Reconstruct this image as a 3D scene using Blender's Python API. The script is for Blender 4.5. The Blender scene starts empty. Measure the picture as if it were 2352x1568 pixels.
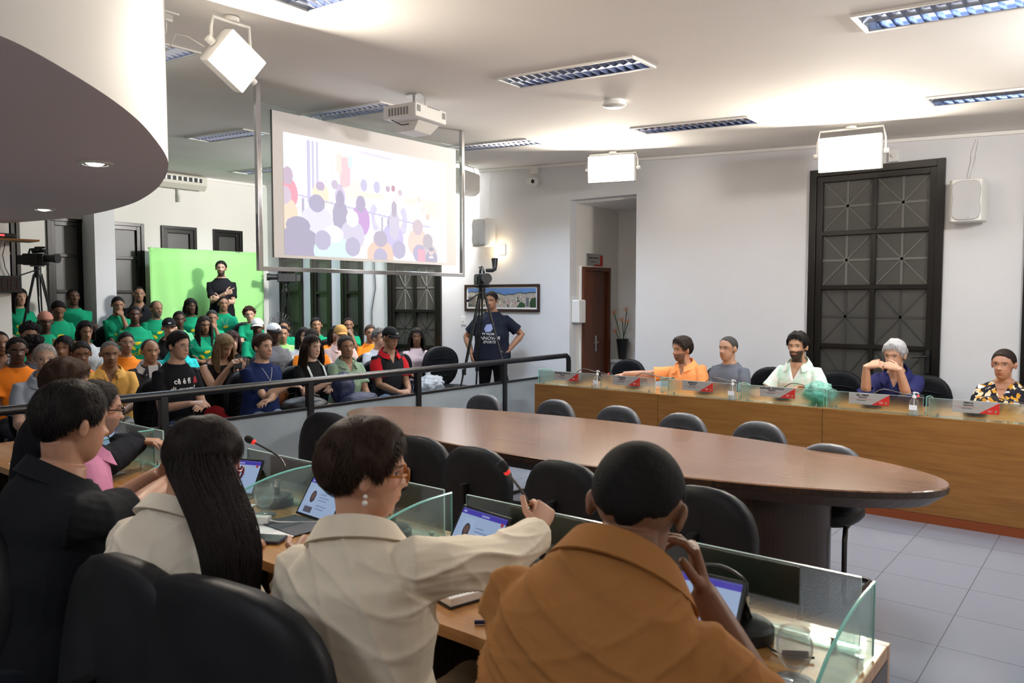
import bpy, bmesh, math, random
import numpy as np
from math import sin, cos, pi, radians as R, atan2, sqrt
from mathutils import Vector, Matrix, Euler, noise
from mathutils.bvhtree import BVHTree

SC = bpy.context.scene
COL = SC.collection
# ------------------------------------------------------------------ camera
cam_data = bpy.data.cameras.new('camera'); cam = bpy.data.objects.new('camera', cam_data); COL.objects.link(cam)
_P = math.atan(101/1795.0); _A = R(51.5)
_fh = Vector((-cos(_A), sin(_A), 0)); _r = Vector((sin(_A), cos(_A), 0)); _up = Vector((0, 0, 1))
_f = _fh*cos(_P)-_up*sin(_P); _u = _up*cos(_P)+_fh*sin(_P)
cam.matrix_world = Matrix(((_r.x, _u.x, -_f.x, 0), (_r.y, _u.y, -_f.y, 0), (_r.z, _u.z, -_f.z, 1.65), (0, 0, 0, 1)))
cam_data.sensor_width = 36; cam_data.lens = 36*1795/2352
cam_data.clip_start = .05; cam_data.clip_end = 60
cam_data.dof.use_dof = True; cam_data.dof.focus_distance = 7.5; cam_data.dof.aperture_fstop = 6.3
SC.camera = cam
# ------------------------------------------------------------------ world, exposure
w = bpy.data.worlds.new('world'); SC.world = w; w.use_nodes = True
w.node_tree.nodes['Background'].inputs[0].default_value = (.02, .022, .026, 1)
w.node_tree.nodes['Background'].inputs[1].default_value = .5
SC.view_settings.view_transform = 'Standard'; SC.view_settings.look = 'None'
SC.view_settings.exposure = 0.22; SC.view_settings.gamma = 1; SC.view_settings.use_curve_mapping = False
cy = SC.cycles
cy.max_bounces = 9; cy.diffuse_bounces = 6; cy.glossy_bounces = 3; cy.transmission_bounces = 6; cy.transparent_max_bounces = 12
cy.caustics_reflective = False; cy.caustics_refractive = False
cy.use_denoising = True; cy.use_adaptive_sampling = True; cy.adaptive_threshold = .03; cy.sample_clamp_indirect = 6; cy.sample_clamp_direct = 0

def area_light(name, loc, direction, sx, sy, power, color, spread=180, parent=None):
    d = bpy.data.lights.new(name, 'AREA'); d.shape = 'RECTANGLE'; d.size = sx; d.size_y = sy
    d.energy = power; d.color = color; d.spread = R(spread)
    o = bpy.data.objects.new(name, d); COL.objects.link(o)
    o.location = loc; o.rotation_euler = Vector(direction).to_track_quat('-Z', 'Y').to_euler()
    return o
CEIL_K = .0455
def ceil_z(x): return 3.13+(-.8-x)*CEIL_K

# studio panels of the hall, plus two added fill lights out of view (the fittings themselves are built further down, the light sits in their mouths)
WARM = (1.0, .885, .73); COOL = (.86, .92, 1.0); NEUT = (1, .97, .93)
STUDIO = [  # centre, aim, width, height, power
    dict(c=(-4.10, 2.61, 3.01), a=(.0798, -.0105, -.0201), w=.25, h=.225, p=46, col=WARM),
    dict(c=(-4.67, 7.66, 3.10), a=(.28, -.96, -.06), w=.51, h=.28, p=68, col=WARM),
    dict(c=(-2.03, 7.37, 2.93), a=(.12, -.98, -.10), w=.50, h=.29, p=76, col=WARM),
    dict(c=(-7.02, 7.72, 3.16), a=(-.95, -.22, .0), w=.46, h=.30, p=175, col=NEUT),
    dict(c=(-1.3, -1.6, 2.96), a=(-.12, .95, -.10), w=.60, h=.33, p=16, col=COOL),  # added out of view to light the far desk from the front
    dict(c=(.75, 5.3, 2.88), a=(-.97, -.03, .04), w=.60, h=.33, p=85, col=NEUT),  # unseen lamp added to fill the public side and the ceiling
]
for i, s in enumerate(STUDIO):
    av = Vector(s['a']).normalized()
    area_light('studio_light', Vector(s['c'])+av*.02, av, s['w']*.95, s['h']*.95, s['p'], s['col'])

# ------------------------------------------------------------------ helpers
class MB:
    def __init__(s): s.v = []; s.f = []; s.m = []
    def add(s, v, f, mi=0):
        n = len(s.v); s.v += [tuple(map(float, p)) for p in v]
        s.f += [tuple(i+n for i in q) for q in f]; s.m += [mi]*len(f)
    def box(s, x0, y0, z0, x1, y1, z1, mi=0, M=None):
        v = [Vector(p) for p in ((x0,y0,z0),(x1,y0,z0),(x1,y1,z0),(x0,y1,z0),(x0,y0,z1),(x1,y0,z1),(x1,y1,z1),(x0,y1,z1))]
        if M is not None: v = [M @ p for p in v]
        s.add(v, [(0,3,2,1),(4,5,6,7),(0,1,5,4),(1,2,6,5),(2,3,7,6),(3,0,4,7)], mi)
    def cbox(s, c, sz, mi=0, M=None):
        s.box(c[0]-sz[0]/2, c[1]-sz[1]/2, c[2]-sz[2]/2, c[0]+sz[0]/2, c[1]+sz[1]/2, c[2]+sz[2]/2, mi, M)
    def tube(s, pts, rad, n=10, mi=0, flat=1.0, closed=False):
        pts = [Vector(p) for p in pts]; k = len(pts)
        if not hasattr(rad, '__len__'): rad = [rad]*k
        rings = []; prev = None
        for i, p in enumerate(pts):
            if closed: t = pts[(i+1) % k]-pts[i-1]
            else: t = pts[min(i+1, k-1)]-pts[max(i-1, 0)]
            t = t.normalized() if t.length > 1e-9 else Vector((0, 0, 1))
            if prev is None:
                a = Vector((0, 0, 1)) if abs(t.z) < .9 else Vector((1, 0, 0))
                u = t.cross(a).normalized()
            else:
                u = (prev-t*prev.dot(t)).normalized()
            prev = u; w_ = t.cross(u)
            rings.append([p+(u*cos(2*pi*j/n)+w_*sin(2*pi*j/n)*flat)*rad[i] for j in range(n)])
        v = [q for r_ in rings for q in r_]; f = []
        for i in range(k if closed else k-1):
            b = ((i+1) % k)*n
            for j in range(n): f.append((i*n+j, i*n+(j+1) % n, b+(j+1) % n, b+j))
        if not closed:
            f.append(tuple(range(n-1, -1, -1))); f.append(tuple((k-1)*n+j for j in range(n)))
        s.add(v, f, mi)
    def cyl(s, a, b, r, n=16, mi=0, r2=None): s.tube([a, b], [r, r if r2 is None else r2], n, mi)
    def lathe(s, prof, c=(0,0,0), n=24, mi=0, cap=True):
        v = []; f = []; k = len(prof)
        for (r_, z) in prof:
            for j in range(n): v.append((c[0]+r_*cos(2*pi*j/n), c[1]+r_*sin(2*pi*j/n), c[2]+z))
        for i in range(k-1):
            for j in range(n): f.append((i*n+j, i*n+(j+1) % n, (i+1)*n+(j+1) % n, (i+1)*n+j))
        if cap: f.append(tuple(range(n-1, -1, -1))); f.append(tuple((k-1)*n+j for j in range(n)))
        s.add(v, f, mi)
    def prism(s, poly, z0, z1, mi=0, M=None, top=None):
        n = len(poly); v = [Vector((x, y, z0)) for x, y in poly]+[Vector((x, y, z1)) for x, y in (top or poly)]
        if M is not None: v = [M @ p for p in v]
        f = [tuple(range(n-1, -1, -1)), tuple(range(n, 2*n))]+[(i, (i+1) % n, (i+1) % n+n, i+n) for i in range(n)]
        s.add(v, f, mi)
    def ball(s, c, r, n=16, m=10, mi=0, M=None):
        if not hasattr(r, '__len__'): r = (r, r, r)
        v = [Vector((0, 0, -1))]
        for i in range(1, m):
            a = -pi/2+pi*i/m
            for j in range(n): v.append(Vector((cos(a)*cos(2*pi*j/n), cos(a)*sin(2*pi*j/n), sin(a))))
        v.append(Vector((0, 0, 1)))
        f = [(0, 1+(j+1) % n, 1+j) for j in range(n)]
        for i in range(m-2):
            for j in range(n): f.append((1+i*n+j, 1+i*n+(j+1) % n, 1+(i+1)*n+(j+1) % n, 1+(i+1)*n+j))
        L = len(v)-1; f += [(L, L-n+j, L-n+(j+1) % n) for j in range(n)]
        v = [Vector((p.x*r[0], p.y*r[1], p.z*r[2])) for p in v]
        if M is not None: v = [M.to_3x3() @ p for p in v]
        v = [p+Vector(c) for p in v]
        s.add(v, f, mi)
    def shift(s, d):
        s.v = [(p[0]-d[0], p[1]-d[1], p[2]-d[2]) for p in s.v]; return s
    def obj(s, name, mat, parent=None, smooth=False, bevel=0, seg=2, sub=0, angle=40):
        me = bpy.data.meshes.new(name); me.from_pydata(s.v, [], s.f); me.validate()
        mats = mat if isinstance(mat, (list, tuple)) else [mat]
        for m_ in mats: me.materials.append(m_)
        if len(mats) > 1: me.polygons.foreach_set('material_index', s.m[:len(me.polygons)])
        if smooth:
            me.shade_smooth()
            if not sub: me.set_sharp_from_angle(angle=R(angle))
        o = bpy.data.objects.new(name, me); COL.objects.link(o)
        if parent: o.parent = parent
        if bevel:
            b = o.modifiers.new('b', 'BEVEL'); b.width = bevel; b.segments = seg; b.limit_method = 'ANGLE'; b.angle_limit = R(35); b.harden_normals = True
            me.shade_smooth()
        if sub:
            b = o.modifiers.new('s', 'SUBSURF'); b.levels = sub; b.render_levels = sub
        return o

def thing(name, label, cat, loc=(0,0,0), rotz=0, group=None):
    o = bpy.data.objects.new(name, None); COL.objects.link(o); o.empty_display_size = .1
    o.location = loc; o.rotation_euler = (0, 0, rotz); o['label'] = label; o['category'] = cat
    if group: o['group'] = group
    return o
def tag(o, label, cat, group=None):
    o['label'] = label; o['category'] = cat
    if group: o['group'] = group
    return o
def struct(name, mb, mat, parent=None, **k):
    o = mb.obj(name, mat, parent, **k)
    if parent is None: o['kind'] = 'structure'
    return o
KIDS = {}
def kids(o): return [c for c in COL.objects if c.parent == o]
def dup(root, loc, rotz, label, group=None, cache={}):
    if root.name not in cache:
        cache[root.name] = [(c, kids(c)) for c in kids(root)]
    r_ = root.copy(); COL.objects.link(r_); r_.location = loc; r_.rotation_euler = (0, 0, rotz); r_['label'] = label
    if group: r_['group'] = group
    for c, sub in cache[root.name]:
        d = c.copy(); COL.objects.link(d); d.parent = r_
        for g in sub:
            e = g.copy(); COL.objects.link(e); e.parent = d
    return r_

# ------------------------------------------------------------------ materials
def mat(name, color=(.5,.5,.5), rough=.5, metal=0, emis=None, es=0, spec=.5, coat=0, trans=0, alpha=1, ior=1.45):
    m = bpy.data.materials.new(name); m.use_nodes = True
    b = m.node_tree.nodes['Principled BSDF']
    b.inputs['Base Color'].default_value = (*color, 1); b.inputs['Roughness'].default_value = rough
    b.inputs['Metallic'].default_value = metal; b.inputs['Specular IOR Level'].default_value = spec
    b.inputs['Coat Weight'].default_value = coat; b.inputs['Transmission Weight'].default_value = trans
    b.inputs['Alpha'].default_value = alpha; b.inputs['IOR'].default_value = ior
    if emis: b.inputs['Emission Color'].default_value = (*emis, 1); b.inputs['Emission Strength'].default_value = es
    return m
def nd(m, t, **kw):
    n = m.node_tree.nodes.new(t)
    for k, v in kw.items():
        if k.startswith('i_'):
            key = k[2:]; key = int(key) if key.isdigit() else key.replace('_', ' ')
            n.inputs[key].default_value = v
        else: setattr(n, k, v)
    return n
def lk(m, a, b): m.node_tree.links.new(a, b)
def bsdf(m): return m.node_tree.nodes['Principled BSDF']
def add_noise_color(m, c1, c2, scale=5, detail=3, stretch=None, bump=0, bscale=None, lo=.35, hi=.65, coord='Object', dist=0):
    tc = nd(m, 'ShaderNodeTexCoord'); mp = nd(m, 'ShaderNodeMapping')
    if stretch: mp.inputs['Scale'].default_value = stretch
    lk(m, tc.outputs[coord], mp.inputs[0])
    n = nd(m, 'ShaderNodeTexNoise'); n.inputs['Scale'].default_value = scale; n.inputs['Detail'].default_value = detail; n.inputs['Distortion'].default_value = dist
    lk(m, mp.outputs[0], n.inputs[0])
    r_ = nd(m, 'ShaderNodeValToRGB'); r_.color_ramp.elements[0].position = lo; r_.color_ramp.elements[1].position = hi
    r_.color_ramp.elements[0].color = (*c1, 1); r_.color_ramp.elements[1].color = (*c2, 1)
    lk(m, n.outputs[0], r_.inputs[0]); lk(m, r_.outputs[0], bsdf(m).inputs['Base Color'])
    if bump:
        bp = nd(m, 'ShaderNodeBump'); bp.inputs['Strength'].default_value = bump; bp.inputs['Distance'].default_value = .002
        n2 = n
        if bscale:
            n2 = nd(m, 'ShaderNodeTexNoise'); n2.inputs['Scale'].default_value = bscale; n2.inputs['Detail'].default_value = 2
            lk(m, mp.outputs[0], n2.inputs[0])
        lk(m, n2.outputs[0], bp.inputs['Height']); lk(m, bp.outputs[0], bsdf(m).inputs['Normal'])
    return m
def wood(name, c1, c2, rough=.35, axis=0, scale=3.0, coat=0, coord='Object', fine=1.0):
    m = mat(name, c1, rough, coat=coat)
    st = [14*fine, 14*fine, 14*fine]; st[axis] = .9
    tc = nd(m, 'ShaderNodeTexCoord'); mp = nd(m, 'ShaderNodeMapping'); mp.inputs['Scale'].default_value = st
    lk(m, tc.outputs[coord], mp.inputs[0])
    n = nd(m, 'ShaderNodeTexNoise'); n.inputs['Scale'].default_value = scale; n.inputs['Detail'].default_value = 6; n.inputs['Roughness'].default_value = .65
    lk(m, mp.outputs[0], n.inputs[0])
    n2 = nd(m, 'ShaderNodeTexNoise'); n2.inputs['Scale'].default_value = 1.2; n2.inputs['Detail'].default_value = 2
    lk(m, tc.outputs[coord], n2.inputs[0])
    mx = nd(m, 'ShaderNodeMath', operation='ADD'); ml = nd(m, 'ShaderNodeMath', operation='MULTIPLY'); ml.inputs[1].default_value = .35
    lk(m, n2.outputs[0], ml.inputs[0]); lk(m, n.outputs[0], mx.inputs[0]); lk(m, ml.outputs[0], mx.inputs[1])
    r_ = nd(m, 'ShaderNodeValToRGB'); r_.color_ramp.elements[0].position = .5; r_.color_ramp.elements[1].position = .82
    r_.color_ramp.elements[0].color = (*c1, 1); r_.color_ramp.elements[1].color = (*c2, 1)
    lk(m, mx.outputs[0], r_.inputs[0]); lk(m, r_.outputs[0], bsdf(m).inputs['Base Color'])
    bp = nd(m, 'ShaderNodeBump'); bp.inputs['Strength'].default_value = .08; bp.inputs['Distance'].default_value = .001
    lk(m, n.outputs[0], bp.inputs['Height']); lk(m, bp.outputs[0], bsdf(m).inputs['Normal'])
    return m

M_wall = add_noise_color(mat('wall_paint', (.72,.72,.74), .75, spec=.25), (.700,.705,.728), (.720,.725,.748), scale=2, bump=.05, bscale=60)
M_wallw = add_noise_color(mat('wall_paint_cream', (.72,.70,.66), .75, spec=.25), (.78,.765,.72), (.81,.79,.745), scale=2, bump=.05, bscale=60)
M_ceil = add_noise_color(mat('ceiling_paint', (.8,.79,.78), .85, spec=.2), (.84,.825,.80), (.87,.855,.83), scale=1.5, bump=.03, bscale=40)
M_soffit = mat('soffit_grey', (.80,.76,.82), .7, spec=.3)
M_black = mat('black_metal', (.008,.008,.010), .32, metal=.0, spec=.6)
M_blackp = mat('black_plastic', (.012,.012,.014), .4)
M_frameb = mat('bronze_black_frame', (.010,.009,.008), .3, metal=.3)
M_frost = add_noise_color(mat('frosted_night_glass', (.05,.05,.045), .38, spec=.6), (.046,.046,.042), (.066,.065,.059), scale=1.2, bump=.25, bscale=220)
M_star = mat('star_grille', (.13,.13,.12), .5)
M_stard = mat('star_grille_dark', (.035,.035,.035), .5)
M_white = mat('white_plastic', (.78,.78,.76), .4)
M_whitem = mat('white_metal', (.75,.74,.71), .45)
M_chrome = mat('chrome', (.75,.75,.77), .12, metal=1)
M_steel = mat('brushed_steel', (.55,.55,.55), .35, metal=1)
M_panel = mat('light_panel', (1,1,1), .5, emis=(1,.985,.95), es=9)
M_tube = mat('tube_glow', (1,1,1), .5, emis=(.62,.75,1), es=3.0)
M_louver = mat('louver_blade', (.62,.68,.85), .14, metal=1)
M_refl = mat('reflector_blue', (.34,.42,.62), .25, metal=.8)
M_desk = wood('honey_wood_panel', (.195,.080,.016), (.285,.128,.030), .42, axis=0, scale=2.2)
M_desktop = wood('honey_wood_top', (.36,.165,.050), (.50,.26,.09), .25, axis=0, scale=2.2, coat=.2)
M_deskred = mat('red_wood_plinth', (.22,.052,.014), .35)
M_darkwood = wood('dark_wood', (.022,.012,.009), (.045,.026,.020), .3, axis=2, scale=2.5, fine=2)
M_table = wood('walnut_table_top', (.090,.040,.020), (.23,.115,.062), .24, axis=0, scale=2.6, coat=.08, fine=2.2)
M_door = wood('mahogany_door', (.075,.018,.006), (.13,.035,.012), .3, axis=2, scale=2.5)
M_leather = add_noise_color(mat('black_leatherette', (.02,.02,.022), .5, spec=.2), (.007,.008,.010), (.011,.012,.015), scale=8, bump=.15, bscale=300)
M_leatherg = add_noise_color(mat('grey_leatherette', (.06,.062,.07), .5, spec=.5), (.055,.057,.066), (.072,.075,.085), scale=8, bump=.15, bscale=300)
M_green = add_noise_color(mat('chroma_green_cloth', (.25,.72,.20), .9, spec=.1), (.36,.76,.25), (.40,.80,.29), scale=.8)
M_paper = mat('white_paper', (.82,.82,.84), .7)
M_plinth = mat('white_laminate', (.62,.62,.60), .5)

def glass_mat(name, tint=(.86,.95,.93), rough=.02, alpha=.25, frost=0):
    """thin pane: see-through with a fresnel gloss and a slight milky scatter"""
    m = bpy.data.materials.new(name); m.use_nodes = True; nt = m.node_tree
    nt.nodes.remove(bsdf(m)); out = nt.nodes['Material Output']
    tr = nd(m, 'ShaderNodeBsdfTransparent'); tr.inputs[0].default_value = (*tint, 1)
    gl = nd(m, 'ShaderNodeBsdfGlossy'); gl.inputs['Roughness'].default_value = rough; gl.inputs[0].default_value = (1,1,1,1)
    df = nd(m, 'ShaderNodeBsdfPrincipled'); df.inputs['Base Color'].default_value = (*[c*.75 for c in tint], 1); df.inputs['Roughness'].default_value = .5
    if frost:
        df.inputs['Transmission Weight'].default_value = 1; df.inputs['IOR'].default_value = 1.35; df.inputs['Roughness'].default_value = frost
        df.inputs['Base Color'].default_value = (*tint, 1)
        tcg = nd(m, 'ShaderNodeTexCoord'); ng = nd(m, 'ShaderNodeTexNoise'); ng.inputs['Scale'].default_value = 320; lk(m, tcg.outputs['Object'], ng.inputs[0]); bg = nd(m, 'ShaderNodeBump'); bg.inputs['Strength'].default_value = .6; bg.inputs['Distance'].default_value = .002; lk(m, ng.outputs[0], bg.inputs['Height']); lk(m, bg.outputs[0], df.inputs['Normal'])
    mx = nd(m, 'ShaderNodeMixShader'); mx.inputs[0].default_value = alpha
    lk(m, tr.outputs[0], mx.inputs[1]); lk(m, df.outputs[0], mx.inputs[2])
    fr = nd(m, 'ShaderNodeLayerWeight'); fr.inputs[0].default_value = .12
    mul = nd(m, 'ShaderNodeMath', operation='MULTIPLY'); mul.inputs[1].default_value = .5
    lk(m, fr.outputs['Fresnel'], mul.inputs[0])
    mx2 = nd(m, 'ShaderNodeMixShader'); lk(m, mul.outputs[0], mx2.inputs[0])
    lk(m, mx.outputs[0], mx2.inputs[1]); lk(m, gl.outputs[0], mx2.inputs[2]); lk(m, mx2.outputs[0], out.inputs[0])
    return m
M_glass = glass_mat('clear_desk_glass', (.84,.95,.92), .03, .12)
M_frostp = glass_mat('textured_desk_glass', (.84,.93,.92), .08, .62, frost=.24)
M_gedge = mat('green_glass_edge', (.20,.55,.50), .15, emis=None)
M_gclear = glass_mat('clear_glass', (.97,.98,.98), .03, .05)
M_sheet = glass_mat('hanging_glass', (.93,.97,.96), .02, .06)
M_railp = add_noise_color(mat('frosted_rail_panel', (.30,.34,.37), .35, spec=.6), (.22,.26,.29), (.30,.34,.37), scale=1.5, bump=.6, bscale=120)

# ------------------------------------------------------------------ room shell
WY = 8.3; WX = -12.2
X1 = 1.2; Y0 = -4.2
# floor with tile joints
M_floor = mat('pale_porcelain_tile', (.42,.43,.47), .16, spec=.55)
def _floor():
    m = M_floor; tc = nd(m, 'ShaderNodeTexCoord'); mp = nd(m, 'ShaderNodeMapping')
    mp.inputs['Location'].default_value = (1.132, -6.378, 0); lk(m, tc.outputs['Object'], mp.inputs[0])
    br = nd(m, 'ShaderNodeTexBrick'); br.offset = 0; br.squash = 1
    br.inputs['Scale'].default_value = 1; br.inputs['Mortar Size'].default_value = .0022; br.inputs['Brick Width'].default_value = .457; br.inputs['Row Height'].default_value = .457
    br.inputs['Mortar Smooth'].default_value = 0
    br.inputs['Color1'].default_value = (.215,.235,.285,1); br.inputs['Color2'].default_value = (.205,.225,.272,1); br.inputs['Mortar'].default_value = (.09,.095,.11,1)
    lk(m, mp.outputs[0], br.inputs[0]); lk(m, br.outputs[0], bsdf(m).inputs['Base Color'])
_floor()
mb = MB(); mb.box(WX-.2, Y0, -.12, X1, WY+2.2, 0); struct('floor', mb, M_floor)
# tiers under the public seats
TIERS = [(-8.55, .10), (-9.6, .20), (-10.45, .32), (-11.25, .45)]
for i, (x, z) in enumerate(TIERS):
    mb = MB(); x2 = TIERS[i+1][0] if i < 3 else WX
    mb.box(x2, 1.2, 0, x, WY-.005, z); struct('trim_%d' % (i+1), mb, M_floor)
# ceiling (sloping gently up to the public end), with a cut-out for every recessed lamp
LAMPS = [(-3.76, 4.51), (-3.84, 6.63), (-1.24, 4.45), (-1.30, 6.62), (-3.71, 2.50), (-8.60, 4.78), (-6.27, 4.60), (-6.25, 6.63), (-10.99, 6.83), (-6.22, 2.62)]
cut = [(x+.02, x+1.15, y+.02, y+.30) for x, y in LAMPS]
mb = MB(); ax_, bx_ = WX-.2, X1; cy1 = WY+.15
xs = sorted(set([ax_, bx_]+[c[0] for c in cut]+[c[1] for c in cut])); ys = sorted(set([Y0, cy1]+[c[2] for c in cut]+[c[3] for c in cut]))
nx_ = len(xs); vv = [(x, y, ceil_z(x)) for y in ys for x in xs]; ff = []
for j_ in range(len(ys)-1):
    for i_ in range(nx_-1):
        xm, ym = (xs[i_]+xs[i_+1])/2, (ys[j_]+ys[j_+1])/2
        if any(c[0] < xm < c[1] and c[2] < ym < c[3] for c in cut): continue
        a_ = j_*nx_+i_; ff.append((a_, a_+nx_, a_+nx_+1, a_+1))
mb.add(vv, ff); mb.add([(ax_, Y0, ceil_z(ax_)+.15), (bx_, Y0, ceil_z(bx_)+.15), (bx_, cy1, ceil_z(bx_)+.15), (ax_, cy1, ceil_z(ax_)+.15)], [(0,1,2,3)])
struct('ceiling', mb, M_ceil)
# wall_right : plane y = WY, with openings
def wall_y(name, y, t, x0, x1, z1f, holes, m):
    mb = MB(); xs = sorted(set([x0, x1]+[h[0] for h in holes]+[h[1] for h in holes]))
    for a, b in zip(xs[:-1], xs[1:]):
        hs = sorted([h for h in holes if h[0] <= a+1e-6 and h[1] >= b-1e-6], key=lambda h: h[2]); z = 0
        for h in hs:
            if h[2] > z+1e-4: mb.box(a, y, z, b, y+t, h[2])
            z = h[3]
        v = [(a,y,z),(b,y,z),(b,y+t,z),(a,y+t,z),(a,y,z1f(a)),(b,y,z1f(b)),(b,y+t,z1f(b)),(a,y+t,z1f(a))]
        mb.add(v, [(0,3,2,1),(4,5,6,7),(0,1,5,4),(1,2,6,5),(2,3,7,6),(3,0,4,7)])
    return struct(name, mb, m)
def wall_x(name, x, t, y0, y1, z1, holes, m, top=None):
    mb = MB(); ys = sorted(set([y0, y1]+[h[0] for h in holes]+[h[1] for h in holes]))
    for a, b in zip(ys[:-1], ys[1:]):
        hs = sorted([h for h in holes if h[0] <= a+1e-6 and h[1] >= b-1e-6], key=lambda h: h[2]); z = 0
        for h in hs:
            if h[2] > z+1e-4: mb.box(x-t, a, z, x, b, h[2])
            z = h[3]
        mb.box(x-t, a, z, x, b, z1)
    return struct(name, mb, m)
# recess (corridor niche) x from -5.65 to -4.68
RX0, RX1, RZ = -5.66, -4.70, 2.885
WIN_Y = [  # windows of wall_right: x0, x1, z0, z1, columns
    (-1.42-1.24, -1.42, .0, 2.95, 2), (-.78, .35, .0, 2.95, 2)]
NARROW = [(-11.83, -11.18), (-10.95, -10.42), (-10.16, -9.63)]
TALL = (-9.04, -7.91)
holes = [(RX0, RX1, 0, RZ)]+[(w_[0], w_[1], w_[2], w_[3]) for w_ in WIN_Y]+[(a, b, .35, 2.83) for a, b in NARROW]+[(TALL[0], TALL[1], .0, 2.83)]
wall_y('wall_right', WY, .15, WX-.2, X1, lambda x: ceil_z(x)+.05, holes, M_wall)
# recess walls
mb = MB(); mb.box(RX0-.15, WY+.15, 0, RX0, 9.5, 2.95); struct('wall_recess', mb, M_wallw)
mb = MB(); mb.box(RX0-.15, 9.5, 0, RX1+1.7, 9.65, 2.95); struct('wall_recess_back', mb, M_wallw)
mb = MB(); mb.box(RX1+1.55, WY+.15, 0, RX1+1.7, 9.5, 2.95); struct('wall_recess_end', mb, M_wallw)
mb = MB(); mb.box(RX0-.15, WY, RZ-.03, RX1+1.7, 9.65, RZ+.1); 
mb.v = [(p[0], max(p[1], WY+.15), p[2]) for p in mb.v]; struct('ceiling_recess', mb, M_ceil)
# wall_left : plane x = WX
LW = [(3.72, 4.30, 2.84), (4.65, 5.19, 2.80), (5.45, 6.05, 2.80), (6.33, 6.93, 2.80), (7.23, 7.78, 2.80)]
wall_x('wall_left', WX, .15, Y0, WY, ceil_z(WX)+.05, [(a, b, .75, c) for a, b, c in LW], M_wallw)
# projecting pillar on the left wall
mb = MB(); mb.box(WX, 5.13, 0, WX+.42, 5.42, ceil_z(WX+.42)); struct('wall_pillar', mb, M_wall)
# nearer wall end at the far left, wall behind and beside the camera
mb = MB(); mb.box(-9.15, Y0+.1, 0, -9.0, 3.08, ceil_z(-9.0)); struct('wall_near_left', mb, M_wallw)
mb = MB(); mb.box(WX-.2, Y0-.15, 0, X1, Y0, 3.95); struct('wall_back', mb, M_wallw)
mb = MB(); mb.box(X1, Y0-.15, 0, X1+.15, WY+2.2, 3.4); struct('wall_near_right', mb, M_wallw)
# ceiling moulding along the right wall and left wall
mb = MB(); a, b = WX+.01, X1
mb.add([(a, WY-.03, ceil_z(a)-.035), (b, WY-.03, ceil_z(b)-.035), (b, WY-.001, ceil_z(b)-.035), (a, WY-.001, ceil_z(a)-.035),
        (a, WY-.03, ceil_z(a)-.003), (b, WY-.03, ceil_z(b)-.003), (b, WY-.001, ceil_z(b)-.003), (a, WY-.001, ceil_z(a)-.003)],
       [(0,3,2,1),(4,5,6,7),(0,1,5,4),(1,2,6,5),(2,3,7,6),(3,0,4,7)]); struct('trim_5', mb, M_ceil)
mb = MB(); mb.box(WX+.001, 4.8, ceil_z(WX)-.05, WX+.03, WY-.04, ceil_z(WX)-.018); struct('trim_6', mb, M_ceil)

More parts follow.
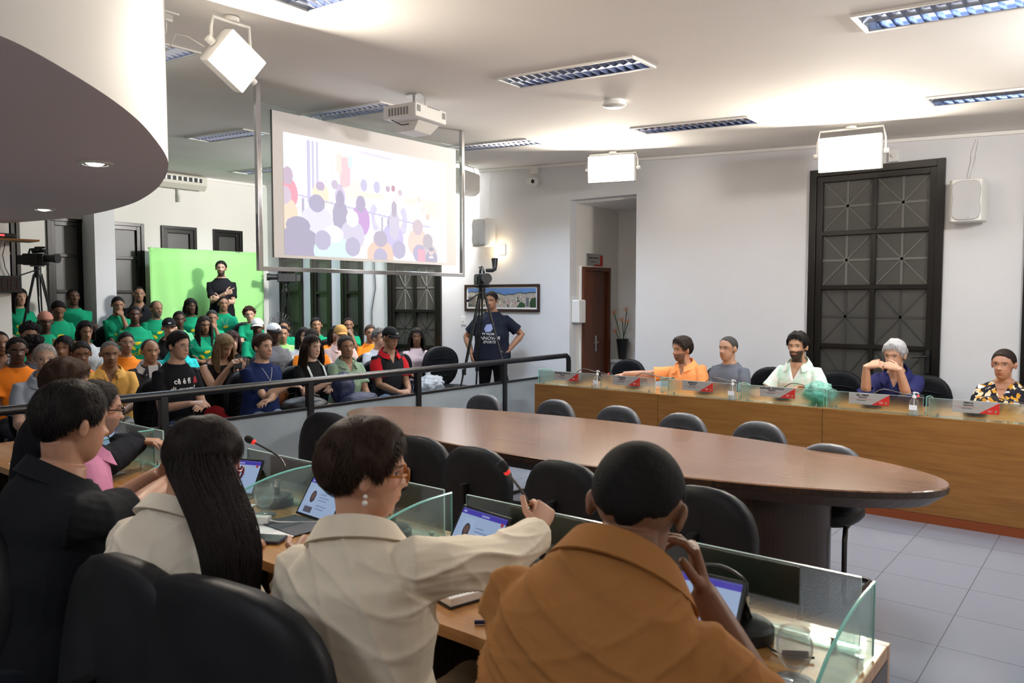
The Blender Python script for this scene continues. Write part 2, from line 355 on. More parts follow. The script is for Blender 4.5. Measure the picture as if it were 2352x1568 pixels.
# ------------------------------------------------------------------ windows
def window_panel(name, axis, a0, a1, z0, z1, rows, cols, star=False, handle=False, outer=.07, mull=.045, darkfrom=99):
    """framed glazing set in a wall: axis 'y' lies in wall y=WY, axis 'x' in wall x=WX"""
    def P(a, d, z): return (a, WY+.02-d, z) if axis == 'y' else (WX-.02+d, a, z)   # d = out of the wall
    def bx(mb, a, b, d0, d1, z, zz):
        p = P(a, d0, z); q = P(b, d1, zz)
        mb.box(min(p[0],q[0]), min(p[1],q[1]), min(p[2],q[2]), max(p[0],q[0]), max(p[1],q[1]), max(p[2],q[2]))
    mb = MB()   # outer frame and sash bars
    for (a, b, z, zz, d) in [(a0, a0+outer, z0, z1, .055), (a1-outer, a1, z0, z1, .055), (a0+outer, a1-outer, z1-outer, z1, .055), (a0+outer, a1-outer, z0, z0+outer, .055)]:
        bx(mb, a, b, -.06, d, z, zz)
    o2 = outer+.03
    for (a, b, z, zz) in [(a0+outer, a0+o2+.03, z0+outer, z1-outer), (a1-o2-.03, a1-outer, z0+outer, z1-outer)]:
        bx(mb, a, b, -.05, .035, z, zz)
    bx(mb, a0+o2+.03, a1-o2-.03, -.05, .035, z1-o2-.03, z1-outer); 
    ia, ib = a0+o2+.03, a1-o2-.03; iz0 = rows[0]; iz1 = z1-o2-.03
    bx(mb, ia, ib, -.05, .035, z0+outer, iz0)
    zs = [iz0]+list(rows[1:])+[iz1]
    for z in zs[1:-1]: bx(mb, ia, ib, -.04, .03, z-mull/2, z+mull/2)
    for c in range(1, cols):
        m_ = ia+(ib-ia)*c/cols; 
        for k in range(len(zs)-1):
            bx(mb, m_-mull/2, m_+mull/2, -.04, .028, zs[k]+(mull/2 if k else 0), zs[k+1]-(mull/2 if k < len(zs)-2 else 0))
    fr = struct(name, mb, M_frameb, bevel=.004)
    for k in range(len(zs)-1):
        for c in range(cols):
            pa = ia+(ib-ia)*c/cols+(mull/2 if c else 0); pb = ia+(ib-ia)*(c+1)/cols-(mull/2 if c < cols-1 else 0)
            za = zs[k]+(mull/2 if k else 0); zb = zs[k+1]-(mull/2 if k < len(zs)-2 else 0)
            g = MB(); bx(g, pa, pb, -.02, -.012, za, zb); mats = [M_frost, M_star if k >= darkfrom else M_stard]
            if star:
                cx_, cz_ = (pa+pb)/2, (za+zb)/2
                for ang in (0, 1, 2, 3):
                    dx, dz = [((pb-pa)/2, 0), (0, (zb-za)/2), ((pb-pa)/2, (zb-za)/2), ((pb-pa)/2, -(zb-za)/2)][ang]
                    l = sqrt(dx*dx+dz*dz); nx, nz = -dz/l*.011, dx/l*.011
                    q = [(cx_-dx+nx, cz_-dz+nz), (cx_+dx+nx, cz_+dz+nz), (cx_+dx-nx, cz_+dz-nz), (cx_-dx-nx, cz_-dz-nz)]
                    q = [(min(max(u, pa), pb), min(max(v, za), zb)) for u, v in q]
                    g.add([P(u, -.011, v) for u, v in q]+[P(u, -.004, v) for u, v in q], [(0,1,2,3),(7,6,5,4),(0,4,5,1),(1,5,6,2),(2,6,7,3),(3,7,4,0)], 1)
            g.obj('pane', mats, fr)
    if handle:
        h = MB(); hx = a1-.10
        h.box(hx-.016, WY-.05, .93, hx+.016, WY-.014, 1.15); h.cyl((hx, WY-.05, 1.09), (hx, WY-.085, 1.09), .011)
        h.tube([(hx, WY-.085, 1.09), (hx-.05, WY-.09, 1.088), (hx-.13, WY-.085, 1.075)], [.011, .010, .009])
        h.cyl((hx, WY-.05, .985), (hx, WY-.058, .985), .012)
        h.obj('door_handle', M_blackp, fr, smooth=True)
    return fr
w_ = WIN_Y[0]; window_panel('door_1', 'y', w_[0], w_[1], 0.0, w_[3], [.50, 1.16, 1.755, 2.30], 2, star=True, handle=True, darkfrom=2)
w_ = WIN_Y[1]; window_panel('door_2', 'y', w_[0], w_[1], 0.0, w_[3], [.50, 1.16, 1.755, 2.30], 2, star=True, darkfrom=2)
window_panel('window_1', 'y', TALL[0], TALL[1], 0.0, 2.83, [.45, .92, 1.45, 2.14], 2, star=True, darkfrom=2)
for i, (a, b) in enumerate(NARROW):
    window_panel('window_%d' % (i+2), 'y', a, b, .35, 2.83, [.48, .68, 1.19, 1.73, 2.28], 1, outer=.06)
for i, (a, b, c) in enumerate(LW):
    window_panel('window_%d' % (i+5), 'x', a, b, .75, c, [.9, 1.24, 1.74, 2.26], 1, outer=.05)

# recess fittings: mahogany door, counter, plant
dt = thing('wooden_door', 'dark red mahogany door set in the recess side wall with a lever handle', 'door', (RX0, 8.875, 0))
mb = MB(); mb.box(0, -.335, 0, .06, -.285, 2.05); mb.box(0, .285, 0, .06, .335, 2.05); mb.box(0, -.285, 2.0, .06, .285, 2.05); mb.obj('door_frame', M_door, dt, bevel=.004)
mb = MB(); mb.box(.002, -.285, 0.005, .02, .285, 2.0); mb.obj('door_leaf', M_door, dt)
mb = MB(); mb.box(.02, .0, .93, .026, .035, 1.14); mb.tube([(.026,.018,1.05),(.06,.018,1.05),(.065,.0,1.05),(.065,-.09,1.045)], .009); mb.obj('lever_handle', M_steel, dt, smooth=True)
mb = MB(); mb.box(0, -.35, 2.05, .03, .35, 2.062); mb.box(0, -.35, 0, .03, -.336, 2.05); mb.obj('white_architrave', M_white, dt)
st = thing('door_sign', 'small silver and red framed sign above the mahogany door', 'sign', (RX0+.001, 8.875, 2.07))
mb = MB(); mb.box(0, -.195, 0, .012, .195, .16); mb.obj('sign_plate', M_steel, st, bevel=.002)
M_red = mat('sign_red', (.55,.028,.022), .4)
mb = MB(); mb.box(.012, .13, .0, .014, .195, .14); mb.box(.012, -.02, 0, .014, .13, .02); mb.obj('red_corner', M_red, st)

def text_obj(txt, size, M, m, name, parent=None, align='CENTER', bold=0, ext=.0006, shear=0, spacing=1.0):
    cu = bpy.data.curves.new('t', 'FONT'); cu.body = txt; cu.size = size; cu.align_x = align; cu.align_y = 'CENTER'
    cu.extrude = ext; cu.offset = bold; cu.shear = shear; cu.resolution_u = 2; cu.space_character = spacing
    o = bpy.data.objects.new('t', cu); COL.objects.link(o)
    dg = bpy.context.evaluated_depsgraph_get(); me = bpy.data.meshes.new_from_object(o.evaluated_get(dg))
    bpy.data.objects.remove(o); bpy.data.curves.remove(cu)
    me.transform(M); me.materials.clear(); me.materials.append(m)
    t = bpy.data.objects.new(name, me); COL.objects.link(t)
    if parent: t.parent = parent
    return t
def face(loc, right, up):
    r_ = Vector(right).normalized(); u_ = Vector(up).normalized(); n_ = r_.cross(u_)
    return Matrix(((r_.x,u_.x,n_.x,loc[0]),(r_.y,u_.y,n_.y,loc[1]),(r_.z,u_.z,n_.z,loc[2]),(0,0,0,1)))
M_ink = mat('black_ink', (.01,.01,.012), .6)
M_wink = mat('white_ink', (.75,.75,.75), .7)
text_obj('Gabinete Parlamentar', .026, face((.0135,-.035,.105),(0,1,0),(0,0,1)), M_ink, 'sign_text', st, bold=.0006)
text_obj('Mesa Diretora', .020, face((.0135,-.035,.055),(0,1,0),(0,0,1)), M_ink, 'sign_text', st)
# ================================================================== ceiling soffit, lamps
dr = [(-2.50,.62),(-2.57,.87),(-2.79,1.14),(-3.16,1.50),(-3.60,1.84),(-4.25,2.26),(-5.02,2.62),(-5.7,2.87),(-6.39,3.06),(-7.2,3.18),(-8.05,3.20),(-8.98,3.04),(-8.98,-3.2),(-2.2,-3.2),(-2.3,-1.5),(-2.42,0)]
def smooth_poly(p, it=2, keep=(11,12,13)):
    for _ in range(it):
        q = []
        n = len(p)
        for i in range(n):
            a, b = p[i], p[(i+1) % n]
            q.append((a[0]*.75+b[0]*.25, a[1]*.75+b[1]*.25)); q.append((a[0]*.25+b[0]*.75, a[1]*.25+b[1]*.75))
        p = q
    return p
drs = smooth_poly(dr[:12], 0)
curve = []
for i in range(len(dr)-5):      # catmull-rom through the visible edge
    P = [Vector(dr[max(i-1, 0)]), Vector(dr[i]), Vector(dr[i+1]), Vector(dr[min(i+2, 11)])]
    for t in (0, .2, .4, .6, .8):
        a = 2*P[1]; b = P[2]-P[0]; c = 2*P[0]-5*P[1]+4*P[2]-P[3]; d = -P[0]+3*P[1]-3*P[2]+P[3]
        curve.append(tuple((a+b*t+c*t*t+d*t*t*t)*.5))
poly = curve+[dr[11], dr[12], dr[13], dr[14], dr[15]]
poly = poly[::-1]
mb = MB(); n = len(poly)
v = [(x, y, 2.4) for x, y in poly]+[(x, y, ceil_z(x)) for x, y in poly]
mb.add(v, [tuple(range(n-1, -1, -1))], 1); mb.add(v, [(i, (i+1) % n, (i+1) % n+n, i+n) for i in range(n)], 0)
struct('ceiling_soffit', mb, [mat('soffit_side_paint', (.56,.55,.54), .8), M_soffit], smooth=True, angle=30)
M_down = mat('downlight_glow', (1,1,1), .4, emis=(1,.97,.92), es=14)
def downlight(x, y, lab):
    t = thing('downlight', lab, 'ceiling light', (x, y, 2.4), 0, 'round downlights in the grey soffit')
    mb = MB(); mb.lathe([(.062,-.001),(.066,-.012),(.092,-.010),(.094,-.001)], n=32, cap=False); mb.obj('trim_ring', M_white, t, smooth=True)
    mb = MB(); mb.lathe([(.0,-.022),(.025,-.018),(.045,-.008),(.050,-.002)], n=24, cap=False); mb.obj('bulb', M_down, t, smooth=True)
    mb = MB(); mb.lathe([(.048,-.003),(.064,-.011)], n=32, cap=False); mb.obj('reflector', M_chrome, t, smooth=True)
    L = area_light('downlight_beam', (x, y, 2.365), (0,0,-1), .07, .07, 3.0, (1,.93,.82), 140)
downlight(-4.56, 2.0, 'round downlight in the grey soffit, the nearer of the two'); downlight(-7.25, 2.75, 'round downlight in the grey soffit, the farther of the two')
downlight(-2.9, .1, 'round downlight in the grey soffit, out of frame to the left')
COL.objects[-2] if False else None

def troffer(x0, y0, label, on=1.0, half=False, proto=[]):
    """recessed louvred fluorescent fitting 1.17 x .32 hung in the sloping ceiling; origin at its low corner"""
    t = thing('fluorescent_fixture', label, 'ceiling light', (x0, y0, ceil_z(x0)), 0, 'louvred fluorescent ceiling lights')
    t.rotation_euler = (0, math.atan(CEIL_K), 0)
    L, W = 1.17, .32
    if on: area_light('fluorescent_light', (x0+.58, y0+.16, ceil_z(x0+.58)-.02), (0,0,-1), 1.05, .26, 12*on, (.68,.83,1.0), 130)
    if proto:
        for c in proto[0]:
            d = c.copy(); COL.objects.link(d); d.parent = t
        return t
    parts = []
    mb = MB()
    for (a, b, c, d) in [(0, 0, L, .022), (0, W-.022, L, W), (0, .022, .022, W-.022), (L-.022, .022, L, W-.022)]: mb.box(a, b, -.012, c, d, .004)
    parts.append(mb.obj('frame', M_whitem, t, bevel=.002))
    mb = MB(); mb.box(.022, .022, .085, L-.022, W-.022, .09); parts.append(mb.obj('reflector', M_refl, t))
    mb = MB()
    for yy in (.095, .225): mb.cyl((.05, yy, .062), (L-.05, yy, .062), .013, 8)
    parts.append(mb.obj('fluorescent_tube', M_tube, t, smooth=True))
    mb = MB()
    n = 16
    for i in range(1, n):
        xx = .022+(L-.044)*i/n
        for (a, b) in ((.024, .158), (.162, W-.024)):
            # v-section blade
            mb.add([(xx-.013, a, .040), (xx+.013, a, .040), (xx, a, -.006), (xx-.013, b, .040), (xx+.013, b, .040), (xx, b, -.006)], [(0,1,2), (3,5,4), (0,2,5,3), (1,4,5,2), (0,3,4,1)])
    mb.add([(.022, .148, .040), (.022, .172, .040), (.022, .160, -.006), (L-.022, .148, .040), (L-.022, .172, .040), (L-.022, .160, -.006)], [(0,2,1), (3,4,5), (0,3,5,2), (1,2,5,4)])
    for yy, s in ((.024, 1), (W-.024, -1)): mb.add([(.022, yy, -.006), (L-.022, yy, -.006), (L-.022, yy-.004*s, .08), (.022, yy-.004*s, .08)], [(0,1,2,3)])
    parts.append(mb.obj('louvre_grid', M_louver, t))
    mb = MB()   # side skirts closing the box under the ceiling line
    for (a, b, c, d) in [(.018, .018, L-.018, .022), (.018, W-.022, L-.018, W-.018), (.018, .022, .022, W-.022), (L-.022, .022, L-.018, W-.022)]: mb.box(a, b, .0045, c, d, .086)
    parts.append(mb.obj('inner_rim', M_whitem, t))
    proto.append(parts)
    return t
TR = [(-3.76, 4.51, 'louvred ceiling light above the oval table, nearest the round smoke detector'), (-3.84, 6.63, 'louvred ceiling light between the smoke detector and the right wall'),
      (-1.24, 4.45, 'louvred ceiling light cut by the top right corner of the photo'), (-1.30, 6.62, 'louvred ceiling light at the right edge above the dark glazed door'),
      (-3.71, 2.50, 'louvred ceiling light cut by the top edge, right of the tilted studio light'), (-8.60, 4.78, 'louvred ceiling light left of the hanging screen, over the public seats'),
      (-6.27, 4.60, 'unlit louvred ceiling light directly behind the projector'), (-6.25, 6.63, 'louvred ceiling light right of the hanging screen near the corner camera'),
      (-10.99, 6.83, 'farthest louvred ceiling light, near the air conditioner wall'), (-6.22, 2.62, 'louvred ceiling light partly hidden by the tilted studio light')]
for x, y, l in TR: troffer(x, y, l, 0 if 'unlit' in l else (.22 if y < 3 else (.9 if x > -5 else 2.8)))

def studio(i, label, rounded=False):
    s = STUDIO[i]; a = Vector(s['a']).normalized(); c = Vector(s['c'])
    up = Vector((0, 0, 1))
    if i == 0:   # hung askew: its long side follows the photo's diamond
        right = (_r*.159+_u*(-.154)+_f*.22); right = (right-a*right.dot(a)).normalized()
    else: right = up.cross(-a).cross(a).cross(a) if False else (up.cross(a)).normalized()
    u_ = a.cross(right).normalized()
    M = Matrix(((right.x, u_.x, a.x), (right.y, u_.y, a.y), (right.z, u_.z, a.z))).to_4x4()
    t = thing('studio_light', label, 'studio light', c, 0, 'soft panel studio lights hung from the ceiling')
    w2, h2 = s['w']/2, s['h']/2
    mb = MB(); mb.box(-w2, -h2, -.004, w2, h2, .004, M=M); mb.obj('light_panel', M_panel, t)
    mb = MB()
    prof = [(1.04, .002), (1.05, -.03), (1.05, -.10), (.95, -.17), (.72, -.21), (.4, -.225)]
    vv = []; ff = []
    for k, (sc, z) in enumerate(prof):
        scx = sc; scy = sc if k < 3 else sc*.9
        for (px, py) in ((-w2*scx, -h2*scy), (w2*scx, -h2*scy), (w2*scx, h2*scy), (-w2*scx, h2*scy)): vv.append(M @ Vector((px, py, z)))
    for k in range(len(prof)-1):
        for j in range(4): ff.append((k*4+j, k*4+(j+1) % 4, k*4+4+(j+1) % 4, k*4+4+j))
    ff.append(tuple(range((len(prof)-1)*4, len(prof)*4)))
    mb.add(vv, ff); mb.obj('lamp_body', M_whitem, t, bevel=.006)
    # yoke: from both sides up to one hanger
    cz = ceil_z(c.x)-c.z
    hang = Vector((0, 0, 0))-a*.10
    mb = MB(); pts = []
    L_ = M @ Vector((-w2*1.05-.02, 0, -.08)); R_ = M @ Vector((w2*1.05+.02, 0, -.08))
    top = max(h2+.05, .12) if i else .2
    topz = min(cz-.03, top+.06)
    upv = Vector((0, 0, 1))
    pts = [L_, L_+upv*(topz*.55-L_.z*.5), L_*.93+upv*(topz-L_.z*.93)]
    pts2 = [R_*.93+upv*(topz-R_.z*.93), R_+upv*(topz*.55-R_.z*.5), R_]
    mb.tube(pts+pts2, .010, 8); mid = (pts[2]+pts2[0])*.5
    mb.cyl(mid, (mid.x, mid.y, cz-.007), .011, 8); mb.cyl((mid.x, mid.y, cz-.03), (mid.x, mid.y, cz-.006), .045, 16)
    mb.obj('yoke', M_whitem, t, smooth=True)
    for q in (L_, R_):
        o = M @ Vector((1 if q is R_ else -1, 0, 0)); mb = MB(); mb.cyl(q-o*.012, q+o*.03, .024, 10); mb.obj('knob', M_white, t, smooth=True)
    return t, M
studio(0, 'tilted studio light with glowing diamond panel beside the grey soffit')
studio(1, 'glowing studio light over the tall corridor recess')
studio(2, 'largest glowing studio light, hung in front of the dark glazed door top')
studio(3, 'studio light in the far corner right of the hanging screen, seen from behind')
studio(4, 'added fill light, unseen behind the photographer, aimed at the far desk')
studio(5, 'added fill light, unseen beyond the right photo edge, aimed at the public seats')
# cable and ceiling socket of the tilted light
t = thing('cable_box', 'white ceiling socket with looping cables above the tilted studio light', 'socket', (-4.46, 2.38, ceil_z(-4.46)))
mb = MB(); mb.box(-.06, -.05, -.012, .06, .05, -.001); mb.box(-.03, -.025, -.05, .03, .025, -.012); mb.obj('socket_plate', M_white, t, bevel=.003)
mb = MB(); mb.tube([(0,0,-.05),(.0,.0,-.10),(-.05,-.02,-.16),(-.09,-.03,-.20),(-.06,0,-.22),(.0,.02,-.18),(.05,.03,-.12),(.12,.06,-.14),(.2,.12,-.2)], .004, 6); mb.obj('cable', M_white, t, smooth=True)

# ================================================================== hanging glass screen
t = thing('hanging_screen_frame', 'chrome framed clear glass sheet hung from the ceiling over the railing', 'screen frame', (-5.4, 4.8, 1.86))
mb = MB(); T = ceil_z(-5.4)-1.86-.001
mb.box(-.02, -1.22, 0, .02, -1.18, T); mb.box(-.02, 1.15, 0, .02, 1.19, T-.0); mb.box(-.02, -1.18, 0, .02, 1.15, .035); mb.obj('chrome_frame', M_chrome, t, bevel=.003)
mb = MB(); mb.box(-.004, -1.18, .035, .004, 1.15, T-.17); mb.obj('glass_sheet', M_sheet, t)
# projected picture painted as colour patches over a fine grid
def painted(name, W, H, fn, M, m, parent, nx, ny):
    """flat picture: grid of faces, colour from fn(u,v) arrays (v up)"""
    u = (np.arange(nx)+.5)/nx; v = (np.arange(ny)+.5)/ny
    U, V = np.meshgrid(u, v); C_ = fn(U, V).reshape(-1, 3)
    xs = np.linspace(-W/2, W/2, nx+1); ys = np.linspace(-H/2, H/2, ny+1)
    X, Y = np.meshgrid(xs, ys); vv = np.stack([X.ravel(), Y.ravel(), np.zeros(X.size)], 1)
    idx = np.arange((nx+1)*(ny+1)).reshape(ny+1, nx+1)
    F = np.stack([idx[:-1,:-1], idx[:-1,1:], idx[1:,1:], idx[1:,:-1]], -1).reshape(-1, 4)
    me = bpy.data.meshes.new(name); me.from_pydata(vv.tolist(), [], F.tolist()); me.transform(M)
    ca = me.color_attributes.new('pic', 'FLOAT_COLOR', 'CORNER')
    cc = np.repeat(np.concatenate([C_, np.ones((len(C_), 1))], 1), 4, axis=0).astype(np.float32); ca.data.foreach_set('color', cc.ravel())
    me.materials.append(m); o = bpy.data.objects.new(name, me); COL.objects.link(o)
    if parent: o.parent = parent
    return o
def pic_mat(name, es=0, rough=.6, gl=.5):
    m = mat(name, (.5,.5,.5), rough, spec=gl); a = nd(m, 'ShaderNodeVertexColor'); a.layer_name = 'pic'
    if es:
        lk(m, a.outputs[0], bsdf(m).inputs['Emission Color']); bsdf(m).inputs['Emission Strength'].default_value = es
        bsdf(m).inputs['Base Color'].default_value = (.02,.02,.02,1)
    else: lk(m, a.outputs[0], bsdf(m).inputs['Base Color'])
    return m
M_proj = pic_mat('projected_light', 1.0, .8, .1)
def EL(U, V, cx, cy, rx, ry, C, col, a=1.0, asp=1.0):
    m_ = ((U-cx)/rx)**2+((V-cy)/ry)**2 < 1; C[m_] = C[m_]*(1-a)+np.array(col)*a
def BX(U, V, x0, x1, y0, y1, C, col, a=1.0, sk=0):
    m_ = (U > x0) & (U < x1) & (V > y0+sk*(U-x0)) & (V < y1+sk*(U-x0)); C[m_] = C[m_]*(1-a)+np.array(col)*a
def scene_pic(U, V):
    C = np.ones(U.shape+(3,))*np.array([.98, .97, .99]); L = (.66,.62,.80); D = (.55,.52,.66); G = (.78,.76,.86)
    BX(U,V,.12,.18,.45,.97,C,L); BX(U,V,.135,.148,.45,.97,C,(.86,.88,1)); BX(U,V,.155,.17,.45,.97,C,(.86,.88,1)); BX(U,V,.22,.225,.6,.97,C,G); BX(U,V,.255,.26,.6,.97,C,G)
    BX(U,V,.30,.36,.62,.88,C,(.92,.66,.70)); BX(U,V,.28,.31,.74,.9,C,(.98,.80,.74)); BX(U,V,.345,.375,.8,.9,C,(.75,.88,.85))
    BX(U,V,.42,.62,.94,.965,C,(.80,.77,.90),sk=-.08)
    BX(U,V,.20,.95,.36,.60,C,(1,.90,.78)); BX(U,V,.20,.42,.30,.50,C,(1,.90,.80),sk=.9); BX(U,V,.42,.58,.40,.60,C,(1,.88,.76)); BX(U,V,.58,.66,.42,.60,C,(.88,.72,.74))
    m_ = (V < .62-.0) & (V > .20) & (U > .20) & (U < .85) & (((U-.58)/.42)**2+((V-.30)/.26)**2 < 1); C[m_] = (.97,.96,.99)
    for x in (.44,.52): EL(U,V,x,.66,.02,.055,C,L)
    for x, y, c in ((.59,.66,(.62,.5,.62)),(.625,.67,(.62,.36,.46)),(.67,.64,(.7,.6,.7)),(.80,.60,(.88,.76,.7)),(.83,.50,(.9,.8,.76)),(.86,.44,(.85,.68,.62))): EL(U,V,x,y-.06,.022,.06,C,(.97,.93,.95)); EL(U,V,x,y,.013,.03,C,c)
    for x, y, s, c, h in ((.19,.60,.045,(1,.82,.66),(.60,.5,.66)),(.27,.63,.035,(.94,.94,.9),(.66,.58,.7)),(.30,.60,.03,(.74,.66,.86),(.7,.62,.76))): EL(U,V,x,y-.07,s,.09,C,c); EL(U,V,x,y,s*.55,.04,C,h)
    for x, y in ((.50,.38),(.505,.33),(.51,.28),(.69,.38),(.695,.33),(.69,.27)): EL(U,V,x,y+.05,.022,.07,C,(.72,.68,.84))
    EL(U,V,.595,.375,.093,.135,C,(.80,.72,.78)); EL(U,V,.595,.385,.088,.128,C,(.93,.89,.94))
    BX(U,V,.02,.95,.505,.52,C,L,sk=-.20); BX(U,V,.02,.95,.40,.408,C,G,sk=-.17)
    for x in (.09,.32,.545,.80): BX(U,V,x,x+.012,.12 if x > .5 else .3,.50-.20*x,C,D)
    for (x, y, s, body, hair) in ((.02,.50,.05,(.92,.4,.5),(.62,.5,.62)),(.0,.34,.07,(1,.74,.60),(.7,.6,.7)),(.17,.30,.085,(.80,.78,.92),(.50,.46,.62)),(.30,.36,.045,(.50,.46,.60),(.48,.44,.58)),(.42,.34,.055,(.66,.42,.74),(.52,.46,.62)),
        (.37,.20,.07,(.72,.68,.80),(.84,.86,.90)),(.62,.20,.07,(.66,.60,.84),(.56,.50,.64)),(.63,.33,.035,(.7,.66,.78),(.56,.5,.6)),(.79,.18,.07,(1,.72,.66),(.70,.60,.66)),(.91,.22,.06,(.98,.97,.99),(.9,.88,.9)),(.07,.10,.12,(.46,.42,.56),(.46,.42,.56)),(.26,.05,.11,(.72,.95,.97),(.88,.86,.92)),(.54,.04,.085,(1,.66,.56),(.56,.5,.62)),(.86,.05,.07,(.72,.64,.66),(.6,.55,.6))):
        EL(U,V,x,y,s,.14,C,body); EL(U,V,x,y+.15,s*.52,.075,C,hair)
    for x, y in ((.37,.10),(.20,.14),(.66,.10),(.54,.02),(.80,.08)): EL(U,V,x,y,.045,.085,C,(.56,.52,.68)); 
    BX(U,V,.79,.84,.0,.12,C,(.95,.5,.6)); EL(U,V,.885,.03,.045,.08,C,(.52,.48,.6)); EL(U,V,.885,.105,.018,.04,C,(.80,.68,.66)); EL(U,V,.885,.125,.017,.022,C,(.45,.42,.52)); BX(U,V,.87,.90,.04,.055,C,(.98,.96,.98))
    m_ = U > .93; C[m_] = C[m_]*.5+np.array((.93,.88,.84))*.5
    rng = np.random.RandomState(3); C = C+rng.rand(*U.shape)[..., None]*.02
    C = 1-(1-C)*.60; return np.clip(C, 0, 1)**2.2*1.02
t = thing('projection_screen', 'white projection screen showing a bright camera picture of the session', 'screen', (-5.385, 4.8, 1.97))
mb = MB(); mb.box(-.0015, -1.08, 0, .0015, 1.06, 1.16); M_scr = mat('screen_film', (.74,.73,.74), .8, spec=.1); mb.obj('screen_surface', M_scr, t)
painted('projected_picture', 1.90, .98, scene_pic, face((.003, -.03, .515), (0, 1, 0), (0, 0, 1)), M_proj, t, 300, 160)
mb = MB(); mb.box(-.004, -1.09, 0, .004, -1.08, 1.16); mb.obj('edge_strip', M_blackp, t)

# projector
t = thing('projector', 'white short throw projector hung from the ceiling in front of the screen', 'projector', (-4.67, 4.59, 3.10), R(8))
mb = MB(); mb.box(-.16, -.21, -.02, .17, .21, .09); mb.obj('housing', M_white, t, bevel=.012)
mb = MB(); mb.prism([(-.16,-.04),(.02,-.04),(.02,.19),(-.16,.19)], -.09, -.02, top=[(-.16,-.08),(.10,-.08),(.10,.205),(-.16,.205)]); mb.obj('lens_hood', M_whitem, t, bevel=.006)
mb = MB()
for k in range(7): mb.box(-.10+.03*k, -.214, -.0, -.085+.03*k, -.209, .06)
mb.box(.168, -.19, .02, .174, -.15, .07); mb.box(.168, .15, .02, .174, .19, .07)
for k in range(6): mb.box(.169, -.05+.028*k, .075, .174, -.035+.028*k, .083)
mb.obj('vent', mat('vent_grey', (.25,.25,.25), .6), t)
mb = MB(); zc = ceil_z(-4.67)-3.10; mb.cyl((0, 0, .09), (0, 0, zc), .016); mb.cyl((0, 0, zc-.015), (0, 0, zc-.001), .07, 20); mb.cyl((.07, .05, .09), (.07, .05, zc-.01), .004, 6); mb.obj('ceiling_mount', M_steel, t, smooth=True)
mb = MB(); mb.tube([(-.10,-.18,-.02),(-.06,-.10,-.05),(.0,-.06,-.04),(.03,-.02,-.02)], .004, 6); mb.obj('cable', M_blackp, t, smooth=True)
# media box hung from the fixture behind the screen top
t = thing('ceiling_media_box', 'flat white and dark box hung by the ceiling behind the screen top', 'equipment box', (-5.95, 4.92, 3.17))
mb = MB(); mb.box(-.18, -.33, 0, .10, .33, .07); mb.obj('box_body', M_white, t, bevel=.006)
mb = MB(); mb.box(.10, -.30, .005, .106, .33, .06); mb.obj('dark_front', mat('dark_grey_plastic', (.08,.08,.08), .5), t)
mb = MB(); zc = ceil_z(-5.95)-3.17
for yy in (-.25, .25): mb.cyl((-.05, yy, .07), (-.05, yy, zc-.05), .006, 6)
mb.obj('hanger', M_steel, t)

# ================================================================== wall and ceiling fittings
t = thing('smoke_detector', 'round white disc detector on the ceiling between two louvred lights', 'smoke detector', (-3.36, 5.56, ceil_z(-3.36)))
mb = MB(); mb.lathe([(.0,-.055),(.07,-.055),(.095,-.045),(.098,-.03),(.085,-.026),(.085,-.001)], n=32); mb.obj('housing', M_white, t, smooth=True)
t = thing('air_conditioner', 'white split air conditioner with open slats high on the left wall', 'air conditioner', (WX, 6.52, 3.41))
mb = MB(); mb.prism([(0.001,0),(.17,-.02),(.235,.06),(.24,.19),(.20,.215),(0.001,.215)], -.50, .50, M=Matrix(((1,0,0,0),(0,0,1,0),(0,1,0,0),(0,0,0,1)))); mb.obj('housing', mat('ac_cream', (.62,.60,.52), .4), t, bevel=.012)
mb = MB(); mb.box(.236, -.44, .10, .244, .40, .165); mb.obj('air_slot', M_blackp, t)
mb = MB()
for k in range(9): mb.box(.238, -.40+.09*k, .10, .250, -.37+.09*k, .165)
mb.obj('slat', M_white, t)
mb = MB(); mb.tube([(.03,.1,0),(.03,.1,-.08),(.06,.1,-.14),(.06,.1,-.22)], .022, 8); mb.obj('drain_pipe', M_plinth, t, smooth=True)

def speaker(x, z, label, w_=.29, h=.38):
    t = thing('wall_speaker', label, 'loudspeaker', (x, WY-.001, z), 0, 'white loudspeakers on the right wall')
    mb = MB(); mb.prism([(-w_/2,0),(-w_/2,-.14),(-w_/2+.03,-.19),(w_/2-.03,-.19),(w_/2,-.14),(w_/2,0)][::-1], -h/2, h/2); mb.v = [(p[0], p[1]-.06, p[2]) for p in mb.v]
    mb.obj('cabinet', M_white, t, bevel=.012)
    mb = MB()
    out = []; N = 40
    for k in range(N):
        a = 2*pi*k/N; cx, sz = cos(a), sin(a)
        xx = math.copysign(abs(cx)**.45, cx)*(w_/2-.028); zz = math.copysign(abs(sz)**.45, sz)*(h/2-.014)
        xx *= 1-.10*math.exp(-((zz)/.05)**2) ; out.append((xx, zz))
    mb.prism(out, 0, .018, M=Matrix(((1,0,0,0),(0,0,-1,-.248),(0,1,0,0),(0,0,0,1)))); mb.obj('grille', mat('grille_grey', (.50,.51,.53), .6), t, bevel=.008)
    mb = MB(); mb.box(-.025, -.271, -h/2+.035, .025, -.264, -h/2+.052); mb.obj('badge', M_steel, t)
    mb = MB(); mb.box(-.03, -.07, -.06, .03, 0, .06); mb.obj('wall_bracket', M_white, t)
    zt = ceil_z(x)-z; mb = MB(); mb.tube([(.0,-.07,h/2),(.01,-.03,h/2+.2),(-.01,-.008,zt-.2),(.03,-.008,zt-.06)], .003, 6); mb.tube([(.02,-.07,h/2),(.04,-.03,h/2+.2),(.03,-.008,zt-.2),(.05,-.008,zt-.06)], .003, 6); mb.obj('cable', M_white, t, smooth=True)
speaker(-6.98, 2.53, 'white wall loudspeaker left of the corridor recess, above the small spotlight')
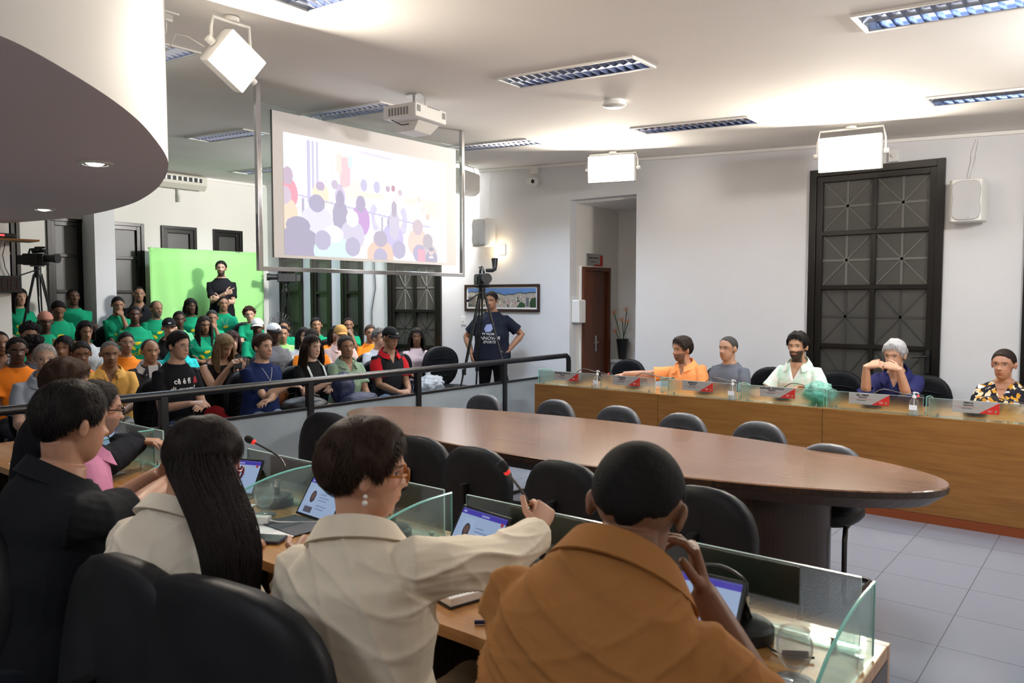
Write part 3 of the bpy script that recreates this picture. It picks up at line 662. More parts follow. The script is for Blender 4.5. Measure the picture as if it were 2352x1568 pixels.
speaker(-1.21, 2.52, 'white wall loudspeaker right of the dark glazed door')
t = thing('spotlight', 'small lit spot lamp with square back plate under the left loudspeaker', 'lamp', (-6.78, WY-.001, 2.30))
mb = MB(); mb.box(-.05, -.012, -.07, .07, 0, .07); mb.obj('back_plate', M_whitem, t, bevel=.003)
mb = MB(); mb.ball((-.02, -.06, 0), .032); mb.obj('bulb', mat('warm_bulb', (1,1,1), .5, emis=(1,.72,.38), es=22), t, smooth=True)
d = bpy.data.lights.new('spot_bulb', 'POINT'); d.energy = 2.2; d.color = (1,.78,.5); d.shadow_soft_size = .04; o = bpy.data.objects.new('spot_bulb', d); COL.objects.link(o); o.location = (-6.80, WY-.13, 2.29)
t = thing('security_camera', 'white dome security camera with junction box on the upper wall', 'security camera', (-6.2, WY-.001, 3.16))
mb = MB(); mb.box(-.055, -.05, .10, .055, 0, .21); mb.obj('junction_box', M_white, t, bevel=.01)
mb = MB(); mb.ball((.03, -.07, 0), .058); mb.obj('camera_ball', M_white, t, smooth=True)
mb = MB(); mb.ball((.035, -.112, -.005), .028); mb.obj('lens', M_blackp, t, smooth=True)
mb = MB(); mb.cyl((-.07, 0, .02), (-.07, -.05, .02), .05); mb.obj('base_disc', M_white, t, smooth=True)
t = thing('junction_box', 'white socket box on the wall beside the largest studio light', 'socket', (-1.87, WY-.001, 3.02))
mb = MB(); mb.box(-.045, -.03, -.06, .045, 0, .06); mb.obj('box_body', M_white, t, bevel=.004); mb = MB(); mb.cyl((0,-.03,.0),(0,-.045,.0),.02); mb.obj('socket_hole', M_whitem, t, smooth=True)
def switch(loc, nrm, label):
    t = thing('light_switch', label, 'light switch', loc); mb = MB()
    if nrm == 'y': mb.box(-.042, -.010, -.06, .042, 0, .06)
    else: mb.box(0, -.042, -.06, .010, .042, .06)
    mb.obj('cover_plate', M_white, t, bevel=.003); mb = MB()
    if nrm == 'y': mb.box(-.012, -.015, -.012, .012, -.010, .012)
    else: mb.box(.010, -.012, -.012, .015, .012, .012)
    mb.obj('rocker', M_whitem, t)
switch((-7.48, WY-.001, 1.32), 'y', 'white wall switch left of the framed city picture')
switch((RX0+.001, 9.38, 1.29), 'x', 'white wall switch inside the recess beside the mahogany door')
t = thing('paper_dispenser', 'white hand dispenser on the recess wall edge beside the mahogany door', 'dispenser', (RX0+.001, 8.42, 1.47))
mb = MB(); mb.box(0, -.085, -.15, .12, .085, .15); mb.obj('housing', M_white, t, bevel=.02); mb = MB(); mb.box(.12, -.04, -.10, .126, .05, .02); mb.obj('window_strip', M_whitem, t, bevel=.002)

# framed city picture
def city(U, V):
    rng = np.random.RandomState(5); C = np.zeros(U.shape+(3,)); C[:] = (.10,.22,.52)
    C += ((V-.75)*.5)[..., None]*np.array((.3,.3,.2))
    hill = .76+.06*np.sin(U*7+.5)+.03*np.sin(U*19)+.02*np.sin(U*43); C[V < hill] = (.035,.045,.035)
    m_ = (V < hill-.05)
    n = (rng.rand(*U.shape)*.35)[..., None]
    C[m_] = (.30,.27,.24)+0*C[m_]; C[m_] += (n-.1)[m_]
    for k in range(420):
        y = rng.rand()*.66; s = .010+.02*(.7-y); x = rng.rand(); h = s*(1.5+4*rng.rand())*(1.6-y)
        x = np.clip(x, .0, 1); g = .25+.5*rng.rand()
        col = (g, g*.95, g*.9) if rng.rand() < .8 else (.42, .22, .15)
        if hill[0, min(int(x*U.shape[1]), U.shape[1]-1)]-.10 > y+h*.5: BX(U,V,x,x+s*.5,y,y+h,C,col)
    for k in range(26):
        x, y = rng.rand(), rng.rand()*.5; EL(U,V,x,y,.012,.05,C,(.03,.06,.03))
    BX(U,V,0,.12,.0,.55,C,(.03,.04,.03),.7); BX(U,V,.86,.90,.05,.5,C,(.10,.12,.15)); EL(U,V,.80,.1,.05,.15,C,(.02,.07,.03)); EL(U,V,.96,.1,.05,.4,C,(.02,.05,.02))
    return C
t = thing('framed_picture', 'long framed panorama photograph of a hillside city on the wall', 'picture', (-6.785, WY-.001, 1.645))
mb = MB(); fw, fh = .66, .185
for (a, b, c, d) in [(-fw,-fh,fw,-fh+.035),(-fw,fh-.035,fw,fh),(-fw,-fh+.035,-fw+.035,fh-.035),(fw-.035,-fh+.035,fw,fh-.035)]: mb.box(a, -.03, b, c, 0, d)
mb.obj('frame', M_darkwood, t, bevel=.006)
mb = MB(); mb.box(-fw+.035, -.012, -fh+.035, fw-.035, -.002, fh-.035); mb.obj('mount', M_paper, t)
painted('city_print', 1.20, .26, city, face((0, -.0135, .002), (1,0,0), (0,0,1)), pic_mat('print', 0), t, 260, 60)

# shelf, small box and red led clock on the nearer wall at the far left
t = thing('wall_shelf', 'light wooden wall shelf at the far left edge', 'shelf', (-8.999, 2.95, 2.215))
mb = MB(); mb.box(0, -.5, 0, .28, .31, .02); mb.obj('board', M_desk, t, bevel=.002); mb = MB(); mb.prism([(0,-.0),(.22,-.0),(0,-.16)], .0, .012, M=Matrix(((1,0,0,0),(0,0,1,0),(0,1,0,0),(0,0,0,1)))); mb.obj('bracket', M_whitem, t)
t = thing('set_top_box', 'black box with red display on the wooden wall shelf', 'set top box', (-8.86, 2.92, 2.236))
mb = MB(); mb.box(-.09, -.14, .006, .09, .14, .05); mb.obj('housing', M_blackp, t, bevel=.006)
mb = MB(); mb.box(.09, -.06, .02, .092, .04, .038); M_led = mat('red_led', (.3,0,0), .4, emis=(1,.05,.06), es=2.2); mb.obj('display', M_led, t)
t = thing('led_clock', 'black wall clock panel with glowing red digits at the left edge', 'clock', (-8.999, 2.90, 1.785))
mb = MB(); mb.box(0, -.28, -.085, .06, .26, .085); mb.obj('case', M_blackp, t, bevel=.004)
mb = MB(); M_leddim = mat('red_led_off', (.05,.004,.004), .4)
def seg7(mb, y, on, w_=.055, h=.10):
    S = {'a':(0,h,w_,0),'g':(0,h/2,w_,0),'d':(0,0,w_,0),'f':(0,h/2,0,h/2),'b':(w_,h/2,0,h/2),'e':(0,0,0,h/2),'c':(w_,0,0,h/2)}
    for k in on:
        x, z, dx, dz = S[k]; mb.box(.060, y+x-.004, z-h/2-.004, .063, y+x+dx+.004, z+dz-h/2+.004)
for k, y in enumerate((-.25,-.16,)): seg7(mb, y, 'abcd'); 
seg7(mb, -.07, 'bc'); seg7(mb, .0, 'bc'); mb.obj('lit_digits', M_led, t)
mb = MB(); seg7(mb, .08, 'abcdefg'); seg7(mb, .165, 'abcdefg'); mb.obj('dim_digits', M_leddim, t)
t = thing('wall_cable', 'thin dark cable hanging down the wall under the wooden shelf', 'cable', (-8.99, 2.98, 2.2)); mb = MB(); mb.tube([(0,.06,0),(.005,.03,-.12),(.005,.05,-.25),(.005,.09,-.34)], .004, 6); mb.obj('cord', M_blackp, t, smooth=True)
t = thing('hanging_cable', 'thin black cable hanging down the wall left of the starred window', 'cable', (-9.38, WY-.012, 1.0)); mb = MB(); mb.tube([(.02,0,1.45),(.03,0,1.1),(.05,0,.8),(-.04,0,.45),(-.04,0,-.1)], .006, 6); mb.obj('cord', M_blackp, t, smooth=True)

# recess bench and flowers
t = thing('recess_counter', 'white low counter at the back of the corridor recess', 'counter', (-5.2, 9.35, 0))
mb = MB(); mb.box(-.455, -.10, 0, .90, .148, .76); mb.obj('cabinet', M_plinth, t, bevel=.003); mb = MB(); mb.box(-.458, -.13, .76, .90, .148, .80); mb.obj('worktop', M_white, t, bevel=.003)
t = thing('potted_flowers', 'orange bird of paradise flowers in a dark pot on the white counter', 'potted plant', (-5.50, 9.36, .80))
mb = MB(); mb.lathe([(.05,0),(.055,.02),(.085,.27),(.09,.28),(.075,.28),(.07,.24)], n=20); mb.obj('pot', mat('dark_pot', (.015,.012,.012), .35), t, smooth=True)
M_stem = mat('stem_green', (.03,.08,.02), .5); M_orange = mat('petal_orange', (.75,.22,.03), .5)
mb = MB(); rnd = random.Random(4); tips = [(-.12,-.02,.62),(-.10,0,.36),(.05,.02,.66),(.10,-.03,.5),(-.02,.03,.52)]
for tx, ty, tz in tips: mb.tube([(0,0,.1),(tx*.3,ty,tz*.6),(tx,ty,tz)], [.006,.005,.006], 6)
mb.obj('stem', M_stem, t, smooth=True)
for tx, ty, tz in tips:
    mb = MB()
    for k in range(4): a = .3+k*.5; mb.tube([(tx,ty,tz),(tx-.05*cos(a),ty,tz+.04*sin(a)+.01),(tx-.11*cos(a),ty,tz+.07*sin(a)-.005)], [.006,.008,.001], 6, flat=.4)
    mb.obj('flower', M_orange, t, smooth=True)

# ================================================================== green backdrop
t = thing('green_screen', 'tall light green chroma backdrop cloth behind the standing interpreter', 'backdrop', (-11.88, 0, .45))
mb = MB(); ny = 40; y0, y1, H_ = 5.98, 7.98, 1.97
def wv(y, z): return .012*sin(y*9)+.008*sin(y*21+z*2)
vv = []; 
for j in range(9):
    for i in range(ny+1):
        y = y0+(y1-y0)*i/ny; z = H_*j/8; vv.append((wv(y, z)*(1-.0*z), y, z))
N_ = ny+1; ff = [(j*N_+i, j*N_+i+1, (j+1)*N_+i+1, (j+1)*N_+i) for j in range(8) for i in range(ny)]
mb.add(vv, ff); o = mb.obj('cloth', M_green, t, smooth=True); md = o.modifiers.new('t', 'SOLIDIFY'); md.thickness = .006
mb = MB(); mb.cyl((-.03, y0, H_-.01), (-.03, y1, H_-.01), .014); mb.cyl((-.03, y0+.03, 0), (-.03, y0+.03, H_), .014); mb.cyl((-.03, y1-.03, 0), (-.03, y1-.03, H_), .014); mb.obj('stand', M_steel, t, smooth=True)

# ================================================================== railing
t = thing('railing', 'black tube railing with frosted panels between the public seats and the floor', 'railing', (-5.5, 0, 0))
rail_pts = [(0, -.6, .95), (0, 8.0, .93), (0, 8.04, .90), (0, 8.05, .86), (0, 8.05, 0)]
mb = MB(); mb.tube(rail_pts, .031, 12); mb.obj('top_rail', M_black, t, smooth=True)
for y in (.2, 1.5, 2.84, 4.13, 5.42, 6.77):
    mb = MB(); mb.box(-.028, y-.028, 0, .028, y+.028, .93); mb.obj('post', M_black, t, bevel=.004)
for a, b in ((.2,1.5),(1.5,2.84),(2.84,4.13),(4.13,5.42),(5.42,6.77),(6.77,8.02)):
    mb = MB(); mb.box(-.014, a+.028, .06, .014, b-.028, .09); mb.obj('lower_bar', M_black, t, bevel=.002); mb = MB(); mb.box(-.014, a+.028, .69, .014, b-.028, .715); p = mb.obj('middle_bar', M_black, t, bevel=.002)
    mb = MB(); mb.box(-.005, a+.028, .09, .005, b-.028, .69); mb.obj('frosted_panel', M_railp, t)

# ================================================================== desks
def desk_unit(x0, x1, yf, depth, top, front, label, cat='desk', red=True, side=None, group=None):
    """front=-1: public side faces -y (far desk) ; +1: public side faces +y (near desk)"""
    t = thing('council_desk', label, 'desk', ((x0+x1)/2, yf, 0), 0, group); hw = (x1-x0)/2-.002; s = -front
    def bx(mb, a, b, z0, z1, xa=-hw, xb=hw): mb.box(xa, min(a*s, b*s), z0, xb, max(a*s, b*s), z1)
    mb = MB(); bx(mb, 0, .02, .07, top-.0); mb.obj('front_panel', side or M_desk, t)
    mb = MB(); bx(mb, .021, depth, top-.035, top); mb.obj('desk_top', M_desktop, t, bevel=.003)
    if red: mb = MB(); bx(mb, .002, .03, 0, .069); mb.obj('plinth', M_deskred, t)
    for xx in (-hw, hw-.02):
        mb = MB(); bx(mb, .0215, depth-.08, .0, top-.036, xx, xx+.02); mb.obj('side_panel', M_darkwood if side else M_desk, t)
    return t
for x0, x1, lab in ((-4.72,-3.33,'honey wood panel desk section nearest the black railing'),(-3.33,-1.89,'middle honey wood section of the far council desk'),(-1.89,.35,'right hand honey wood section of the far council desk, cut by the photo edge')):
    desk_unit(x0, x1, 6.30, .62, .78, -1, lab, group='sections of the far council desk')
for x0, x1, lab in ((-1.80,-.45,'near council desk section at the right end, by the orange brown polo'),(-3.12,-1.80,'near council desk section in front of the two women in pale blazers'),(-4.44,-3.12,'near council desk section in front of the man in pink'),(-5.30,-4.44,'far left section of the near council desk')):
    desk_unit(x0, x1, 2.10, .62, .78, 1, lab, side=M_desktop, red=False, group='sections of the near council desk')

def qpane(mb, x, ya, yb, z0, h, t=.006, mi=0, n=12):
    """side divider: full height at ya, quarter-round down to the desk towards yb"""
    pts = [(ya, z0)]; 
    for k in range(n+1):
        a = pi/2*k/n; pts.append((ya+(yb-ya)*(.12+.88*sin(a)), z0+h*(.10+.90*cos(a))))
    pts.append((yb, z0))
    pts = [(ya, z0), (ya, z0+h)]+pts[2:]
    M = Matrix(((0,0,1,x),(1,0,0,0),(0,1,0,0),(0,0,0,1)))
    if yb > ya: pts = pts[::-1]
    mb.prism(pts, -t/2, t/2, M=M)
def studs(xs, y, z, parent, x0, y0):
    for x in xs:
        mb = MB(); mb.cyl((x-x0, y-y0, .0), (x-x0, y-y0, .016), .008, 12); mb.cyl((x-x0, y-y0, .016), (x-x0, y-y0, .022), .010, 12); mb.obj('stud', M_chrome, parent, smooth=True)
ZT = .781
def pane(x0, x1, y, h, label, group, edge=True):
    xc = (x0+x1)/2; t = thing('desk_glass_panel', label, 'glass panel', (xc, y, ZT), 0, group)
    mb = MB(); mb.box(x0-xc, -.003, .008, x1-xc, .003, h); mb.obj('textured_pane', M_frostp, t)
    mb = MB(); mb.box(x0-xc, -.0034, h, x1-xc, .0034, h+.0015); mb.box(x1-xc, -.0034, .008, x1-xc+.0015, .0034, h); mb.box(x0-xc-.0015, -.0034, .008, x0-xc, .0034, h); mb.obj('polished_edge', M_gedge2, t)
    mb = MB(); s = .05
    mb.box(x0-xc, -.03, .0, x1-xc, .03, .006); mb.obj('glass_foot', M_glass, t)
    studs((x0+.06, x1-.06), y, ZT, t, xc, y)
    return t
M_gedge2 = mat('pale_glass_edge', (.45,.62,.58), .2)
FARP = [(-4.70,-4.01),(-3.97,-3.39),(-3.26,-2.62),(-2.58,-1.90),(-1.86,-1.19),(-1.15,-.46),(-.42,.25)]
NAMES = ['JOSE ROBERTO SILVA SOUZA','ELTINHO','BJ MAROV','RAPHAEL GUSTAVO','DR. OMAR','PRISCA','']
wh = ['at the railing end, in front of the door recess','in front of the empty leather chair','between the orange polo and the grey t-shirt','in front of the bearded man in the pale green shirt','in front of the grey haired man in navy','in front of the woman in the flowered blouse','cut by the right edge']
def plate(x, y, z, name, label, role='VEREADOR'):
    t = thing('name_plate', label, 'name plate', (x, y, z), 0, 'metal name plates on the glass panels')
    mb = MB(); mb.box(-.145, -.002, -.043, .145, 0, .043); mb.obj('steel_sheet', M_plate, t)
    mb = MB(); mb.prism([(-.0+.02,-.043),(.145,-.043),(.145,.040)], 0, .0008, M=Matrix(((1,0,0,0),(0,0,-1,-.0022),(0,1,0,0),(0,0,0,1)))); mb.obj('red_corner', M_red, t)
    F = lambda px, pz: face((px, -.0026, pz), (1,0,0), (0,0,1))
    sz = .019 if len(name) < 12 else .019*13/len(name)*1.35
    if name: text_obj(name, sz, F(-.045, .026), M_ink, 'name_text', t, bold=.0006)
    text_obj(role, .012, F(-.045, .009), M_ink, 'role_text', t, bold=.0003)
    mb = MB(); mb.box(-.13, -.0026, -.0045, .02, -.0021, -.003); mb.obj('red_line', M_red, t)
    text_obj('CÂMARA MUNICIPAL', .007, F(-.055, -.013), M_ink, 'role_text', t)
    mb = MB()   # white leaf emblem and small crest
    for k in (-2,-1,0,1,2): mb.tube([(.088,-.0035,-.030),(.088+.0075*k,-.0035,-.022+.001*abs(k)),(.088+.006*k,-.0035,-.010-.0015*abs(k))], [.001,.0022,.0006], 5, flat=.3)
    mb.obj('leaf_emblem', M_wink, t)
    mb = MB(); mb.box(.117, -.0036, -.032, .130, -.003, -.015); mb.obj('crest', M_crest, t); mb = MB(); mb.box(.1205, -.004, -.028, .1265, -.0036, -.019); mb.obj('crest_centre', M_ink, t)
M_plate = mat('plate_steel', (.58,.57,.55), .38, metal=.55)
M_crest = mat('crest_yellow', (.45,.38,.16), .5)
pl = [(-4.37,0),(-3.69,1),(-2.975,2),(-2.27,3),(-1.565,4),(-.855,5)]
for i, (a, b) in enumerate(FARP):
    pane(a, b, 6.36, .135, 'textured glass desk panel '+wh[i], 'glass panels on the far desk')
for x, i in pl:
    plate(x, 6.355, ZT+.093, NAMES[i], 'steel and red name plate reading '+NAMES[i]+' on the far desk', 'VEREADORA' if i in (1-1, 5) and i == 5 else 'VEREADOR')
def divider(x, ya, yb, label, group, h):
    t = thing('desk_divider', label, 'glass divider', (x, ya, ZT), 0, group)
    mb = MB(); qpane(mb, 0, 0, yb-ya, .006, h); mb.obj('clear_pane', M_glass if ya < 3 else M_gtint, t)
    mb = MB(); n = 14; L_ = yb-ya; pts = [(0, L_*(.12+.88*sin(pi/2*k/n)), .006+h*(.10+.90*cos(pi/2*k/n))) for k in range(n+1)]
    mb.tube([(0, 0, .006+h)]+pts[1:]+[(0, L_, .006)], .0040 if ya < 3 else .0028, 6); mb.tube([(0,0,.006),(0,0,.006+h)], .0028, 6); mb.obj('polished_edge', M_gedge, t, smooth=True)
    studs((x,), ya+(.06 if yb > ya else -.06), ZT, t, x+.014, ya); studs((x,), ya+(yb-ya)*.8, ZT, t, x+.014, ya)
M_gtint = glass_mat('green_tinted_glass', (.78,.90,.88), .05, .12)
for x, l in ((-4.71,'curved clear divider at the railing end of the far desk'),(-3.33,'curved clear divider beside the man in the orange polo'),(-2.60,'curved glass divider right of the first tall sanitizer bottle'),(-1.875,'curved glass divider right of the green plastic bag'),(-1.17,'curved glass divider right of the sanitizer near the flowered blouse')):
    divider(x, 6.35, 6.72, l, 'curved dividers on the far desk', .135)
NEARP = [(-1.14,-.50,'at the right end of the near desk, beside the black microphone'),(-1.79,-1.18,'behind the tablet of the woman with the microphone'),(-2.50,-1.90,'left of the woman in the cream blazer'),(-3.12,-2.55,'beyond the long haired woman'),(-3.80,-3.22,'beyond the man in pink'),(-4.45,-3.88,'at the left end of the near desk')]
for a, b, l in NEARP: pane(a, b, 2.00, .185, 'textured glass desk panel '+l, 'glass panels on the near desk')
for a, b, l in NEARP:
    xc = (a+b)/2+.02; t = thing('name_plate', 'dark name plate seen from behind, '+l.replace('at the right end of the near desk, ', ''), 'name plate', (xc, 2.012, ZT+.125), 0, 'name plates seen from behind on the near desk')
    mb = MB(); mb.box(-.15, -.0, -.05, .15, .002, .05); mb.obj('steel_sheet', mat('plate_back', (.16,.15,.11), .4, metal=.3) if 'M_pb' not in globals() else M_pb, t)
    M_pb = t.children[0].data.materials[0] if t.children else None
for x, l in ((-.465,'large curved glass divider at the right end of the near desk'),(-1.85,'curved glass divider between the two tablets of the near desk'),(-2.60,'curved glass divider by the water glass beside the cream blazers'),(-3.25,'curved glass divider beyond the phone of the man in pink'),(-3.95,'curved glass divider at the far left of the near desk')):
    divider(x, 1.985, 1.50, l, 'curved dividers on the near desk', .18)

# ================================================================== oval table
t = thing('oval_table', 'long oval brown wooden meeting table with a scratched top', 'table', (-2.79, 4.19, 0))
a_, b_ = 2.13, .70; N = 96
el = lambda s, z=0: [((a_*s if s < 1 else a_)*cos(2*pi*k/N), (b_-(a_*(1-s)))*sin(2*pi*k/N) if s < 1 else b_*sin(2*pi*k/N)) for k in range(N)]
mb = MB(); mb.prism(el(1), .744, .75, top=el(.997)); mb.obj('table_top', M_table, t); mb = MB(); mb.prism(el(.999), .715, .7435); mb.obj('edge_band', M_darkwood, t)
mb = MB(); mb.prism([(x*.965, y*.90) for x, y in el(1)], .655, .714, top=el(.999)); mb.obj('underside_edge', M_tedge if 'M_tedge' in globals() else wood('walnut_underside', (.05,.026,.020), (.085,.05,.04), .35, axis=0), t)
for sx in (-1, 1):
    mb = MB(); mb.prism([(sx*1.15+.48*cos(2*pi*k/32)*(.9 if 1 else 1), .30*sin(2*pi*k/32)) for k in range(32)], 0, .66); mb.obj('pedestal', M_darkwood, t, smooth=True)

# ================================================================== chairs
def egg(w_, h, n=28, p=2.6, low=.82):
    out = []
    for k in range(n):
        a = 2*pi*k/n; c_, s_ = cos(a), sin(a)
        x = math.copysign(abs(c_)**(2/p), c_)*w_/2; z = math.copysign(abs(s_)**(2/p), s_)*h/2
        if z < 0: x *= 1-(1-low)*(-z/(h/2))
        out.append((x, z))
    return out
def cushion(mb, outline, th, curve=.05, M=None, lay=6, inset=.03, mi=0):
    """padded pad: outline in x,z ; thickness along y ; bowed"""
    n = len(outline); vv = []; ff = []
    prof = [(-.5, 1-2.2*inset*3), (-.46, 1-inset*1.6), (-.25, 1), (.25, 1), (.46, 1-inset*1.6), (.5, 1-2.2*inset*3), (.56, .45), (.57, 0.02)]
    prof = [(-.56, .02), (-.55, .5)]+prof
    for (d, s) in prof:
        for (x, z) in outline:
            X, Z = x*s, z*s; Y = d*th+curve*(X/.24)**2; vv.append((X, Y, Z))
    for i in range(len(prof)-1):
        for j in range(n): ff.append((i*n+j, i*n+(j+1) % n, (i+1)*n+(j+1) % n, (i+1)*n+j))
    ff.append(tuple(range(n-1, -1, -1))); ff.append(tuple((len(prof)-1)*n+j for j in range(n)))
    vv = [Vector(p) for p in vv]
    if M is not None: vv = [M @ p for p in vv]
    mb.add(vv, ff, mi)
def chair(name, label, cat, kind, backm, h_back=.52, w_back=.46, zc_=.78, shellm=None, group=None):
    """facing +y, origin on the floor"""
    t = thing(name, label, cat, (0, 0, 0), 0, group)
    Mb = Matrix.Translation((0, -.23, zc_)) @ Matrix.Rotation(R(-9), 4, 'X')
    mb = MB(); cushion(mb, egg(w_back, h_back, low=.9), .07, .045, Mb); bk = mb.obj('backrest', backm, t, smooth=True, angle=60)
    mb = MB()
    if kind == 'sled':
        mb.tube([Mb @ Vector((x, .037+.045*(x/.24)**2, z)) for x, z in [(p[0]*.66, p[1]*.66-.02) for p in egg(w_back, h_back, low=.9)]], .003, 6, closed=True); mb.obj('seam', backm, bk, smooth=True)
    else:
        for k in range(4):
            zz = .10-.07*k; mb.tube([Mb @ Vector((x*(.15-.008*k), .040+.045*(x*.15/.24)**2, zz+.012*(1-x*x)) ) for x in (-1,-.6,-.2,.2,.6,1)], [.003,.009,.011,.011,.009,.003], 8, flat=.5)
        mb.obj('padding_rib', backm, bk, smooth=True)
    mb = MB(); Ms = Matrix.Translation((0, .03, .455)) @ Matrix.Rotation(R(90), 4, 'X'); cushion(mb, egg(.48, .47, p=3.2, low=.95), .075, .0, Ms); mb.obj('seat', M_leather, t, smooth=True, angle=60)
    if kind == 'sled':
        mb = MB()
        for s in (-1, 1): mb.tube([(s*.17,-.15,.41),(s*.20,.15,.41),(s*.215,.20,.40),(s*.22,.225,.36),(s*.225,.235,.08),(s*.23,.22,.03),(s*.23,.18,.016),(s*.23,-.22,.016),(s*.21,-.25,.016),(0,-.25,.016)], .0135, 10)
        mb.obj('sled_frame', M_black, t, smooth=True)
        mb = MB(); mb.tube([(0,-.12,.41),(0,-.23,.42),(0,-.28,.50),(0,-.285,.70)], [.016]*4, 8, flat=2.2); mb.obj('back_support', M_black, t, smooth=True)
    else:
        mb = MB(); mb.cyl((0,0,.10), (0,0,.40), .028); mb.cyl((0,0,.08), (0,0,.25), .038); mb.obj('gas_column', M_black, t, smooth=True)
        mb = MB()
        for k in range(5): a = 2*pi*k/5+.3; mb.tube([(0,0,.11),(.15*cos(a),.15*sin(a),.10),(.29*cos(a),.29*sin(a),.07)], [.026,.022,.016], 8, flat=.8)
        mb.obj('star_base', M_black, t, smooth=True)
        for k in range(5):
            a = 2*pi*k/5+.3; mb = MB(); c0 = Vector((.29*cos(a), .29*sin(a), .0275)); n_ = Vector((-sin(a), cos(a), 0))*.022; mb.cyl(c0-n_, c0+n_, .0275, 14); mb.obj('castor', M_blackp, t, smooth=True)
        mb = MB(); mb.tube([(0,-.06,.40),(0,-.24,.41),(0,-.30,.48),(0,-.29,.70)], [.018]*4, 8, flat=2.4); mb.obj('back_support', M_black, t, smooth=True)
    return t
# cantilever chairs round the oval table
far_tab = [(-4.44,'first from the railing'),(-3.72,'second from the railing'),(-3.10,'third from the railing'),(-2.53,'fourth from the railing'),(-1.94,'second from its right end'),(-1.40,'nearest its right end')]
gc = chair('conference_chair', 'grey meeting chair at the far side of the oval table, '+far_tab[0][1], 'chair', 'sled', M_leatherg, .43, .41, .578, group='meeting chairs on the far side of the oval table')
gc.location = (-4.50, 5.07, 0); gc.rotation_euler = (0, 0, R(180))
for i, (x, l) in enumerate(far_tab[1:]):
    dup(gc, ((x-.075) if i < 4 else -1.37, [5.16,5.16,5.12,5.08,4.52][i], 0), R(180-[3,0,2,4,2][i]), 'grey meeting chair at the far side of the oval table, '+l)
bc = chair('conference_chair', 'black meeting chair at the oval table, right of the long haired head', 'chair', 'sled', M_leather, .50, .46, .63, group='meeting chairs on the near side of the oval table')
bc.location = (-3.13, 3.26, 0); bc.rotation_euler = (0, 0, R(5))
dup(bc, (-2.66, 3.22, 0), R(2), 'black meeting chair at the oval table, just behind the raised microphone tip')
tc_ = dup(bc, (-2.10, 3.22, 0), R(0), 'black meeting chair with a small white tag on its back')
mb = MB(); mb.box(-.03, -.335, .62, .03, -.331, .64); mb.obj('white_tag', M_paper, tc_)
dup(bc, (-1.33, 3.16, 0), R(-6), 'black meeting chair right of the head of the person in orange brown')
dup(bc, (-4.30, 3.52, 0), R(14), 'black meeting chair at the left end of the oval table')
# office chairs
oc = chair('office_chair', 'empty black office chair beside the man in the orange polo', 'chair', 'star', M_leather, .50, .47, .70, group='black office chairs behind the far desk')
oc.location = (-4.50, 7.60, 0); oc.rotation_euler = (0, 0, R(176))
for x, y, r_, l in ((-3.32,7.62,186,'black office chair of the man in the orange polo'),(-2.86,7.62,174,'black office chair of the man in the grey t-shirt'),(-2.20,7.62,176,'black office chair of the bearded man in the pale green shirt'),(-1.48,7.66,174,'black office chair of the grey haired man in navy'),(-.78,7.56,200,'black office chair of the woman in the flowered blouse')):
    dup(oc, (x, y, 0), R(r_), l)
dup(oc, (-7.0, 6.86, 0), R(-70), 'small black office chair by the white bag behind the railing', 'empty chairs of the public area')
dup(oc, (-6.78, 7.22, 0), R(-108), 'larger empty black office chair nearest the cameraman', 'empty chairs of the public area').scale = (1.1, 1.1, 1.08)
def big_chair(loc, rz, label, sc=1.0):
    d = dup(oc, loc, rz, label, 'black high back chairs of the near desk'); d.scale = (1.12*sc, 1.12*sc, 1.07*sc); return d

# ================================================================== desk things
M_mic = mat('mic_foam', (.012,.012,.013), .9); M_redr = mat('red_ring', (.7,.03,.03), .4, emis=(1,.05,.04), es=.4)
def mic(base, pts, label, sc=1.0, lit=False):
    t = thing('desk_microphone', label, 'microphone', (base[0], base[1], ZT+.001), 0, 'gooseneck desk microphones')
    mb = MB(); mb.lathe([(.070*sc,0),(.075*sc,.004),(.075*sc,.030*sc),(.066*sc,.040*sc),(.0,.048*sc)], n=28, cap=False); mb.obj('base', M_blackp, t, smooth=True)
    p0 = Vector((0, .01, .042*sc)); mb = MB(); mb.cyl(p0, p0+Vector((0,0,.03)), .011); mb.obj('socket', M_blackp, t, smooth=True)
    mb = MB(); mb.cyl(p0+Vector((0,0,.03)), p0+Vector((0,0,.062)), .009); mb.cyl(p0+Vector((0,0,.034)), p0+Vector((0,0,.042)), .012); mb.obj('chrome_collar', M_chrome, t, smooth=True)
    P = [p0+Vector((0,0,.06))]+[Vector(q)-Vector((base[0], base[1], ZT)) for q in pts]
    # smooth
    Q = []
    for i in range(len(P)-1):
        A = P[max(i-1,0)]; B = P[i]; C_ = P[i+1]; D_ = P[min(i+2, len(P)-1)]
        for tt in (0,.25,.5,.75): Q.append(.5*((2*B)+(C_-A)*tt+(2*A-5*B+4*C_-D_)*tt*tt+(-A+3*B-3*C_+D_)*tt**3))
    Q.append(P[-1]); mb = MB(); mb.tube(Q, .0042, 8); mb.obj('gooseneck', M_gneck, t, smooth=True)
    d = (P[-1]-P[-2]).normalized(); e = P[-1]
    mb = MB(); mb.tube([e-d*.002, e+d*.008, e+d*.012], [.0095,.0105,.0095], 14); mb.obj('red_ring', M_redr, t, smooth=True)
    mb = MB(); mb.tube([e+d*.010, e+d*.014, e+d*.03, e+d*.042, e+d*.047], [.008,.014,.016,.012,.004], 14); mb.obj('foam_head', M_mic, t, smooth=True)
    return t
M_gneck = mat('gooseneck_metal', (.10,.10,.10), .3, metal=.8)
mic((-.755,1.905), [(-.75,1.895,.93),(-.80,1.86,.968),(-.86,1.80,.972),(-.905,1.735,.972)], 'desk microphone with black round base at the right end of the near desk')
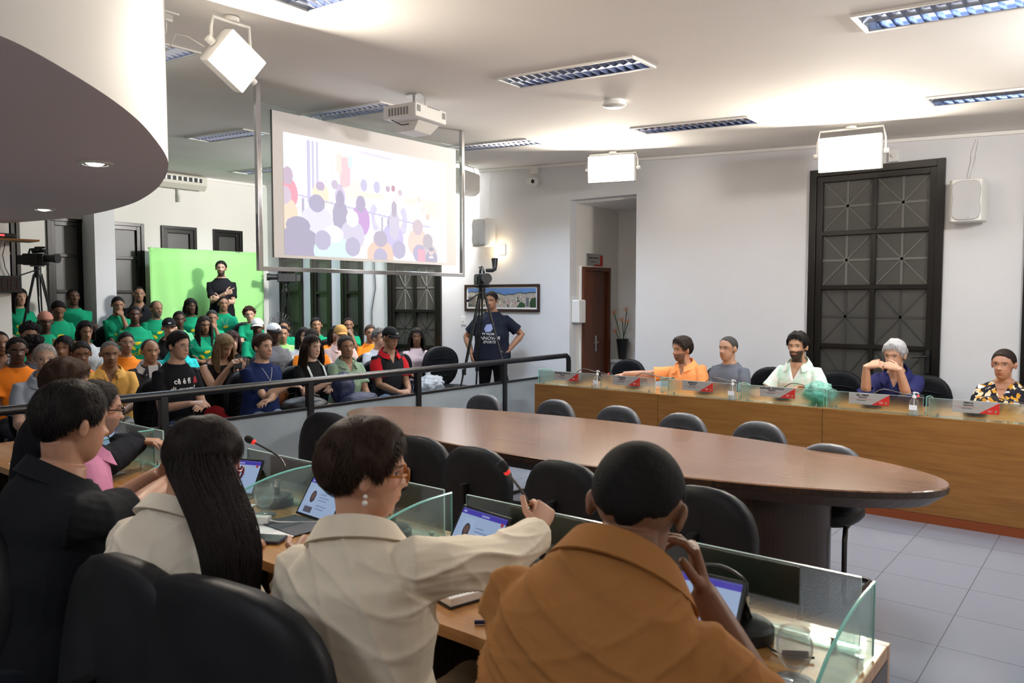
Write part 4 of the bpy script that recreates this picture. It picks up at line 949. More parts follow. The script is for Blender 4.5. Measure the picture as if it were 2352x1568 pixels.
mic((-1.42,1.93), [(-1.41,1.92,.90),(-1.40,1.90,.945),(-1.41,1.83,1.06),(-1.425,1.77,1.135)], 'desk microphone held by the woman in the cream blazer')
mic((-2.08,1.91), [(-2.08,1.91,.91),(-2.06,1.90,.95),(-2.0,1.88,.98)], 'desk microphone hidden behind the head of the woman in the cream blazer')
mic((-2.80,1.92), [(-2.76,1.93,.89),(-2.74,1.93,.94),(-2.78,1.92,.99),(-2.85,1.86,1.045)], 'desk microphone with bent neck between the long haired woman and the cream blazer')
mic((-4.30,1.92), [(-4.31,1.92,.89),(-4.32,1.91,.94),(-4.36,1.88,.99),(-4.44,1.82,1.04)], 'desk microphone in front of the man in pink')
FM = ['at the railing end of the far desk','in front of the empty leather chair','behind the third name plate','behind the plate of the bearded man','in front of the grey haired man','in front of the woman in the flowered blouse']
for (x, i) in pl:
    x0 = x-.03; mic((x0, 6.56), [(x0+.02,6.57,.90),(x0+.08,6.60,.93),(x0+.20,6.66,.90),(x0+.30,6.70,.885)], 'desk microphone '+FM[i], 1.0)

def bottle(x, y, label, s=1.0, milky=False):
    t = thing('sanitizer_bottle', label, 'bottle', (x, y, ZT), 0, 'pump sanitizer bottles')
    mb = MB(); mb.lathe([(.030*s,0.001),(.034*s,.006),(.034*s,.085*s),(.031*s,.105*s),(.020*s,.120*s),(.012*s,.124*s),(.012*s,.130*s)], n=24); mb.obj('clear_body', M_gclear if not milky else M_milky, t, smooth=True)
    mb = MB(); mb.lathe([(.029*s,.003),(.0315*s,.007),(.0315*s,.052*s),(.0,.052*s)], n=24, cap=False); mb.obj('gel', M_gel, t, smooth=True)
    mb = MB(); mb.box(-.026*s, -.0345*s, .045*s, .026*s, -.030*s, .080*s); mb.obj('label_patch', M_paper, t)
    mb = MB(); mb.cyl((0,0,.130*s), (0,0,.146*s), .014*s); mb.cyl((0,0,.146*s), (0,0,.165*s), .006*s); mb.cyl((0,0,.165*s),(0,0,.174*s), .010*s); mb.tube([(0,0,.170*s),(.020*s,-.01*s,.171*s),(.034*s,-.015*s,.166*s)], .004*s, 8); mb.cyl((0,0,.01),(0,0,.13*s), .0025*s, 6); mb.obj('pump', M_white, t, smooth=True)
M_milky = mat('milky_plastic', (.72,.75,.76), .35, trans=.2); M_gel = glass_mat('gel', (.90,.95,.97), .05, .25)
bottle(-3.99, 6.345-.02, 'clear pump sanitizer bottle at the railing end of the far desk', 1.0)
bottle(-2.64, 6.34-.02, 'clear pump sanitizer bottle beside the curved divider, left of the bearded man', 1.0)
bottle(-1.245, 6.345-.02, 'clear pump sanitizer bottle between the man in navy and the woman', 1.0)
bottle(-2.45, 1.96, 'small pump sanitizer bottle behind the head of the woman in the cream blazer', .9)
bottle(-4.72, 1.93, 'milky pump sanitizer bottle at the far left of the near desk', 1.1, True)
# tinted plastic bag
def blob(name, c, r_, m, parent, amp=.25, freq=6, seed=0, n=48, k=32, flatb=True):
    mb = MB(); mb.ball((0,0,0), 1, n, k); vv = []
    for p in mb.v:
        q = Vector(p); nn = 1+amp*(noise.noise(q*freq*.35+Vector((seed,0,0)))+.5*noise.noise(q*freq+Vector((0,seed,0))))
        w_ = Vector((q.x*r_[0]*nn, q.y*r_[1]*nn, q.z*r_[2]*nn)); w_ += Vector(c)
        if flatb: w_.z = max(w_.z, .001)
        vv.append(tuple(w_))
    mb.v = vv; return mb.obj(name, m, parent, smooth=True, angle=70)
t = thing('plastic_bag', 'crumpled translucent green plastic bag on the far desk', 'bag', (-1.985, 6.50, ZT)); M_gbag = glass_mat('green_film', (.42,.82,.72), .12, .45)
blob('bag_film', (0,0,.085), (.115,.10,.095), M_gbag, t, .28, 7, 3); blob('food_box', (.0,0,.06), (.05,.05,.05), M_paper, t, .1, 3, 5)
t = thing('plastic_bag', 'white knotted plastic bag on the seat by the railing', 'bag', (-6.62, 6.72, .50)); M_wbag = glass_mat('white_film', (.85,.88,.92), .2, .65)
blob('bag_film', (0,0,.10), (.16,.19,.11), M_wbag, t, .3, 7, 9); mb = MB(); mb.tube([(0,-.02,.17),(.01,-.03,.22),(.0,.0,.26),(.03,.03,.29)], [.03,.012,.02,.004], 8); mb.tube([(0,-.02,.17),(-.01,-.03,.22),(-.02,-.05,.28)], [.02,.012,.003], 8); mb.obj('knot', M_wbag, t, smooth=True)

def wglass(x, y, label, water=.4):
    t = thing('water_glass', label, 'glass', (x, y, ZT+.001), 0, 'stemmed water glasses on the near desk')
    P = [(.0,.0005),(.033,.001),(.034,.004),(.016,.010),(.012,.018),(.020,.030),(.034,.048),(.040,.070),(.040,.090),(.034,.118),(.033,.1185),(.038,.090),(.038,.070),(.032,.050),(.018,.034),(.0,.028)]
    mb = MB(); mb.lathe(P, n=36, cap=False); mb.obj('glass_bowl', M_gl2, t, smooth=True, angle=80)
    if water: mb = MB(); mb.lathe([(0,.0295),(.017,.0345),(.031,.0505),(.0365,.066),(.0,.066)], n=36, cap=False); mb.obj('water', M_water, t, smooth=True)
    c = thing('coaster', 'round dark coaster under the '+label.replace('stemmed water ', ''), 'coaster', (x, y, ZT), 0, 'round coasters on the near desk'); mb = MB(); mb.lathe([(0,.0),(.046,.0),(.046,.0012),(0,.0012)], n=32, cap=False); mb.obj('disc', M_coast, c)
    t.location.z = ZT+.0015
M_gl2 = glass_mat('drinking_glass', (.95,.96,.97), .03, .10); M_water = glass_mat('water', (.90,.93,.95), .02, .10); M_coast = mat('coaster_print', (.10,.10,.11), .3)
wglass(-.575, 1.75, 'empty stemmed water glass at the right end of the near desk', 0)
wglass(-2.70, 1.80, 'half full stemmed water glass beside the long haired woman')
wglass(-4.10, 1.88, 'stemmed water glass beyond the man in black', .3)

def ui(kind):
    def f(U, V):
        C = np.ones(U.shape+(3,))*np.array((.42,.56,.82)); BX(U,V,0,1,.86,1,C,(.07,.05,.50)); BX(U,V,0,1,.97,1,C,(.10,.10,.45)); BX(U,V,.45,.62,.905,.935,C,(.5,.55,.85))
        BX(U,V,.03,.10,.90,.95,C,(.4,.45,.8))
        if kind != 2: BX(U,V,.90,.955,.80,.88,C,(.45,.04,.06))
        if kind == 0 or kind == 3:
            BX(U,V,.12,.36,.28,.78,C,(.46,.60,.86)); EL(U,V,.24,.5,.075,.17,C,(.05,.04,.06)); EL(U,V,.24,.52,.05,.10,C,(.16,.09,.07))
            BX(U,V,.12,.36,.05,.22,C,(.10,.10,.14))
            for k in range(6): BX(U,V,.42,.42+.3*((k*37) % 10)/20+.18,.60-.08*k,.615-.08*k,C,(.12,.18,.35))
        else:
            for k in range(7): BX(U,V,.30-.02*(k % 3),.68+.03*(k % 2),.60-.05*k,.612-.05*k,C,(.20,.27,.45))
        return C*.85
    return f
M_ui = pic_mat('tablet_display', .62, .15, .6)
def tablet(foot, ang, label, kind=0, w_=.245, h=.165, tilt=58, cover=True):
    """foot: midpoint of the lower screen edge; ang: heading of the viewer side"""
    t = thing('tablet', label, 'tablet', (foot[0], foot[1], ZT), ang, 'tablets propped on the near desk')
    Mt = Matrix.Translation((0, 0, .010)) @ Matrix.Rotation(R(tilt), 4, 'X')    # local x right, y up the screen, z toward viewer(-y world before rot)
    mb = MB(); mb.box(-w_/2, 0, -.007, w_/2, h, 0, M=Mt); mb.obj('tablet_case', M_blackp, t, bevel=.004)
    painted('display', w_-.022, h-.020, ui(kind), Mt @ Matrix.Translation((0, h/2, .0012)), M_ui, t, 90, 60)
    if cover: mb = MB(); mb.box(-w_/2, -.155, .001, w_/2, -.0, .006); mb.obj('keyboard_cover', mat('cover_grey', (.035,.04,.06), .5), t, bevel=.002); mb = MB(); q = Mt @ Vector((0, h*.75, -.007)); mb.add([(-w_/2,q.y,q.z),(w_/2,q.y,q.z),(w_/2,q.y+.09,.001),(-w_/2,q.y+.09,.001),(-w_/2,q.y,q.z-.004),(w_/2,q.y,q.z-.004),(w_/2,q.y+.085,.001),(-w_/2,q.y+.085,.001)], [(0,1,2,3),(7,6,5,4),(0,4,5,1),(1,5,6,2),(2,6,7,3),(3,7,4,0)]); mb.obj('case_flap', M_blackp, t)
tablet((-.86,1.80), R(2), 'bright tablet under the face of the man in the orange brown polo', 2)
tablet((-1.70,1.90), R(-8), 'tablet showing a portrait beside the outstretched pale sleeve', 0)
tablet((-2.47,1.86), R(-4), 'tablet half hidden by the shoulder of the cream blazer', 0)
tablet((-3.08,1.88), R(20), 'tablet on a folding cover behind the face of the long haired woman', 1)
tablet((-4.50,1.90), R(22), 'tablet beyond the man in black, by the milky sanitizer bottle', 3)

def flat_sheet(x, y, rz, w_, h, label, n=1, cat='paper', name='paper_sheet', dz=0.0):
    t = thing(name, label, cat, (x, y, ZT+dz), R(rz)); mb = MB()
    nx = 10; vv = []; 
    for j in range(2):
        for i in range(nx+1): vv.append((-w_/2+w_*i/nx, -h/2+h*j, .0006+.003*(i/nx)**3))
    mb.add(vv+[(a, b, c-.0005) for a, b, c in vv], [(i, i+1, nx+2+i, nx+1+i) for i in range(nx)]+[(2*nx+2+nx+1+i, 2*nx+2+nx+2+i, 2*nx+2+i+1, 2*nx+2+i) for i in range(nx)]); mb.obj('sheet', M_paper, t)
flat_sheet(-2.93,1.70,30,.30,.21,'white paper sheet beneath the face of the long haired woman'); flat_sheet(-2.52,1.70,18,.30,.21,'white paper sheet under the black phone and charger')
flat_sheet(-3.98,1.66,25,.30,.21,'white paper sheet beyond the man in black'); flat_sheet(-4.5,1.62,12,.21,.15,'small folded white paper at the far left of the near desk')
def phone(loc, rz, label, tilt=None, case=(.03,.03,.06)):
    t = thing('phone', label, 'phone', loc, R(rz)); mb = MB(); M = Matrix.Identity(4)
    if tilt is not None: M = tilt
    mb.box(-.038,-.078,.0,.038,.078,.011,M=M); mb.obj('case', mat('phone_case', case, .4), t, bevel=.004); mb = MB(); mb.box(-.034,-.074,.011,.034,.074,.0116,M=M); mb.obj('glass_front', mat('phone_glass', (.01,.01,.012), .05, spec=.8), t); return t
phone((-2.41,1.60,ZT+.003), -62, 'black phone in a dark blue case lying on the near desk')
t = thing('charger', 'white power adapter with cable on the near desk', 'charger', (-2.60,1.72,ZT), R(28)); mb = MB(); mb.box(-.035,-.018,.001,.035,.018,.030); mb.obj('adapter', M_white, t, bevel=.004)
mb = MB(); mb.tube([(-.035,0,.015),(-.08,0,.012),(-.14,.02,.004),(-.2,.0,.004),(-.28,-.02,.004)], .0035, 6); mb.tube([(.035,0,.015),(.07,.0,.01),(.14,.03,.004),(.24,.06,.004)], .003, 6); mb.obj('cable', M_white, t, smooth=True)
t = thing('notebook', 'open notebook with thick white pages beside the cream blazer', 'notebook', (-1.55,1.66,ZT), R(-14)); mb = MB(); mb.box(-.11,-.075,.001,.11,.075,.004); mb.obj('cover', M_blackp, t); mb = MB(); mb.box(-.105,-.07,.004,.105,.07,.028); mb.obj('page_block', M_paper, t, bevel=.003)
t = thing('pen', 'dark blue and red pen on the near desk', 'pen', (-1.30,1.57,ZT+.006), R(40)); mb = MB(); mb.cyl((-.06,0,0),(.06,0,0),.0055,10); mb.obj('barrel', mat('pen_blue', (.02,.03,.12), .3), t, smooth=True); mb = MB(); mb.cyl((.06,0,0),(.075,0,0),.006,10); mb.obj('cap', M_redr, t, smooth=True)
t = thing('mic_cable', 'black cable and plug behind the empty water glass', 'cable', (-.62,1.90,ZT+.004)); mb = MB(); mb.tube([(-.12,.02,.012),(-.05,-.03,0),(.0,-.05,0),(.05,-.02,.004)], .003, 6); mb.tube([(-.02,-.04,.002),(.035,-.015,.006)], .008, 8); mb.obj('cord', M_blackp, t, smooth=True)

# ================================================================== tripods with video cameras
def tripod(base, h, rz, label, spread=.42, camrz=0, vf='up'):
    t = thing('camera_tripod', label, 'tripod', base, R(rz), 'black camera tripods')
    apex = h
    for k in range(3):
        a = 2*pi*k/3+.4; d = Vector((cos(a), sin(a), 0)); foot = d*spread; top = d*.045+Vector((0,0,apex)); mid = top.lerp(foot, .55)
        s = Vector((-sin(a), cos(a), 0))*.018; mb = MB(); mb.cyl(top+s, mid+s*.6, .010, 8); mb.cyl(top-s, mid-s*.6, .010, 8); mb.cyl(mid+Vector((0,0,.03)), foot+Vector((0,0,.004)), .011, 8); mb.cyl(mid-Vector((0,0,.03)), mid+Vector((0,0,.04)), .026, 8); mb.obj('leg', M_black, t, smooth=True)
    mb = MB(); mb.cyl((0,0,apex-.03),(0,0,apex+.02),.055,16); mb.cyl((0,0,apex+.02),(0,0,apex+.11),.042,16); mb.box(-.05,-.07,apex+.11,.05,.07,apex+.13); mb.cyl((0,0,apex-.28),(0,0,apex-.03),.012,8); mb.obj('fluid_head', M_black, t, smooth=True)
    mb = MB(); mb.cyl((.04,0,apex+.08),(.12,-.40,apex-.05),.009,8); mb.cyl((.10,-.30,apex-.02),(.12,-.40,apex-.05),.015,8); mb.obj('pan_handle', M_black, t, smooth=True)
    c = thing('video_camera', 'black shoulder video camera on '+label.replace('black tripod','the tripod'), 'video camera', (base[0], base[1], base[2]+apex+.131), R(rz+camrz), 'black video cameras')
    mb = MB(); mb.box(-.065,-.17,0.0,.065,.13,.15); mb.obj('camera_body', M_blackp, c, bevel=.012)
    mb = MB(); mb.cyl((0,.13,.085),(0,.24,.085),.045,20,r2=.05); mb.cyl((0,.24,.085),(0,.30,.085),.056,20,r2=.062); mb.obj('lens', M_blackp, c, smooth=True)
    mb = MB(); mb.tube([(0,-.12,.15),(0,-.10,.205),(0,.05,.215),(0,.12,.16)], .014, 8); mb.cyl((0.03,.0,.225),(0.03,.14,.225),.014,10); mb.obj('top_handle', M_blackp, c, smooth=True)
    mb = MB()
    if vf == 'up': mb.tube([(-.05,.02,.19),(-.13,-.0,.19),(-.17,-.06,.21),(-.18,-.09,.27),(-.18,-.10,.34)], [.022,.024,.028,.034,.042], 12)
    else: mb.tube([(-.05,.06,.19),(-.09,.06,.19),(-.10,-.05,.19),(-.10,-.14,.19)], [.02,.022,.028,.034], 12)
    mb.obj('viewfinder', M_blackp, c, smooth=True)
    mb = MB(); mb.box(-.055,-.25,.01,.055,-.17,.13); mb.obj('battery', M_blackp, c, bevel=.006)
    mb = MB(); mb.box(.066,-.12,.02,.075,.06,.12); mb.obj('side_screen', M_black, c, bevel=.003)
    return t
tripod((-6.26,7.28,0), 1.66, 0, 'black tripod before the man in the dark printed t-shirt', .50, 180+52)
tripod((-11.3,8.02,.45), 1.33, 30, 'black tripod right of the green backdrop', .2, 180-60, 'side')
tripod((-11.2,4.15,.32), 1.62, 10, 'black tripod at the far left behind the public', .42, -90+20, 'side')
t = thing('standing_fan', 'dark round standing fan behind the public, below the middle tripod', 'fan', (-10.4,7.25,.20)); mb = MB(); mb.cyl((0,0,.0),(0,0,.95),.015); mb.lathe([(.0,.0),(.18,.0),(.17,.02),(.03,.03)], n=24); mb.obj('stand', M_black, t, smooth=True)
mb = MB(); Mf = face((.04,0,1.0),(0,1,0),(0,0,1))
for r_ in (.06,.10,.14,.18,.22): mb.tube([Mf @ Vector((r_*cos(2*pi*k/32), r_*sin(2*pi*k/32), .03*(1-(r_/.22)**2))) for k in range(32)], .0025, 5, closed=True)
for k in range(24): a = 2*pi*k/24; mb.cyl(Mf @ Vector((0,0,.03)), Mf @ Vector((.22*cos(a), .22*sin(a), 0)), .002, 5)
mb.obj('guard', M_black, t)
mb = MB()
for k in range(3):
    a0 = 2*pi*k/3; mb.add([Mf @ Vector(p) for p in ((.02*cos(a0),.02*sin(a0),-.02),(.19*cos(a0-.3),.19*sin(a0-.3),-.035),(.2*cos(a0+.3),.2*sin(a0+.3),-.01),(.03*cos(a0+1),.03*sin(a0+1),-.01))], [(0,1,2,3)])
mb.obj('blade', mat('fan_grey', (.12,.12,.13), .4), t)
# ================================================================== people
def inst_color_mat(name, rough=.6, spec=.3, bump=.2, bscale=300, var=.12, sheen=0, stretch=None, vscale=6):
    """cloth / hair whose own colour is the object's colour"""
    m = mat(name, (.5,.5,.5), rough, spec=spec); oi = nd(m, 'ShaderNodeObjectInfo'); tc = nd(m, 'ShaderNodeTexCoord')
    mp = nd(m, 'ShaderNodeMapping'); lk(m, tc.outputs['Object'], mp.inputs[0])
    if stretch: mp.inputs['Scale'].default_value = stretch
    n = nd(m, 'ShaderNodeTexNoise'); n.inputs['Scale'].default_value = vscale; n.inputs['Detail'].default_value = 3; lk(m, mp.outputs[0], n.inputs[0])
    mr = nd(m, 'ShaderNodeMapRange'); mr.inputs[3].default_value = 1-var; mr.inputs[4].default_value = 1+var; lk(m, n.outputs[0], mr.inputs[0])
    vm = nd(m, 'ShaderNodeVectorMath', operation='SCALE'); lk(m, oi.outputs['Color'], vm.inputs[0]); lk(m, mr.outputs[0], vm.inputs['Scale']); lk(m, vm.outputs[0], bsdf(m).inputs['Base Color'])
    n2 = nd(m, 'ShaderNodeTexNoise'); n2.inputs['Scale'].default_value = bscale; lk(m, mp.outputs[0], n2.inputs[0])
    bp = nd(m, 'ShaderNodeBump'); bp.inputs['Strength'].default_value = bump; bp.inputs['Distance'].default_value = .002; lk(m, n2.outputs[0], bp.inputs['Height']); lk(m, bp.outputs[0], bsdf(m).inputs['Normal'])
    if sheen: bsdf(m).inputs['Sheen Weight'].default_value = sheen
    return m
M_cloth = inst_color_mat('cloth', .85, .15, .25, 400, .07)
M_hair = inst_color_mat('hair', .6, .12, .9, 160, .5, stretch=(1, 1, .22), vscale=90)
M_hairc = inst_color_mat('curly_hair', .75, .12, 1.0, 220, .5, vscale=90)
M_denim = inst_color_mat('denim', .8, .15, .35, 500, .22, vscale=9)
M_item = inst_color_mat('worn_plastic', .3, .5, 0, 10, 0)

def skin_material():
    m = mat('skin', (.5,.3,.2), .48, spec=.35); N = m.node_tree.nodes
    oi = nd(m, 'ShaderNodeObjectInfo'); at = nd(m, 'ShaderNodeAttribute'); at.attribute_name = 'hp'
    sx = nd(m, 'ShaderNodeSeparateXYZ'); lk(m, at.outputs['Vector'], sx.inputs[0])
    def mth(op, a, b=None, c=None, clamp=False):
        n = nd(m, 'ShaderNodeMath', operation=op); n.use_clamp = clamp
        for i, v in enumerate((a, b, c)):
            if v is None: continue
            if isinstance(v, (int, float)): n.inputs[i].default_value = v
            else: lk(m, v, n.inputs[i])
        return n.outputs[0]
    X = mth('ABSOLUTE', sx.outputs[0]); Y = sx.outputs[1]; Z = sx.outputs[2]
    front = mth('GREATER_THAN', Y, .035)
    def ell(cx, cz, rx, rz, soft=.35, fr=True):
        a = mth('DIVIDE', mth('SUBTRACT', X, cx), rx); b = mth('DIVIDE', mth('SUBTRACT', Z, cz), rz)
        d = mth('ADD', mth('MULTIPLY', a, a), mth('MULTIPLY', b, b))
        o = mth('DIVIDE', mth('SUBTRACT', 1+soft, d), 2*soft, clamp=True)
        return mth('MULTIPLY', o, front) if fr else o
    def mix(fac, a, b):
        n = nd(m, 'ShaderNodeMix'); n.data_type = 'RGBA'; lk(m, fac, n.inputs['Factor'])
        for s, v in ((6, a), (7, b)):
            if isinstance(v, tuple): n.inputs[s].default_value = (*v, 1)
            else: lk(m, v, n.inputs[s])
        return n.outputs[2]
    def scale(c, k, tint=(1,1,1)):
        n = nd(m, 'ShaderNodeVectorMath', operation='MULTIPLY'); lk(m, c, n.inputs[0]); n.inputs[1].default_value = tuple(k*t for t in tint); return n.outputs[0]
    base = oi.outputs['Color']
    tc = nd(m, 'ShaderNodeTexCoord'); nz = nd(m, 'ShaderNodeTexNoise'); nz.inputs['Scale'].default_value = 28; lk(m, tc.outputs['Object'], nz.inputs[0])
    mr = nd(m, 'ShaderNodeMapRange'); mr.inputs[3].default_value = .88; mr.inputs[4].default_value = 1.12; lk(m, nz.outputs[0], mr.inputs[0])
    vm = nd(m, 'ShaderNodeVectorMath', operation='SCALE'); lk(m, base, vm.inputs[0]); lk(m, mr.outputs[0], vm.inputs['Scale']); c = vm.outputs[0]
    c = mix(mth('MULTIPLY', ell(.040, -.022, .020, .018, .8), .25), c, scale(base, 1.0, (1.15,.85,.82)))
    hairc = nd(m, 'ShaderNodeCombineXYZ')      # brow and beard tone from alpha
    al = oi.outputs['Alpha']
    for i in range(3): lk(m, mth('MULTIPLY', al, (1, .95, .9)[i]), hairc.inputs[i])
    hc = hairc.outputs[0]
    bd = nd(m, 'ShaderNodeAttribute'); bd.attribute_name = 'bd'
    n3 = nd(m, 'ShaderNodeTexNoise'); n3.inputs['Scale'].default_value = 260; lk(m, tc.outputs['Object'], n3.inputs[0])
    bf = mth('MULTIPLY', bd.outputs['Fac'], mth('ADD', mth('MULTIPLY', n3.outputs[0], .5), .68), clamp=True)
    c = mix(bf, c, hc)
    c = mix(mth('MULTIPLY', ell(.030, .0255, .0175, .0040, .7), .85), c, hc)                # brows
    c = mix(mth('MULTIPLY', ell(0, -.056, .024, .0085, .35), .65), c, scale(base, .72, (1.12,.66,.66)))       # lips
    c = mix(mth('MULTIPLY', ell(0, -.0562, .023, .0012, .9), .8), c, scale(base, .22))              # mouth line
    c = mix(mth('MULTIPLY', ell(.008, -.0335, .0045, .0028, .6), .8), c, scale(base, .15))            # nostrils
    c = mix(mth('MULTIPLY', ell(.031, .009, .0175, .0095, .8), .35), c, scale(base, .42))           # lids
    c = mix(ell(.031, .0055, .0125, .0044, .3), c, (.50,.47,.44)); c = mix(ell(.031, .0058, .0052, .0047, .3), c, (.012,.008,.006))
    c = mix(mth('MULTIPLY', ell(.031, .0098, .0142, .0016, .6), .9), c, (.012,.010,.010))
    lk(m, c, bsdf(m).inputs['Base Color'])
    bsdf(m).inputs['Subsurface Weight'].default_value = 0
    return m
M_skin = skin_material()

# ---- head shape
def ray_ell(d, c, s):
    c = np.array(c); s = np.array(s); a = ((d/s)**2).sum(1); b = -2*((d*c)/(s**2)).sum(1); k = ((c/s)**2).sum()-1
    return (-b+np.sqrt(b*b-4*a*k))/(2*a)
def head_r(d, wide=1.0, jaw=1.0):
    r1 = ray_ell(d, (0,-.014,.028), (.0765*wide,.098,.089)); r2 = ray_ell(d, (0,.020,-.040), (.057*wide*jaw,.064,.078)); k = .010
    h = np.clip(.5+.5*(r1-r2)/k, 0, 1); return r2*(1-h)+r1*h+k*h*(1-h)
def G(v, c, s): return np.exp(-((v-c)/s)**2)
def head_features(p, nose=1.0):
    x, y, z = p[:,0], p[:,1], p[:,2]; ax = np.abs(x); fm = np.clip((y-.02)/.03, 0, 1)
    prof = np.clip((.024-z)/.044, 0, 1)*np.clip((z+.037)/.007, 0, 1)
    d = .024*nose*G(x,0,.0105)*prof+.011*nose*G(ax,.012,.0075)*G(z,-.026,.009)+.0055*G(z,.028,.010)*G(x,0,.045)-.0095*G(ax,.031,.014)*G(z,.008,.011)+.004*G(ax,.031,.008)*G(z,.006,.006)
    d += .004*G(ax,.040,.016)*G(z,-.022,.018)+.0065*G(x,0,.020)*(G(z,-.0505,.0055)+G(z,-.0625,.006))-.003*G(z,-.0565,.002)*G(x,0,.022)-.004*G(x,0,.022)*G(z,-.076,.006)+.006*G(x,0,.020)*G(z,-.096,.014)
    q = p.copy(); q[:,1] += d*fm; return q
def sph(n, k):
    th = np.linspace(0, 2*pi, n, endpoint=False); ph = np.linspace(-pi/2, pi/2, k+1)[1:-1]
    T, Pp = np.meshgrid(th, ph); d = np.stack([np.cos(Pp)*np.sin(T), np.cos(Pp)*np.cos(T), np.sin(Pp)], -1).reshape(-1, 3)
    d = np.concatenate([[[0,0,-1.]], d, [[0,0,1.]]]); m_ = k-1; f = []
    for j in range(n): f.append((0, 1+j, 1+(j+1) % n))
    for i in range(m_-1):
        for j in range(n): f.append((1+i*n+j, 1+(i+1)*n+j, 1+(i+1)*n+(j+1) % n, 1+i*n+(j+1) % n))
    L = len(d)-1
    for j in range(n): f.append((L, 1+(m_-1)*n+(j+1) % n, 1+(m_-1)*n+j))
    return d, f
SPH = sph(64, 56); SPHH = sph(72, 48)
def az_el(p): return np.abs(np.arctan2(p[:,0], p[:,1])), p[:,2]
HL = dict(short=([0,.5,.95,1.25,1.42,1.75,2.3,3.2],[.070,.062,.040,.005,-.002,.018,-.030,-.062]),
          rim=([0,.5,.95,1.2,1.42,1.75,2.3,3.2],[.30,.30,.12,.035,-.002,.018,-.030,-.062]),
          fem=([0,.5,.95,1.25,1.42,1.75,2.3,3.2],[.066,.058,.036,.010,.0,.014,-.035,-.070]),
          fringe=([0,.5,.95,1.25,1.42,1.75,2.3,3.2],[.040,.038,.025,.000,-.012,-.014,-.045,-.075]),
          buzz=([0,.5,.95,1.25,1.42,1.75,2.3,3.2],[.076,.068,.050,.018,.004,.022,-.020,-.050]))
def cap_hair(style, th_, line='short', seed=1, wide=1, jaw=1, bald=0, fwd=0, rough=.15, top=1.0, freq=30):
    d, f = SPHH; r = head_r(d, wide, jaw); p = d*r[:,None]; az, z = az_el(p)
    jit = np.array([noise.noise(Vector(q)*55+Vector((seed,7,1))) for q in p])*.010; zl = np.interp(az, *HL[line])+jit; mk = np.clip((z-zl)/.026, 0, 1); mk = mk*mk*(3-2*mk)
    if bald: mk = mk*np.clip((.075-z)/.02, 0, 1)
    t = th_*(1+rough*np.array([noise.noise(Vector(q)*freq+Vector((seed*3.1,0,0))) for q in p])*1.6)
    t = t*(1+(top-1)*np.clip((z-.05)/.06, 0, 1)); t = t+fwd*np.clip(p[:,1]/.08, 0, 1)*np.clip((z-.06)/.03, 0, 1)
    rr = r+t*mk-.007*(1-mk); return d*rr[:,None], f, mk*t
def strands(seed, n, L, w_, lift, wide, jaw, thick, line, spread=.5, crown=(0,-.035,.12), bald=0, sgn=1):
    rs = np.random.RandomState(seed); d = rs.randn(n*2, 3); d /= np.linalg.norm(d, axis=1)[:,None]; r = head_r(d, wide, jaw); p = d*r[:,None]; az, z = az_el(p)
    zl = np.interp(az, *HL[line]); mk = np.clip((z-zl-.002)/.026, 0, 1); keep = (mk > .12)&((z < .075) if bald else (z > -1)); keep &= np.cumsum(keep) <= n; d, p, r, mk = d[keep], p[keep], r[keep], mk[keep]; m_ = len(d)
    t = (p-np.array(crown))*sgn; t += rs.randn(m_, 3)*.035*spread; t -= d*(t*d).sum(1)[:,None]; t /= np.linalg.norm(t, axis=1)[:,None]+1e-9; b = np.cross(t, d)
    st = d*(r+thick*mk*.8)[:,None]; l = (L*(.6+.8*rs.rand(m_))*(.35+.65*mk))[:,None]; lf = (lift*(.3+rs.rand(m_)))[:,None]; wv_ = (w_*(.6+.8*rs.rand(m_)))[:,None]
    bend = rs.randn(m_, 1)*.22*l; rs0 = (r+thick*mk*.8)[:,None]
    def onto(q, k):
        n_ = q/np.linalg.norm(q, axis=1)[:,None]; return n_*(head_r(n_, wide, jaw)[:,None]+thick*mk[:,None]*k+lf)
    P0 = st; P1 = onto(st+t*l*.5, .85); P2 = onto(st+t*l+b*bend, .6)
    V = np.stack([P0-b*wv_, P0+b*wv_, P1-b*wv_*.8, P1+b*wv_*.8, P2], 1).reshape(-1, 3); i = np.arange(m_)[:,None]*5
    F = [tuple(q) for q in np.concatenate([i+0, i+1, i+3, i+2], 1).tolist()]+[tuple(q) for q in np.concatenate([i+2, i+3, i+4], 1).tolist()]
    return V, F
def smoothmesh(v, f, it): return v

def to_mesh(v, f, name):
    me = bpy.data.meshes.new(name); me.from_pydata([tuple(q) for q in v], [], f); return me
def remesh(mb, voxel, smooth=3, name='m', disp=None):
    me = to_mesh(mb.v, mb.f, name); o = bpy.data.objects.new('tmp', me); COL.objects.link(o)
    md = o.modifiers.new('r', 'REMESH'); md.mode = 'VOXEL'; md.voxel_size = voxel
    if smooth: ms = o.modifiers.new('s', 'SMOOTH'); ms.factor = .5; ms.iterations = smooth
    dg = bpy.context.evaluated_depsgraph_get(); out = bpy.data.meshes.new_from_object(o.evaluated_get(dg)); bpy.data.objects.remove(o); bpy.data.meshes.remove(me)
    out.name = name
    if disp is not None:
        n = len(out.vertices); co = np.empty(n*3, np.float32); out.vertices.foreach_get('co', co); no = np.empty(n*3, np.float32); out.vertex_normals.foreach_get('vector', no)
        co = co.reshape(-1, 3); no = no.reshape(-1, 3); co = co+no*disp(co)[:,None]; out.vertices.foreach_set('co', co.astype(np.float32).ravel())
    out.shade_smooth(); return out
def mobj(me, name, m, parent, color=None):
    me.materials.clear(); me.materials.append(m); o = bpy.data.objects.new(name, me); COL.objects.link(o); o.parent = parent
    if color is not None: o.color = color if len(color) == 4 else (*color, 1)
    return o
